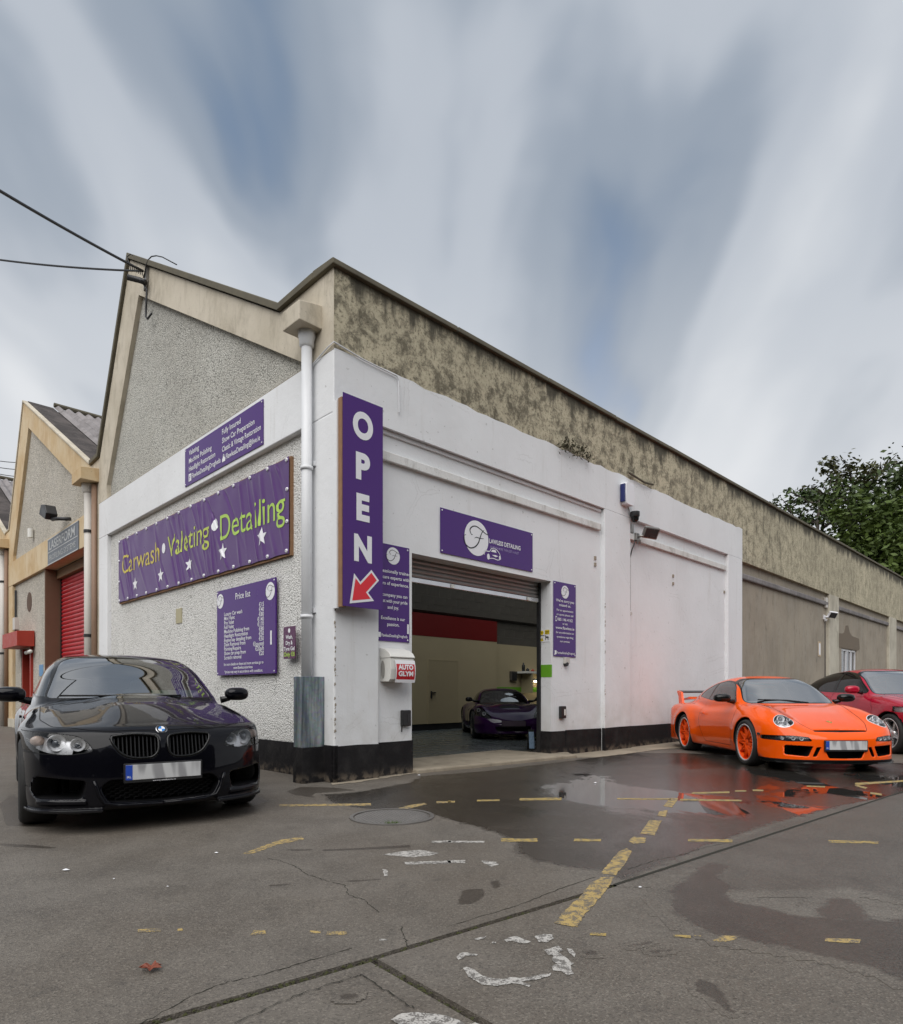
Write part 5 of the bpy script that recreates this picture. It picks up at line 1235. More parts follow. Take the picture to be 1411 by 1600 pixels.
# ---- red saloon ----------------------------------------------------------------------------------------------------
RS = dict(BM); RS.update(axles=(0., -2.888), rz=.33, arch=(.37, .37), flare=(.012, .012), floor=lambda x: .17+0*x,
    top=[(-4.0, .95), (-3.8, 1.07), (-3.3, 1.09), (-2.6, 1.03), (-1.5, 1.0), (-.7, 1.01), (-.45, .995), (-.1, .955), (.3, .885), (.6, .80), (.76, .73), (.85, .66)],
    crown=[(-3.9, .10), (-3, .10), (-2, .03), (-1, .02), (-.5, .05), (.2, .05), (.55, .05), (.9, .04)],
    plan=[(-4.0, .80), (-3.5, .88), (-2.76, .905), (-1.6, .90), (-.8, .90), (0, .90), (.4, .89), (.9, .87)], tail=[(0, -3.98), (.5, -3.94), (.75, -3.8), (.87, -3.5), (.95, -3)],
    roof=[(-3.8, .90), (-3.45, 1.06), (-3.1, 1.22), (-2.7, 1.37), (-2.2, 1.455), (-1.75, 1.478), (-1.45, 1.455), (-1.2, 1.385), (-.9, 1.21), (-.58, 1.015), (-.35, .87), (-.1, .70)],
    cabplan=[(-3.6, .62), (-3.0, .74), (-2.2, .80), (-1.5, .815), (-.9, .80), (-.45, .77), (0, .70)], cuts=[(KID, .52, 0.), (LOWC, .60, 0.), (LOWS, .36, 0.)], extra=None,
    topx=lambda x, ay: .02*np.exp(-(((ay-.66)/.10)**2))*np.clip((.8-x)/.4, 0, 1)*np.clip((x+.6)/.3, 0, 1)-.012*np.exp(-(((ay-.45)/.12)**2))*np.clip((.8-x)/.4, 0, 1)*np.clip((x+.6)/.3, 0, 1))
def red_saloon():
    c = place('red_saloon', 'dark red saloon with silver spoked wheels parked behind the orange car', (8.20, 10.72, 0), R(-92))
    P = carpaint('red car paint', (.40, .006, .030), .35, metal=.1)
    s = build_shell(RS, (-4.08, -.02, .12), (.98, 1.02, 1.54), .019)
    ws = rounded([(-.71, 1.0), (.71, 1.0), (.585, 1.36), (.47, 1.415), (-.47, 1.415), (-.585, 1.36)], .06); wsf = lambda x, y, z: poly_sd(y, z, ws)
    s.region('frame_seal', lambda x, y, z: wsf(x, y, z)-.013, lambda x, y, z: (x > -1.5) & (z > .95)); s.region('windscreen', wsf, lambda x, y, z: x > -1.5, only=('frame_seal',))
    sw = rounded([(-.78, 1.02), (-2.0, 1.045), (-3.02, 1.085), (-2.94, 1.20), (-2.72, 1.33), (-2.3, 1.395), (-1.8, 1.41), (-1.45, 1.37), (-1.2, 1.28)], .06); swf = lambda x, y, z: poly_sd(x, z, sw)
    s.region('side_seal', lambda x, y, z: swf(x, y, z)-.02, lambda x, y, z: np.abs(y) > .45)
    s.region('door_window', lambda x, y, z: np.maximum(swf(x, y, z), -1.76-x), None, only=('side_seal',)); s.region('rear_door_window', lambda x, y, z: np.maximum(swf(x, y, z), x+1.86), None, only=('side_seal',))
    for dr in ([(-.60, 1.02), (-.45, .75), (-.47, .28), (-1.78, .28), (-1.81, 1.04)], [(-1.815, 1.04), (-1.79, .28), (-2.45, .28), (-2.62, .7), (-2.95, .95), (-3.05, 1.06)]):
        s.line(lambda x, y, z: poly_sd(x, z, dr), lambda x, y, z: (np.abs(y) > .55) & (z < 1.015))
        s.region('door' if dr[0][0] > -1 else 'rear_door', lambda x, y, z: poly_sd(x, z, dr), lambda x, y, z: (np.abs(y) > .55) & (z < 1.02))
    HL = rounded([(.50, .66), (.9, .70), (.93, .80), (.70, .765), (.55, .73)], .03); s.region('headlight', lambda x, y, z: poly_sd(y, z, HL), lambda x, y, z: x > .1)
    hood = rounded([(.72, -.1), (.68, .50), (.45, .68), (-.58, .76), (-.58, -.1)], .05); s.line(lambda x, y, z: poly_sd(x, y, hood), lambda x, y, z: (z > .72) & (x > -.55) & (y > .02) & (z < 1.04))
    s.region('bonnet', lambda x, y, z: poly_sd(x, y, hood), lambda x, y, z: (z > .72) & (z < 1.05)); s.bake()
    for n, nm in ((0, 'body'), ('bonnet', 'bonnet')): s.part([n], P, c, nm)
    s.both(['door'], P, c, 'door'); s.both(['rear_door'], P, c, 'rear_door'); s.part(['shut_line'], M['mesh'], c, 'shut_line', push=-.003); s.part(['underbody'], M['mesh'], c, 'underbody'); s.islands('intake', M['mesh'], c, 'intake'); number_plate(c, s.front_x(0, .44)+.014, .437)
    s.part(['windscreen'], M['screen2'], c, 'windscreen', push=-.003); s.part(['frame_seal'], M['blackgloss'], c, 'windscreen_frame'); s.both(['side_seal'], M['blackgloss'], c, 'window_frame')
    s.both(['door_window'], M['tint'], c, 'door_window', -.003); s.both(['rear_door_window'], M['tint'], c, 'rear_door_window', -.003)
    s.both(['headlight'], M['lens'], c, 'headlight'); s.both(['headlight'], M['lampsilver'], c, 'lamp_housing', -.04)
    cab(c, -.6, -2.8, .76, .32, -.88, .97); seats(c, (-1.5, -2.45), .45)
    for sg in (1, -1): mirror(c, sg*1.0, (-.82, sg*.82, 1.075), P, (.075, .125, .07)); boxo('door_handle', -1.70, -1.48, sg*.905-.012, sg*.905+.014, .835, .865, P, c, bevel=.008)
    boxo('rear_view_mirror', -1.22, -1.19, -.12, .10, 1.27, 1.34, M['mesh'], c, bevel=.01)
    wheels(c, 0, -2.888, .775, .335, .24, .250, 'star', (M['polish'], M['polish']), 0)
    return c
# ---- low purple sports car inside the garage -----------------------------------------------------------------------
TV_H = rounded([(-.01, .30), (.40, .31), (.38, .20), (-.01, .20)], .04)
TV = dict(axles=(0., -2.36), rz=.32, arch=(.35, .36), flare=(.03, .03), floor=lambda x: .13+0*x,
    top=[(-3.3, .66), (-3.1, .80), (-2.4, .84), (-1.4, .76), (-.7, .79), (-.4, .80), (0, .765), (.4, .68), (.65, .58), (.82, .46), (.95, .36)], crown=[(-3.3, .1), (-1, .05), (0, .05), (.9, .10)], cp=3.,
    plan=[(-3.3, .74), (-2.36, .87), (-1.4, .82), (-.7, .82), (0, .87), (.5, .84), (.95, .76)], side=[(.1, .93), (.3, .98), (.5, 1.), (.7, .95), (.85, .86), (1., .8)],
    nose=[(0, .90), (.2, .89), (.4, .85), (.6, .75), (.72, .62), (.80, .46), (.86, .26), (.9, .0), (.95, -.5)], lean=[(.1, -.03), (.2, 0), (.35, 0), (.45, -.04), (.55, -.14), (.7, -.34)], tail=[(0, -3.22), (.5, -3.18), (.75, -3.05), (.95, -2.5)],
    roof=[(-3.2, .62), (-2.7, .86), (-2.2, 1.06), (-1.7, 1.165), (-1.4, 1.175), (-1.15, 1.14), (-.8, .98), (-.5, .82), (-.2, .66)], rcrown=.07, cabplan=[(-3, .4), (-2.2, .60), (-1.4, .68), (-.8, .69), (-.4, .66)], tumble=[(.6, 1.03), (.8, 1.), (1., .86), (1.17, .66)],
    topx=lambda x, ay: np.exp(-(((ay-.66)/.15)**2))*np.interp(x, [-.5, -.1, .3, .6, .9], [0, .05, .075, .04, 0])+.035*np.exp(-((ay/.30)**4))*np.interp(x, [-.5, -.2, .25, .40], [0, 1, 1, 0]), cuts=[(TV_H, .70, 0.)], kt=.10, kf=.08, kb=.04)
def purple_car():
    m = BF @ Vector((6.62, 3.05, .03)); c = place('purple_sports_car', 'low dark purple sports car parked inside the garage doorway', tuple(m), R(-86), scale=.93)
    P = carpaint('purple car paint', (.030, .004, .052), .3)
    s = build_shell(TV, (-3.3, -.02, .1), (1.0, 1.0, 1.24), .02)
    ws = rounded([(-.60, .80), (.60, .80), (.48, 1.06), (.38, 1.11), (-.38, 1.11), (-.48, 1.06)], .06); wsf = lambda x, y, z: poly_sd(y, z, ws)
    s.region('frame_seal', lambda x, y, z: wsf(x, y, z)-.012, lambda x, y, z: (x > -1.3) & (z > .75)); s.region('windscreen', wsf, lambda x, y, z: x > -1.3, only=('frame_seal',))
    sw = rounded([(-.65, .82), (-1.9, .87), (-1.8, 1.0), (-1.4, 1.08), (-1.1, 1.05)], .05); s.region('door_window', lambda x, y, z: poly_sd(x, z, sw), lambda x, y, z: np.abs(y) > .4)
    hd = rounded([(.86, .56), (.80, .70), (.66, .74), (.47, .52), (.50, .47), (.60, .49)], .03); s.region('headlight', lambda x, y, z: poly_sd(y, z, hd), lambda x, y, z: (x > .20) & (x < .8))
    sc = rounded([(.02, -.1), (.02, .24), (-.10, .25), (-.10, -.1)], .05); s.region('bonnet_scoop', lambda x, y, z: poly_sd(x, y, [(.36, -.1), (.36, .20), (.27, .25), (.22, .20), (.22, -.1)]), lambda x, y, z: z > .6)
    s.bake(); s.part([0], P, c, 'body'); s.part(['underbody'], M['mesh'], c, 'underbody'); s.islands('intake', M['mesh'], c, 'intake'); s.part(['bonnet_scoop'], M['mesh'], c, 'bonnet_scoop', push=-.004)
    s.part(['windscreen'], M['screen2'], c, 'windscreen'); s.part(['frame_seal'], M['blackgloss'], c, 'windscreen_frame'); s.both(['door_window'], M['tint'], c, 'door_window')
    hl = s.both(['headlight'], M['lens'], c, 'headlight'); s.both(['headlight'], M['lampdark'], c, 'lamp_housing', -.05)
    for sg in (1, -1):
        for (y, z) in ((.72, .665), (.62, .585)): lamp_unit(hl[0] if sg > 0 else hl[1], s.front_x(y, z)-.03, sg*y, z, .042, dirn=(1, sg*.2, .3), dep=.04)
        mirror(c, sg*.86, (-.55, sg*.60, .90), M['blackgloss'], (.06, .085, .055))
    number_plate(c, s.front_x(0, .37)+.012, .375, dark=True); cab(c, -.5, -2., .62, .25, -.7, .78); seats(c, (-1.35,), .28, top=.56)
    wheels(c, 0, -2.36, .74, .32, .23, .23, 'star', (M['dark'], M['alu']), 0)
    return c
orange_car(); red_saloon(); purple_car()

# ------------------------------------------------------------------ yard
def asphalt(name, wetk=0., wetr=.4, film_on=False):
    """worn asphalt; with wetk the sheet carries a damp film whose edge fades out through the stones (attribute wet: 0 at the rim, 1 inside)"""
    t = NT(name); p = t.pos()
    agg = t.voro(p, 150, 'F1', 'Color'); aggd = t.voro(p, 150); fine = t.noise(p, 320, 2, .6); mid = t.noise(p, 2.2, 7, .65); big = t.noise(p, .45, 5, .55); blot = t.noise(p, 9, 6, .7); st = t.noise(t.map(p, (1, .28, 1), (0, 0, R(-38))), 1.6, 6, .65)
    av = t.xyz(agg)[0]
    c = t.mix(t.rng(mid, .3, .7), (.150, .133, .113), (.096, .083, .069))
    c = t.mix(t.math('MULTIPLY', t.rng(big, .38, .66), .75), c, (.112, .092, .071))
    c = t.mix(t.math('MULTIPLY', t.rng(st, .55, .75), .4), c, (.168, .148, .124))
    c = t.mix(t.math('MULTIPLY', t.rng(st, .44, .28), .5), c, (.065, .058, .050))
    c = t.mix(t.math('MULTIPLY', t.rng(av, .72, 1.), .38), c, (.27, .24, .20))
    c = t.mix(t.math('MULTIPLY', t.rng(av, .28, .0), .5), c, (.034, .030, .025))
    c = t.mix(t.math('MULTIPLY', t.rng(blot, .56, .70), .4), c, (.05, .045, .04))
    h = t.math('ADD', t.math('ADD', aggd, t.math('MULTIPLY', fine, .5)), t.math('MULTIPLY', blot, .6))
    if not wetk: return t.set(color=c, rough=.62, normal=t.bump(h, .45, .005))
    brk = t.math('MULTIPLY', t.math('SUBTRACT', t.math('ADD', t.math('MULTIPLY', blot, .7), t.math('MULTIPLY', t.noise(p, 34, 4, .6), .5)), .6), 1.5)
    def mask(nm):
        at = t.n('ShaderNodeAttribute'); at.attribute_name = nm; return t.rng(t.math('ADD', at.outputs['Fac'], t.math('MULTIPLY', brk, t.math('MULTIPLY', t.math('MULTIPLY', at.outputs['Fac'], t.math('SUBTRACT', 1., at.outputs['Fac'])), 4.))), .32, .68)
    wet = mask('wet')
    if film_on:
        pool = wet; wet = t.math('MAXIMUM', t.math('MAXIMUM', wet, t.math('MULTIPLY', mask('damp'), .85)), t.math('MULTIPLY', mask('drying'), .42))
    wc = t.mix(1., c, (wetk, wetk*.95, wetk*.90), 'MULTIPLY')
    col = t.mix(wet, c, wc); r = t.mix(wet, (.62,)*3, (wetr,)*3)
    if film_on:
        low = t.rng(t.noise(t.map(p, (1, .55, 1)), .9, 5, .6, .6), .44, .60)
        dx = t.n('ShaderNodeVectorMath', operation='DISTANCE'); t.l(t.map(p, (.62, 1., 0.)), dx.inputs[0]); dx.inputs[1].default_value = (3.4*.62, 6.75, 0)
        dip = t.rng(dx.outputs['Value'], .7, 2.2, 1., 0.)                      # the dip in front of the parked cars holds most water
        film = t.math('MULTIPLY', pool, t.math('MINIMUM', 1., t.math('ADD', t.math('MULTIPLY', low, .55), t.math('MULTIPLY', dip, t.math('ADD', .62, t.math('MULTIPLY', low, .9))))))
        r = t.mix(film, r, (.03,)*3); col = t.mix(film, col, (.030, .028, .026)); h = t.math('MULTIPLY', h, t.math('SUBTRACT', 1., film))
    return t.set(color=col, rough=t.xyz(r)[0], spec=.5, normal=t.bump(t.math('MULTIPLY', h, t.math('SUBTRACT', 1., t.math('MULTIPLY', wet, .45))), .5, .006))
M['asphalt'] = asphalt('dry asphalt'); M['damp'] = asphalt('damp asphalt', .48, .42); M['wet'] = asphalt('wet asphalt', .40, .27, True)
M['joint'] = plain('joint filler with moss', (.022, .021, .014), .95, var=.5, vs=20, bump=.5)
def lp(a, b, z=0.): return BF @ Vector((a, b, z))
gnd = MB(); gnd.add([(-1500, -1500, -.035), (1500, -1500, -.035), (1500, 1500, -.035), (-1500, 1500, -.035)], [(0, 1, 2, 3)]); tag(gnd.build('ground', M['joint']), kind='structure')
def sheet(name, pts, z, mat, kind='structure', depth=.0, rough=0., seg=.05, sd=0):
    r = random.Random(len(pts)*7+sd+int(abs(pts[0][0])*1000))
    if rough:
        P = []
        for i, p in enumerate(pts):
            q = pts[(i+1) % len(pts)]; L_ = math.hypot(q[0]-p[0], q[1]-p[1]); n = max(1, min(60, int(L_/seg)))
            for k in range(n):
                t = k/n; P.append((p[0]+(q[0]-p[0])*t+r.uniform(-rough, rough), p[1]+(q[1]-p[1])*t+r.uniform(-rough, rough)))
        pts = P
    b = MB()
    if depth: b.prism(pts, lambda u, v, d: (u, v, d), z-depth, z)
    else:
        t = tessellate_polygon([[Vector((p[0], p[1], 0)) for p in pts]]); b.add([(p[0], p[1], z) for p in pts], [tuple(q) for q in t])
    o = b.build(name, mat)
    if kind: o['kind'] = kind
    return o
J = [(-60, .40), (-3.42, -3.994), (-2.637, -4.094), (-1.145, -4.251), (3.795, -4.642), (60, -9.0)]
jn = .017
A_ = [lp(a, b+jn) for a, b in J]+[lp(900, 0), lp(900, 900), lp(-900, 900), lp(-900, 40)]
sheet('asphalt_slab', [(p.x, p.y) for p in A_], 0, M['asphalt'], depth=.034)
cx0, cx1 = lp(-2.637-jn, -4.094-jn), lp(-2.637+jn, -4.094-jn)
B_ = [lp(a, b-jn) for a, b in J[:2]]+[cx0, lp(-3.3-jn, -13), lp(-60, -13)]
C_ = [cx1]+[lp(a, b-jn) for a, b in J[3:]]+[lp(60, -40), lp(-3.3+jn, -13.02)]
sheet('asphalt_slab', [(p.x, p.y) for p in B_], -.003, M['asphalt'], depth=.03); sheet('asphalt_slab', [(p.x, p.y) for p in C_], -.001, M['asphalt'], depth=.032)
# moss and grit in the joints
ms = MB(); mr = random.Random(3)
for (p, q, n) in ((lp(*J[1]), lp(*J[2]), 120), (lp(*J[2]), lp(*J[3]), 90), (lp(-2.637, -4.1), lp(-2.72, -4.9), 110)):
    for i in range(n):
        c = p.lerp(q, mr.random()); s_ = mr.uniform(.004, .013); c = c+Vector((mr.uniform(-.02, .02), mr.uniform(-.02, .02), -.012))
        a = mr.uniform(0, 6.28); ms.add([c+Vector((s_*math.cos(a+k*2.09), s_*math.sin(a+k*2.09), mr.uniform(0, .008))) for k in range(3)]+[c+Vector((0, 0, s_*.9))], [(0, 1, 3), (1, 2, 3), (2, 0, 3)])
ms.build('moss', plain('moss', (.042, .044, .014), .95, var=.5, vs=60)); tag(bpy.data.objects['moss'], kind='stuff')
# wet ground, and the shade painted under the black coupe
def damp_sheet(name, layers, z, mat, cell, bounds=None):
    """a thin film laid as a fine sheet; each layer (attribute, outlines, half width of its soft edge) fades across its outline"""
    allp = [p for l in layers for o in l[1] for p in o]; x0, x1 = min(p[0] for p in allp)-.2, max(p[0] for p in allp)+.2; y0, y1 = min(p[1] for p in allp)-.2, max(p[1] for p in allp)+.2
    if bounds: x0, x1, y0, y1 = max(x0, bounds[0]), min(x1, bounds[1]), max(y0, bounds[2]), min(y1, bounds[3])
    nx, ny = int((x1-x0)/cell)+1, int((y1-y0)/cell)+1; X, Y = np.meshgrid(np.linspace(x0, x1, nx), np.linspace(y0, y1, ny)); vals = []
    for nm, outs, hw, *less in layers:
        sd = np.full(X.shape, 1e9)
        for o in outs: sd = np.minimum(sd, poly_sd(X, Y, o))
        for o in less: sd = np.maximum(sd, -poly_sd(X, Y, o))
        vals.append(np.clip(.5-sd/(2*hw), 0, 1))
    mx = np.max(vals, 0) > 0; c = mx[:-1, :-1] | mx[1:, :-1] | mx[:-1, 1:] | mx[1:, 1:]; J_, I_ = np.nonzero(c); q = J_*nx+I_
    F = np.stack([q, q+1, q+nx+1, q+nx], 1); us, inv = np.unique(F, return_inverse=True)
    V = np.stack([X.ravel()[us], Y.ravel()[us], np.full(len(us), z)], 1); me = bpy.data.meshes.new(name); me.from_pydata(V.tolist(), [], inv.reshape(-1, 4).tolist()); me.update()
    for l_, v in zip(layers, vals): me.attributes.new(l_[0], 'FLOAT', 'POINT').data.foreach_set('value', v.ravel()[us].astype(np.float32))
    return tag(link_mesh(name, me, mat), kind='structure')
WET = [(-1.281,6.412), (-0.954,6.578), (-0.475,7.283), (-0.356,7.843), (0.454,8.357), (1.882,9.710), (3.021,10.846), (3.832,10.846), (4.712,10.404), (6.516,9.269), (6.841,8.640), (6.024,7.609), (4.566,6.494), (3.356,5.664), (2.439,4.949), (1.670,4.248), (1.113,3.667), (0.938,3.492), (0.872,3.654), (0.638,3.776), (0.487,3.921), (0.412,4.111), (0.436,4.357), (0.344,4.634), (0.169,4.902), (-0.029,5.202), (-0.192,5.423), (-0.362,5.541), (-0.821,5.664), (-1.096,5.928)]
FAR = [(0.968,3.475), (1.143,3.648), (1.702,4.221), (2.469,4.911), (3.400,5.644), (4.663,6.548), (5.587,6.267), (2.617,2.936), (1.979,2.814), (1.805,2.567), (1.483,2.504), (1.310,2.606), (1.137,2.688), (1.064,2.814), (1.037,2.978), (1.067,3.153), (1.174,3.371), (1.436,3.728)]
ISL = [(1.370,3.253), (1.441,3.328), (1.629,3.306), (2.078,3.338), (2.230,3.173), (2.694,3.022), (2.488,2.791), (2.064,2.936), (1.940,2.886), (1.840,2.910), (1.700,2.919), (1.573,2.952), (1.384,3.124)]
F2 = [(1.426,3.721), (1.171,3.354), (1.071,3.147), (1.038,2.972), (1.068,2.801), (1.096,2.704), (1.203,2.655), (1.304,2.594), (1.441,2.475), (1.544,2.405), (1.600,2.276), (1.862,2.089), (2.470,2.771), (2.048,2.913), (1.930,2.872), (1.831,2.896), (1.692,2.905), (1.565,2.938), (1.495,3.034), (1.381,3.118), (1.367,3.247), (1.495,3.376), (1.462,3.540), (1.635,3.776), (1.563,3.877)]
F3 = [(1.689,2.975), (1.806,3.121), (1.899,3.190), (1.954,3.160), (1.928,2.993), (1.903,2.891), (1.789,2.874), (1.695,2.891)]
damp_sheet('wet_asphalt', [('wet', [WET], .09), ('damp', [F2, F3], .06), ('drying', [FAR], .10, ISL)], .0004, M['wet'], .034, (-3, 8.5, 1.9, 11.5))
sheet('joint', [(p.x, p.y) for p in (lp(-1.145, -4.251+.011), lp(3.795, -4.642+.012), lp(9, -5.05), lp(9, -5.075), lp(3.795, -4.642-.012), lp(-1.145, -4.251-.011))], .0028, M['joint'])
for k, (pts, z) in enumerate((
    ([(0.030,3.087), (0.057,3.325), (0.166,3.341), (0.168,3.219), (0.100,3.096)], .0002), ([(0.207,3.467), (0.253,3.497), (0.261,3.380), (0.224,3.330)], .0015),
    ([(0.846,2.236), (0.875,2.281), (0.902,2.276), (0.922,2.236), (0.920,2.164), (0.904,2.090), (0.903,2.042), (0.880,2.046), (0.873,2.097), (0.868,2.150), (0.839,2.178)], .0015),
    ([(0.527,2.535), (0.578,2.535), (0.562,2.491), (0.524,2.491)], .0002), ([(0.774,2.532), (0.885,2.557), (0.863,2.532), (0.794,2.513)], .0002), ([(0.706,2.583), (0.823,2.640), (0.807,2.617), (0.708,2.570)], .0015),
    ([(-3.055,4.345), (-2.762,4.291), (-2.588,4.221), (-2.638,4.195), (-2.854,4.238), (-3.004,4.273)], .0002), ([(-1.091,4.169), (-0.905,4.186), (-0.895,4.144), (-1.025,4.128)], .0002), ([(-0.839,4.169), (-0.507,4.238), (-0.266,4.300), (-0.276,4.221), (-0.620,4.153), (-0.820,4.128)], .0015),
    ([(-0.585,3.479), (-0.387,3.520), (-0.384,3.496), (-0.550,3.455)], .0002), ([(-0.374,2.138), (-0.368,2.176), (-0.320,2.179), (-0.311,2.154), (-0.339,2.131)], .0002), ([(-0.990,3.410), (-0.842,3.427), (-0.891,3.387), (-0.953,3.371)], .0015),
    ([(-1.701,6.627), (-1.629,6.943), (-1.275,6.896), (-0.927,6.670), (-1.045,6.339), (-1.336,6.223), (-1.596,6.419)], .0002), ([(-4.147,5.899), (-4.412,6.459), (-3.492,5.429), (-2.291,5.670), (-1.966,6.459), (-1.708,6.003), (-1.839,5.670), (-2.650,5.261), (-2.981,4.860), (-3.401,4.907)], .0015))):  # last outline is the shade under the black coupe, painted as dark ground
    damp_sheet('damp_and_shade_patch', [('wet', [rounded(pts, .03)], .022)], .0002, M['damp'], .014 if k < 12 else .03)
# cracks
ck = MB()
for pts in ([(-1.133,3.938), (-1.045,3.901), (-0.914,3.758), (-0.803,3.594), (-0.673,3.473), (-0.566,3.398), (-0.514,3.228), (-0.424,3.154), (-0.371,3.037), (-0.325,2.963)], [(-0.221,2.790), (-0.194,2.664), (-0.174,2.574)], [(-0.951,1.980), (-0.876,2.156), (-0.785,2.263), (-0.679,2.319), (-0.555,2.428), (-0.373,2.580)], [(-0.668,1.980), (-0.526,2.160), (-0.365,2.293), (-0.323,2.319), (-0.194,2.160), (-0.114,2.063)], [(1.022,3.708), (1.232,3.901), (1.430,4.016), (1.674,4.226), (1.881,4.362)], [(-0.015,2.797), (0.289,3.050), (0.528,3.298), (0.824,3.577)]):
    P = []; 
    for i in range(len(pts)-1):
        for k in range(10): P.append(Vector((pts[i][0]+(pts[i+1][0]-pts[i][0])*k/10+mr.uniform(-.006, .006), pts[i][1]+(pts[i+1][1]-pts[i][1])*k/10+mr.uniform(-.006, .006), .0015)))
    V = []
    for i, p in enumerate(P):
        d = (P[min(i+1, len(P)-1)]-P[max(0, i-1)]).normalized(); n = Vector((-d.y, d.x, 0))*mr.uniform(.0005, .0032); V += [p+n, p-n]
    ck.add(V, [(2*i, 2*i+1, 2*i+3, 2*i+2) for i in range(len(P)-1)])
tag(ck.build('cracks', M['joint']), kind='stuff')
# worn painted markings
def roadpaint(name, col, wear):
    t = NT(name); p = t.pos(); n = t.noise(p, 22, 6, .7); v = t.voro(p, 150); f = t.noise(p, 200, 2)
    c = t.mix(t.rng(n, .35, .7), col, tuple(q*.72 for q in col)); w_ = t.math('MULTIPLY', t.rng(t.math('ADD', n, t.math('MULTIPLY', v, .25)), wear, wear+.09), .85)
    c = t.mix(w_, c, (.11, .10, .09))
    return t.set(color=c, rough=.6, normal=t.bump(t.math('ADD', v, n), .5, .004))
M['yline'] = roadpaint('worn yellow road paint', (.42, .30, .11), .60); M['yline2'] = roadpaint('wet yellow road paint', (.40, .285, .085), .62); M['wline'] = roadpaint('worn white road paint', (.46, .44, .41), .60)
YT = [[(0.455,2.842), (0.500,2.807), (0.545,2.791), (0.612,2.946), (0.732,3.178), (0.848,3.421), (0.901,3.559), (0.825,3.541), (0.737,3.421), (0.629,3.178), (0.547,3.035)], [(0.839,3.623), (0.916,3.585), (1.027,3.808), (1.156,4.119), (1.149,4.205), (1.073,4.119), (0.944,3.844)], [(1.218,4.417), (1.285,4.536), (1.369,4.516), (1.316,4.360), (1.224,4.322)],
      [(1.361,4.640), (1.446,4.577), (1.673,5.111), (1.584,5.137)], [(1.705,5.313), (1.757,5.271), (1.874,5.562), (1.779,5.501)], [(1.903,5.769), (1.953,5.687), (2.183,6.175), (2.118,6.213)],
      [(-1.332,4.050), (-1.253,4.075), (-1.156,4.315), (-1.024,4.456), (-1.061,4.545), (-1.189,4.436), (-1.294,4.141)], [(-0.849,2.696), (-0.845,2.747), (-0.795,2.754), (-0.788,2.714)], [(-0.504,5.601), (-0.440,5.556), (-0.223,5.858), (-0.255,5.925), (-0.379,5.808)], [(1.074,2.638), (1.136,2.698), (1.206,2.687), (1.180,2.659), (1.117,2.621)]]
for k, pts in enumerate(YT): sheet('yellow_marking', pts, .0014, M['yline'], rough=.004, seg=.02, sd=k)
def rects(crop): pass
YR = [(0.347,4.486), (0.601,4.486), (0.588,4.388), (0.339,4.388), (0.852,4.476), (1.040,4.466), (1.025,4.398), (0.837,4.398), (1.646,4.466), (1.949,4.456), (1.911,4.369), (1.621,4.398), (2.604,4.436), (2.923,4.398), (2.879,4.331), (2.559,4.360), (0.656,6.194), (1.067,6.232), (1.041,6.082), (0.643,6.063), (0.242,6.100), (0.458,6.119), (0.451,6.027), (0.239,6.009), (-0.033,6.045), (0.034,6.045), (0.033,5.938), (-0.033,5.938), (1.598,6.194), (2.105,6.175), (2.080,6.100), (1.579,6.119), (2.191,6.156), (2.753,6.100), (2.712,6.009), (2.158,6.063), (2.456,6.556), (2.865,6.621), (2.819,6.514), (2.416,6.451), (2.951,6.687), (3.068,6.687), (3.028,6.599), (2.912,6.599), (3.167,6.754), (3.268,6.731), (3.214,6.621), (3.115,6.643), (3.890,7.037), (4.066,6.988), (4.010,6.892), (3.836,6.940), (4.546,7.239), (5.291,7.480), (5.195,7.344), (4.435,7.061), (4.482,7.136), (4.460,6.892), (4.383,6.799), (4.404,7.012), (4.290,6.578), (4.335,6.472), (4.253,6.350), (4.207,6.451), (0.587,2.727), (0.653,2.716), (0.646,2.687), (0.581,2.698), (0.932,2.705), (1.001,2.690), (0.992,2.666), (0.923,2.680), (1.023,2.701), (1.047,2.694), (1.041,2.680), (1.016,2.683), (1.548,2.666), (1.689,2.652), (1.660,2.610), (1.529,2.627)]
YR += [(-1.565,5.841), (-0.742,5.908), (-0.727,5.791), (-1.539,5.743), (-0.140,6.012), (-0.006,6.012), (-0.006,5.925), (-0.138,5.908), (-1.349,2.765), (-1.253,2.773), (-1.236,2.736), (-1.331,2.728), (-1.183,2.769), (-1.161,2.773), (-1.152,2.750), (-1.173,2.747), (-0.607,2.747), (-0.559,2.743), (-0.554,2.718), (-0.601,2.718), (-0.533,2.736), (-0.447,2.739), (-0.441,2.703), (-0.525,2.696)]
for k in range(len(YR)//4): sheet('yellow_marking', YR[4*k:4*k+4], .0014, M['yline2'] if k < 18 else M['yline'], rough=.003, seg=.02, sd=k)
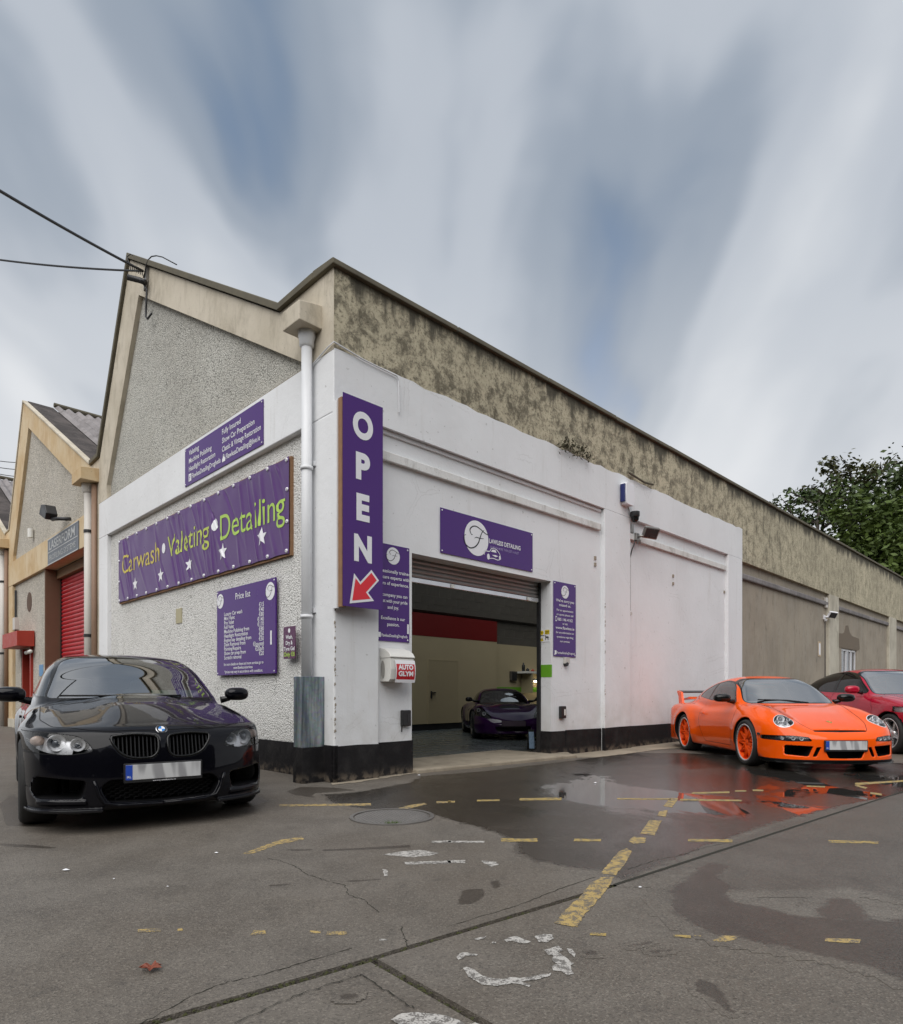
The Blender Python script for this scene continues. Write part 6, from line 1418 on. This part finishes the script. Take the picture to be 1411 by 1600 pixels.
WT = [[(-0.439,4.034), (-0.330,4.116), (-0.200,4.157), (-0.075,4.075), (-0.123,4.019), (-0.240,3.972)], [(-0.286,3.860), (-0.004,3.896), (-0.004,3.831), (-0.267,3.802)], [(-0.135,4.408), (-0.005,4.427), (-0.004,4.370), (-0.129,4.352)], [(-0.398,3.706), (-0.370,3.699), (-0.352,3.558), (-0.374,3.564)], [(-0.302,2.658), (-0.265,2.654), (-0.266,2.637), (-0.297,2.637)], [(-0.190,2.005), (-0.158,2.041), (-0.093,2.045), (-0.022,2.024), (0.018,2.001), (0.047,1.970), (-0.021,1.968), (-0.090,1.970), (-0.156,1.970)],
      [(-0.024,4.417), (0.230,4.407), (0.223,4.360), (-0.024,4.360)], [(-0.021,3.904), (0.086,3.904), (0.079,3.837), (-0.021,3.844)], [(0.180,3.896), (0.269,3.859), (0.279,3.808), (0.234,3.758), (0.212,3.801), (0.191,3.837)], [(0.092,2.652), (0.145,2.690), (0.135,2.662), (0.105,2.645)], [(0.164,2.627), (0.183,2.624), (0.179,2.604), (0.164,2.607)], [(0.215,2.648), (0.241,2.676), (0.275,2.683), (0.298,2.652), (0.322,2.631), (0.313,2.610), (0.277,2.610), (0.250,2.638), (0.223,2.624)], [(0.349,2.687), (0.390,2.709), (0.422,2.701), (0.422,2.659), (0.388,2.617), (0.354,2.624)],
      [(0.021,2.476), (0.032,2.510), (0.062,2.519), (0.102,2.503), (0.096,2.485), (0.051,2.491), (0.043,2.458), (0.028,2.452)], [(0.041,2.377), (0.059,2.385), (0.080,2.365), (0.109,2.311), (0.148,2.290), (0.184,2.280), (0.212,2.298), (0.246,2.290), (0.313,2.314), (0.360,2.333), (0.359,2.311), (0.314,2.285), (0.251,2.262), (0.278,2.239), (0.267,2.222), (0.230,2.249), (0.193,2.244), (0.156,2.229), (0.106,2.244), (0.059,2.306)],
      [(0.365,2.545), (0.394,2.557), (0.427,2.587), (0.438,2.538), (0.416,2.519), (0.439,2.476), (0.446,2.440), (0.460,2.416), (0.443,2.394), (0.444,2.327), (0.419,2.311), (0.402,2.349), (0.372,2.354), (0.373,2.388), (0.397,2.416), (0.382,2.446), (0.398,2.482), (0.373,2.500)], [(0.462,2.561), (0.478,2.551), (0.482,2.500), (0.472,2.470), (0.463,2.500)], [(0.049,1.972), (0.074,1.984), (0.100,1.965), (0.078,1.961)]]
for k, pts in enumerate(WT): sheet('white_marking', pts, .0014, M['wline'], rough=.0035, seg=.015, sd=k)
# concrete apron in the doorway, gritty strip along the wall
M['apron'] = cream('worn concrete apron', (.34, .29, .22), (.26, .22, .165), (.12, .10, .075))
ap = MB().prism([(1.235, 1.06), (1.235, -.02), (2.2, -.13), (3.3, -.22), (4.30, -.32), (4.42, -.12), (4.55, .0), (4.20, .30), (4.155, .36), (4.155, 1.06)], lambda u, v, d: (u, v, d), -.02, .052).build('door_apron', M['apron'], mtx=BF, bevel=.02); ap['kind'] = 'structure'
sheet('grit_strip', [(1.734,10.711), (1.983,9.976), (2.304,10.075), (2.983,10.711), (3.697,11.433), (4.357,11.832), (5.510,14.964), (3.698,13.046)], .006, M['apron'], rough=.02, seg=.05)
sheet('grit_strip', [(-1.308,7.073), (-1.055,7.275), (-0.447,8.084), (-0.379,8.349), (-0.850,8.084), (-1.345,7.275)], .005, M['apron'], rough=.02, seg=.05)

# ------------------------------------------------------------------ small things on the walls
def wall_thing(name, label, cat, mtx): return tag(empty(name, mtx), label, cat)
gd = tag(MB().prism([(0, .385), (-.285, .385), (-.285, .19), (0, .19), (0, .215), (-.26, .215), (-.26, .36), (0, .36)], lambda u, v, d: (u, v, d), .40, 1.20).build('pipe_guard', M['galv'], None, bevel=.004, mtx=BF), 'grey galvanised steel guard round the foot of the corner downpipe', 'pipe guard')
MB().prism([(.0, .39), (-.29, .39), (-.29, .185), (0, .185), (0, .2145), (-.259, .2145), (-.259, .3595), (0, .3595)], lambda u, v, d: (u, v, d), 0, .40).build('painted_foot', M['plinth'], gd, bevel=.004)
# leaflet box
t = wall_thing('leaflet_box', 'white plastic leaflet box with a red front left of the door', 'leaflet box', wallR(.72, 1.15, .002-.08))
prof = [(0, 0), (.16, .0), (.19, .03), (.205, .15), (.20, .27), (.17, .33), (.10, .375), (0, .40)]
MB().prism(prof, lambda u, v, d: (d, v, u), 0, .37).build('case', M['pale'], t, bevel=.008)
MB().prism([(.0, .285), (.205, .285), (.212, .30), (.18, .345), (.105, .39), (0, .415)], lambda u, v, d: (d, v, u), -.008, .378).build('lid', M['pale'], t, bevel=.006)
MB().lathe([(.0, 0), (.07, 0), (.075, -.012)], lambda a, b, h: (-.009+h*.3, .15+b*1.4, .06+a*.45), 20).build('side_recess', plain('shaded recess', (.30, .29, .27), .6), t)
fc = MB()
for i in range(9):
    z0 = .21+.02*math.sin(math.pi*i/8); 
V = []
for i in range(13):
    y = -.01+.27*i/12; d = .207+.018*math.sin(math.pi*i/12); V += [(.06, y, d), (.375, y, d)]
fc.add(V, [(2*i, 2*i+1, 2*i+3, 2*i+2) for i in range(12)]); fc.build('print_border', M['print'], t)
V2 = [(x*.92+.0175 if 0 else (.073 if x < .1 else .362), y*.90+.012, d+.002) for (x, y, d) in V]; f2 = MB(); f2.add(V2, [(2*i, 2*i+1, 2*i+3, 2*i+2) for i in range(12)]); f2.build('print', plain('red leaflet print', (.50, .012, .02), .3), t)
p = Print(.004); cv = lambda x, y: .207+.018*math.sin(math.pi*min(1, max(0, (y+.01)/.27)))
p.text('AUTO', .2175, .150, .078, align='c', width=.235, bold=.045, wf=cv); p.text('GLYM', .2175, .070, .078, align='c', width=.235, bold=.045, wf=cv); p.build('lettering', M['print'], t)
# key switches
for (a, z, lab, mx_) in ((1.035, .60, 'black key switch box low on the wall left of the door', M['dark']), (4.375, .60, 'black key switch box with a pale insert right of the door', M['pale'])):
    t = wall_thing('key_switch', lab, 'key switch', wallR(a, z, .002-.08)); boxo('case', 0, .14, 0, .20, 0, .055, M['black'], t, bevel=.012); boxo('insert', .075, .115, .05, .15, .055, .059, mx_, t, bevel=.002)
    if mx_ is M['dark']: MB().tube([(.01, .0, .02), (.01, -.07, .02)], .008, 6).build('cable', M['dark'], t)
# small socket under the phone sign
t = wall_thing('junction_box', 'small grey junction box under the tall phone number sign', 'junction box', wallR(4.50, 1.49, -.078)); boxo('case', 0, .12, 0, .10, 0, .05, M['oldpipe'], t, bevel=.008); MB().lathe([(0, .06), (.03, .06), (.035, 0)], lambda a, b, h: (.04+a, b-.01, h), 12).build('plug', M['dark'], t)
# alarm box
t = wall_thing('alarm_box', 'white and blue alarm box high on the white wall', 'alarm box', wallR(6.16, 4.40, 0)); ab = MB().prism(rounded([(0, 0), (.26, 0), (.28, .2), (.26, .40), (0, .40), (-.02, .2)], .05), lambda u, v, d: (u, v, d), 0, .12).build('case', M['print'], t, bevel=.02)
boxo('side_panel', -.045, -.005, .04, .36, .01, .10, M['blue'], t, bevel=.01)
# dome camera
t = wall_thing('dome_camera', 'small dark dome camera under the alarm box', 'camera', wallR(6.50, 4.20, .0)); MB().lathe([(0, .1), (.07, .1), (.085, .07), (.085, .0)], lambda a, b, h: (a, .07-h+.05, .09+b), 20).build('housing', M['dark'], t, smooth=True); MB().lathe([(0, -.07), (.04, -.06), (.068, -.02), (.072, .02)], lambda a, b, h: (a, h+.0, .09+b), 20).build('dome', M['blackgloss'], t, smooth=True)
MB().tube([(-.02, .1, .0), (-.1, .22, .01)], .008, 6).build('cable', M['oldpipe'], t)
# security light with its conduit
def floodlight(label, mtx, mat_body):
    t = wall_thing('security_light', label, 'security light', mtx)
    hd = Matrix.Translation((.16, .06, .22)) @ Matrix.Rotation(R(38), 4, 'X') @ Matrix.Rotation(R(-30), 4, 'Y') @ Matrix.Rotation(R(15), 4, 'Z')
    h = boxo('lamp_head', -.15, .15, -.11, .11, -.05, .03, mat_body, t, bevel=.02, mtx=hd); boxo('lamp_glass', -.125, .125, -.085, .085, .031, .036, M['lampdark'], h, bevel=.004)
    MB().tube([(.0, .0, .0), (.03, .0, .10), (.12, .03, .16)], .022, 8).build('bracket', mat_body, t, smooth=True); boxo('base', -.06, .06, -.08, .06, -.002, .05, mat_body, t, bevel=.01)
    MB().lathe([(0, -.05), (.04, -.045), (.045, .02)], lambda a, b, hh: (-.02+a, -.10+hh, .07+b), 14).build('sensor', mat_body, t, smooth=True)
    return t
t = floodlight('grey security light at the top of a thin drop conduit on the white wall', wallR(6.74, 3.93, -.03), M['shutter_grey'])
MB().tube([(-.02, -.05, .02), (-.10, -.25, -.02), (-.16, -.42, -.03), (-.16, -1.40, -.03)], .013, 8).build('conduit', M['dark'], t); MB().lathe([(0, 0), (.035, .0), (.035, .05), (0, .05)], lambda a, b, h: (-.16+a, -1.45+b, -.05+h), 12).build('conduit_end', M['oldpipe'], t)
t = wall_thing('junction_box', 'small grey junction box beside the white wall security light', 'junction box', wallR(6.56, 3.93, -.078)); boxo('case', 0, .10, .04, .22, 0, .06, M['shutter_grey'], t, bevel=.01)
t = floodlight('small security light on the bare wall beside its grey pier', wallR(18.62, 3.42, -.1), M['print']); MB().tube([(.15, -.05, -.0), (.15, -3.2, -.0)], .02, 8).build('conduit', M['dark'], t); boxo('switch_box', .02, .22, .30, .62, -.0, .08, M['oldpipe'], t, bevel=.01)
t = wall_thing('notice', 'small faded paper notice on the bare rendered wall', 'notice', wallR(18.05, 2.15, -.095)); boxo('panel', 0, .28, 0, .46, 0, .006, plain('faded notice', (.55, .42, .28), .6), t); Print(.009).rect(.05, .23, .05, .41).build('print', M['print'], t)
# light over the neighbour's sign
t = wall_thing('floodlight', 'black floodlight above the faded workshop sign', 'floodlight', wallL(10.7, 4.93, .0)); MB().prism([(-.85, .10), (-.25, .10), (-.20, .26), (-.45, .40), (-.75, .34)], lambda u, v, d: (u+.1, v-.12, d), .18, .42).build('lamp_head', M['black'], t, bevel=.02, mtx=Matrix.Rotation(R(-22), 4, 'Z')); MB().tube([(.35, .02, .02), (.2, .02, .22), (-.1, .05, .28)], .04, 10).build('bracket', M['dark'], t, smooth=True)
# cable bracket at the gable top and the overhead lines
t = wall_thing('cable_bracket', 'steel plate bracket with cable ends at the peak of the big gable', 'bracket', wallL(5.72, 7.98, .0))
MB().prism([(-.02, .08), (.10, .20), (.12, .46), (.0, .30)], lambda u, v, d: (u, v, d), .005, .05).build('plate', M['shutter_grey'], t); MB().tube([(-.05, .22, .30), (.05, .20, .12), (.18, .12, .10)], .05, 8).build('insulator', M['dark'], t, smooth=True)
MB().tube([(.12, .12, .1), (.17, .02, .06), (.08, -.22, .04), (.06, -.40, .04), (.12, -.46, .03), (.30, -.44, .03)], .017, 6).build('tail_cable', M['dark'], t, smooth=True)
MB().tube([(.0, .30, .06), (.06, .34, .06), (.12, .44, .06), (.20, .52, .05), (.30, .54, .03), (.44, .50, .0), (.60, .42, -.04), (.80, .28, -.08), (1.0, .14, -.12)], .010, 6).build('loop_cable', M['dark'], t, smooth=True)
an = BF @ Vector((-.10, 5.62, 8.33))
def span(name, label, end, sag, r, clips):
    P = [an.lerp(Vector(end), k/24)-Vector((0, 0, sag*4*(k/24)*(1-k/24))) for k in range(25)]
    o = tag(MB().tube(P, r, 6).build(name, M['dark'], None), label, 'cable'); cb = MB()
    if clips:
        for k in range(7): q = P[0].lerp(P[2], .1+.14*k); cb.tube([q, q+Vector((.02, 0, -.09))], .008, 5)
        q = P[2]+Vector((0, 0, .02)); cb.tube([q, q+Vector((-.03, 0, .09)), q+Vector((.03, 0, .14)), q+Vector((.07, 0, .12))], .008, 5); cb.build('cable_ties', M['dark'], o)
span('overhead_cable', 'thick overhead cable rising to the upper left from the gable peak', ((-180-705.5)/1003.5*7.2, 7.2, 1.02+(1082-188)/1003.5*7.2), .05, .022, True)
span('overhead_cable', 'thin overhead cable running nearly level to the left from the gable peak', ((-180-705.5)/1003.5*13, 13, 1.02+(1082-374)/1003.5*13), .12, .017, False)
for k in range(3):
    y0 = 716+k*9; a0 = Vector(((-40-705.5)/1003.5*40, 40, 1.02+(1082-y0)/1003.5*40)); a1 = Vector(((60-705.5)/1003.5*42, 42, 1.02+(1082-y0-9-k*3)/1003.5*42))
    o = tag(MB().tube([a0, (a0+a1)/2-Vector((0, 0, .05)), a1], .025, 5).build('overhead_cable', M['dark'], None), ('topmost', 'middle', 'lowest')[k]+' of three faint cables beyond the left workshops', 'cable')
# weed in the parapet crack
wd = MB(); wr = random.Random(9)
for (a, z, n, s_) in ((4.62, 4.98, 90, .16), (4.35, 4.96, 40, .08), (4.95, 4.96, 40, .10)):
    for i in range(n):
        c = Vector((a+wr.gauss(0, s_), -.03-abs(wr.gauss(0, .05)), z+wr.gauss(0, s_*.45))); d = Vector((wr.uniform(-1, 1), wr.uniform(-1, 0), wr.uniform(-.6, 1))).normalized()*wr.uniform(.02, .05); e2 = d.cross(Vector((wr.uniform(-1, 1), 1, wr.uniform(-1, 1)))).normalized()*.012
        wd.add([c-d, c+e2, c+d, c-e2], [(0, 1, 2, 3)])
tag(wd.build('weed', plain('dry dark weed', (.045, .04, .02), .9, var=.5, vs=30), None, mtx=BF), 'dark dry weed growing from the edge of the white paint', 'weed')
st = tag(MB().tube([(6.35, -.04, 5.02), (6.9, -.06, 4.96), (7.25, -.05, 5.0)], .02, 6).build('stick', M['coping'], None, mtx=BF), 'short dark rod lying along the top of the white paint', 'rod')
# inside the garage
t = tag(empty('work_shelf', BF), 'pale shelf with bottles and a lit strip lamp inside the garage', 'shelf')
boxo('shelf_board', 11.0, 13.2, BW-.45, BW-.03, 1.60, 1.66, M['pale'], t); boxo('side_board', 11.25, 11.30, BW-.45, BW-.03, 1.0, 1.60, M['incream'], t)
em = bpy.data.materials.new('lit tube'); em.use_nodes = True; em.node_tree.nodes['Principled BSDF'].inputs['Emission Color'].default_value = (1, .86, .55, 1); em.node_tree.nodes['Principled BSDF'].inputs['Emission Strength'].default_value = 5.0
MB().tube([(11.55, BW-.3, 1.36), (12.9, BW-.3, 1.36)], .022, 10).build('strip_lamp', em, t)
boxo('lamp_fitting', 11.5, 12.95, BW-.34, BW-.26, 1.385, 1.44, M['pale'], t)
for k, (a, h, m_) in enumerate(((11.1, .26, M['ink']), (11.3, .10, M['ink']), (11.55, .08, M['redpaint']), (11.95, .22, M['ink']), (12.1, .20, M['redpaint']))):
    b = MB().lathe([(0, 0), (.05, 0), (.05, h*.7), (.02, h*.82), (.02, h), (0, h)], lambda x, y, q, a=a: (a+x, BW-.24+y, 1.661+q), 14).build('bottle', m_, None, smooth=True, mtx=BF)
    tag(b, ('tall black bottle at the left end of the garage shelf', 'short black tub beside the tall bottle on the garage shelf', 'low red tub in the middle of the garage shelf', 'black bottle towards the right of the garage shelf', 'red bottle at the right end of the garage shelf')[k], 'bottle', 'bottles on the garage shelf')
t = tag(empty('socket_box', BF), 'small dark box on the cream wall above the purple car', 'box'); boxo('case', 10.70, 10.98, BW-.10, BW-.021, 1.38, 1.66, M['inblock'], t, bevel=.01); boxo('cover', 10.73, 10.95, BW-.112, BW-.10, 1.41, 1.63, M['dark'], t)
t = tag(empty('floor_sign', BF @ Matrix.Translation((4.66, .80, .03)) @ Matrix.Rotation(R(-35), 4, 'Z') @ Matrix.Scale(.62, 4)), 'small dark folding sign with a blue poster just inside the door', 'sign')
MB().prism([(0, 0), (.03, 0), (.09, .56), (.06, .56)], lambda u, v, d: (d-.14, u, v), 0, .16).build('front_board', M['black'], t); MB().prism([(.22, 0), (.25, 0), (.10, .56), (.08, .555)], lambda u, v, d: (d-.14, u, v), 0, .16).build('back_board', M['black'], t)
MB().add([(-.135, -.004, .04), (.012, -.004, .04), (.012, .05, .50), (-.135, .05, .50)], [(0, 1, 2, 3)]).build('poster', plain('blue poster', (.22, .32, .45), .5, var=.5, vs=14), t)
# manhole cover
t = tag(empty('manhole_cover', Matrix.Translation((-.487, 5.262, 0))), 'round iron manhole cover with a raised tread near the building corner', 'manhole cover')
M['iron'] = plain('worn cast iron', (.17, .16, .15), .5, .4, var=.3, vs=8)
MB().lathe([(.345, .0), (.345, .010), (.315, .010), (.315, .002)], lambda a, b, h: (a, b, h), 56).build('rim', M['iron'], t); MB().lathe([(0, .004), (.305, .004), (.305, -.02)], lambda a, b, h: (a, b, h), 56).build('plate', M['iron'], t)
tr = MB()
for i in range(-9, 10):
    for j in range(-9, 10):
        x, y = i*.032+(.016 if j % 2 else 0), j*.032
        if x*x+y*y < .083: tr.add([(x-.011, y, .004), (x, y-.011, .004), (x+.011, y, .004), (x, y+.011, .004), (x, y, .011)], [(0, 1, 4), (1, 2, 4), (2, 3, 4), (3, 0, 4)])
tag(tr.build('tread', M['iron'], t), kind='stuff')
gr = MB(); g0 = Vector((-.46, 4.985, .0))
for i in range(60): 
    x = wr.uniform(-.06, .06); d = Vector((wr.uniform(-.02, .02), wr.uniform(-.02, .02), wr.uniform(.01, .035))); q = g0+Vector((x, wr.uniform(-.012, .012), 0)); gr.add([q, q+Vector((.004, 0, 0)), q+d], [(0, 1, 2)])
tag(gr.build('grass_tuft', plain('grass', (.06, .10, .015), .8), None), kind='stuff')
# leaf and litter
L0 = [(-1.101,2.348)][0]
lf = MB(); ol = [(-.05, 0), (-.03, .018), (-.032, .035), (-.008, .024), (.0, .045), (.014, .022), (.036, .026), (.028, .006), (.05, -.006), (.02, -.014), (.012, -.034), (-.006, -.018), (-.026, -.026), (-.024, -.008)]
lf.add([(x*.9, y*.9, .008+.018*abs(math.sin(x*55+y*30))) for x, y in ol]+[(0, 0, .010)], [(i, (i+1) % len(ol), len(ol)) for i in range(len(ol))])
tag(lf.build('fallen_leaf', plain('rust brown leaf', (.20, .05, .025), .7, var=.3, vs=40), None, mtx=Matrix.Translation((*L0, 0))), 'rust brown fallen leaf on the dry asphalt', 'leaf')
LT = [(-2.203,3.669), (-1.836,3.493), (-1.483,3.356), (-1.488,4.062), (0.982,3.345), (-1.412,7.639), (-0.396,7.874), (1.613,7.208)]
for k, (x, y) in enumerate(LT):
    s_ = (.020, .007, .006, .012, .010, .03, .02, .02)[k]; b = MB(); n = 8
    b.add([(s_*math.cos(q*.785)*wr.uniform(.7, 1.2), s_*.7*math.sin(q*.785)*wr.uniform(.7, 1.2), .004) for q in range(n)]+[(0, 0, .004+s_*.35)], [(q, (q+1) % n, n) for q in range(n)])
    tag(b.build('litter', M['print'], None, mtx=Matrix.Translation((x, y, .004))), 'tiny pale scrap of litter lying on the yard', 'litter', 'scraps of litter on the yard')

# ------------------------------------------------------------------ trees beyond the end of the long wall
def leafmat(name, c1, c2):
    t = NT(name); p = t.pos(); n = t.noise(p, .45, 4, .6); g = t.n('ShaderNodeNewGeometry').outputs['Random Per Island']
    c = t.mix(t.rng(n, .35, .65), c1, c2); c = t.mix(t.math('MULTIPLY', g, .5), c, tuple(q*1.5 for q in c2)); t.set(color=c, rough=.55, spec=.3); return t.m
M['bark'] = plain('bark', (.055, .045, .035), .9, var=.3, vs=8)
M['leafA'] = leafmat('dark leaves', (.020, .036, .010), (.050, .075, .020)); M['leafB'] = leafmat('mid green leaves', (.032, .055, .010), (.075, .11, .022)); M['leafC'] = leafmat('olive leaves', (.030, .032, .010), (.060, .062, .020))
def tree(label, base, H, spread, mat, nlimb, nleaf, leaf, open_=.35, seed=1, crown0=.45):
    r = random.Random(seed); q = np.random.default_rng(seed); T = tag(empty('tree', Matrix.Translation(base)), label, 'tree', 'trees beyond the end of the wall')
    wood = MB(); wood.tube([(0, 0, 0), (r.uniform(-.3, .3), .2, H*.3), (r.uniform(-.5, .5), .3, H*.6), (r.uniform(-.5, .5), 0, H*.93)], [H*.022, H*.018, H*.011, H*.003], 8)
    tips = []
    for k in range(nlimb):
        z0 = H*(crown0*.75+(.92-crown0*.75)*(k+r.random())/nlimb); a = r.uniform(0, 6.283); f = 1-abs((z0/H-crown0)/(1-crown0)-.35)*.9; ln = spread*max(.35, f)*r.uniform(.7, 1.1)
        d = Vector((math.cos(a), math.sin(a), r.uniform(.15, .75))).normalized(); p0 = Vector((0, .1, z0)); p1 = p0+d*ln*.5+Vector((0, 0, ln*.06)); p2 = p0+d*ln+Vector((0, 0, ln*.18))
        wood.tube([p0, p1, p2], [H*.008, H*.005, H*.002], 6); tips += [(p1, .6), (p2, 1.), ((p1+p2)/2, .8)]
        for m in range(5):
            d2 = (d+Vector((r.uniform(-1, 1), r.uniform(-1, 1), r.uniform(-.5, .9)))).normalized(); s0 = p0.lerp(p2, r.uniform(.3, .95)); e2 = s0+d2*ln*r.uniform(.25, .5); wood.tube([s0, (s0+e2)/2+Vector((0, 0, .08)), e2], [H*.003, H*.002, H*.0012], 5); tips += [(e2, .9), ((s0+e2)/2, .5)]
    wood.build('trunk', M['bark'], T, smooth=True)
    C = np.array([list(t[0]) for t in tips]); wgt = np.array([t[1] for t in tips]); pick = q.choice(len(C), nleaf, p=wgt/wgt.sum())
    sig = spread*open_*.34; P = C[pick]+q.normal(0, 1, (nleaf, 3))*sig*np.array([1, 1, .62])*q.uniform(.35, 1.1, (len(C), 1))[pick]
    A = q.normal(0, 1, (nleaf, 3)); A[:, 2] *= .55; A /= np.linalg.norm(A, axis=1, keepdims=True); B = np.cross(A, q.normal(0, 1, (nleaf, 3))); B /= np.linalg.norm(B, axis=1, keepdims=True)
    s_ = leaf*q.uniform(.6, 1.3, (nleaf, 1)); V = np.stack([P-A*s_, P+B*s_*.45, P+A*s_, P-B*s_*.45], 1).reshape(-1, 3)
    me = bpy.data.meshes.new('crown'); me.from_pydata(V.tolist(), [], np.arange(nleaf*4).reshape(-1, 4).tolist()); me.update(); link_mesh('crown', me, mat, T); return T
def tp(px, Y): return ((px-705.5)/1003.5*Y, Y, 0)
tree('open airy tree, leftmost above the long wall', tp(1284, 50), 17.8, 4.3, M['leafA'], 20, 3000, .22, .26, 4, .50)
tree('tall tree with spreading crown behind the second bay of the long wall', tp(1338, 56), 20.8, 5.4, M['leafC'], 24, 4200, .22, .27, 8, .50)
tree('bushy mid green tree low behind the wall coping', tp(1345, 47), 13.8, 5.2, M['leafB'], 34, 15000, .22, .55, 12, .30)
tree('dark dense tree at the right edge of the picture', tp(1462, 46), 17.4, 5.4, M['leafA'], 36, 16000, .24, .50, 16, .30)
tree('green tree low at the far right behind the coping', tp(1415, 43), 11.5, 4.5, M['leafB'], 30, 12000, .20, .55, 21, .25)
tree('low dark tree filling between the taller trees', tp(1318, 52), 12.6, 4.4, M['leafA'], 30, 9000, .22, .45, 25, .30)
# the far side of the yard, behind the camera: a belt of trees that the glossy things reflect
q = np.random.default_rng(2); n = 14000; ang = q.uniform(R(188), R(352), n); rad = q.uniform(24, 30, n); hgt = 12+2.5*np.sin(ang*9)+1.5*np.sin(ang*23+1)
P = np.stack([rad*np.cos(ang), rad*np.sin(ang), q.uniform(0, 1, n)**.8*hgt], 1); A = q.normal(0, 1, (n, 3)); A /= np.linalg.norm(A, axis=1, keepdims=True); B = np.cross(A, q.normal(0, 1, (n, 3))); B /= np.linalg.norm(B, axis=1, keepdims=True)
V = np.stack([P-A*.75, P+B*.6, P+A*.75, P-B*.6], 1).reshape(-1, 3); me = bpy.data.meshes.new('wood'); me.from_pydata(V.tolist(), [], np.arange(n*4).reshape(-1, 4).tolist()); tag(link_mesh('far_wood', me, M['leafA']), kind='stuff')
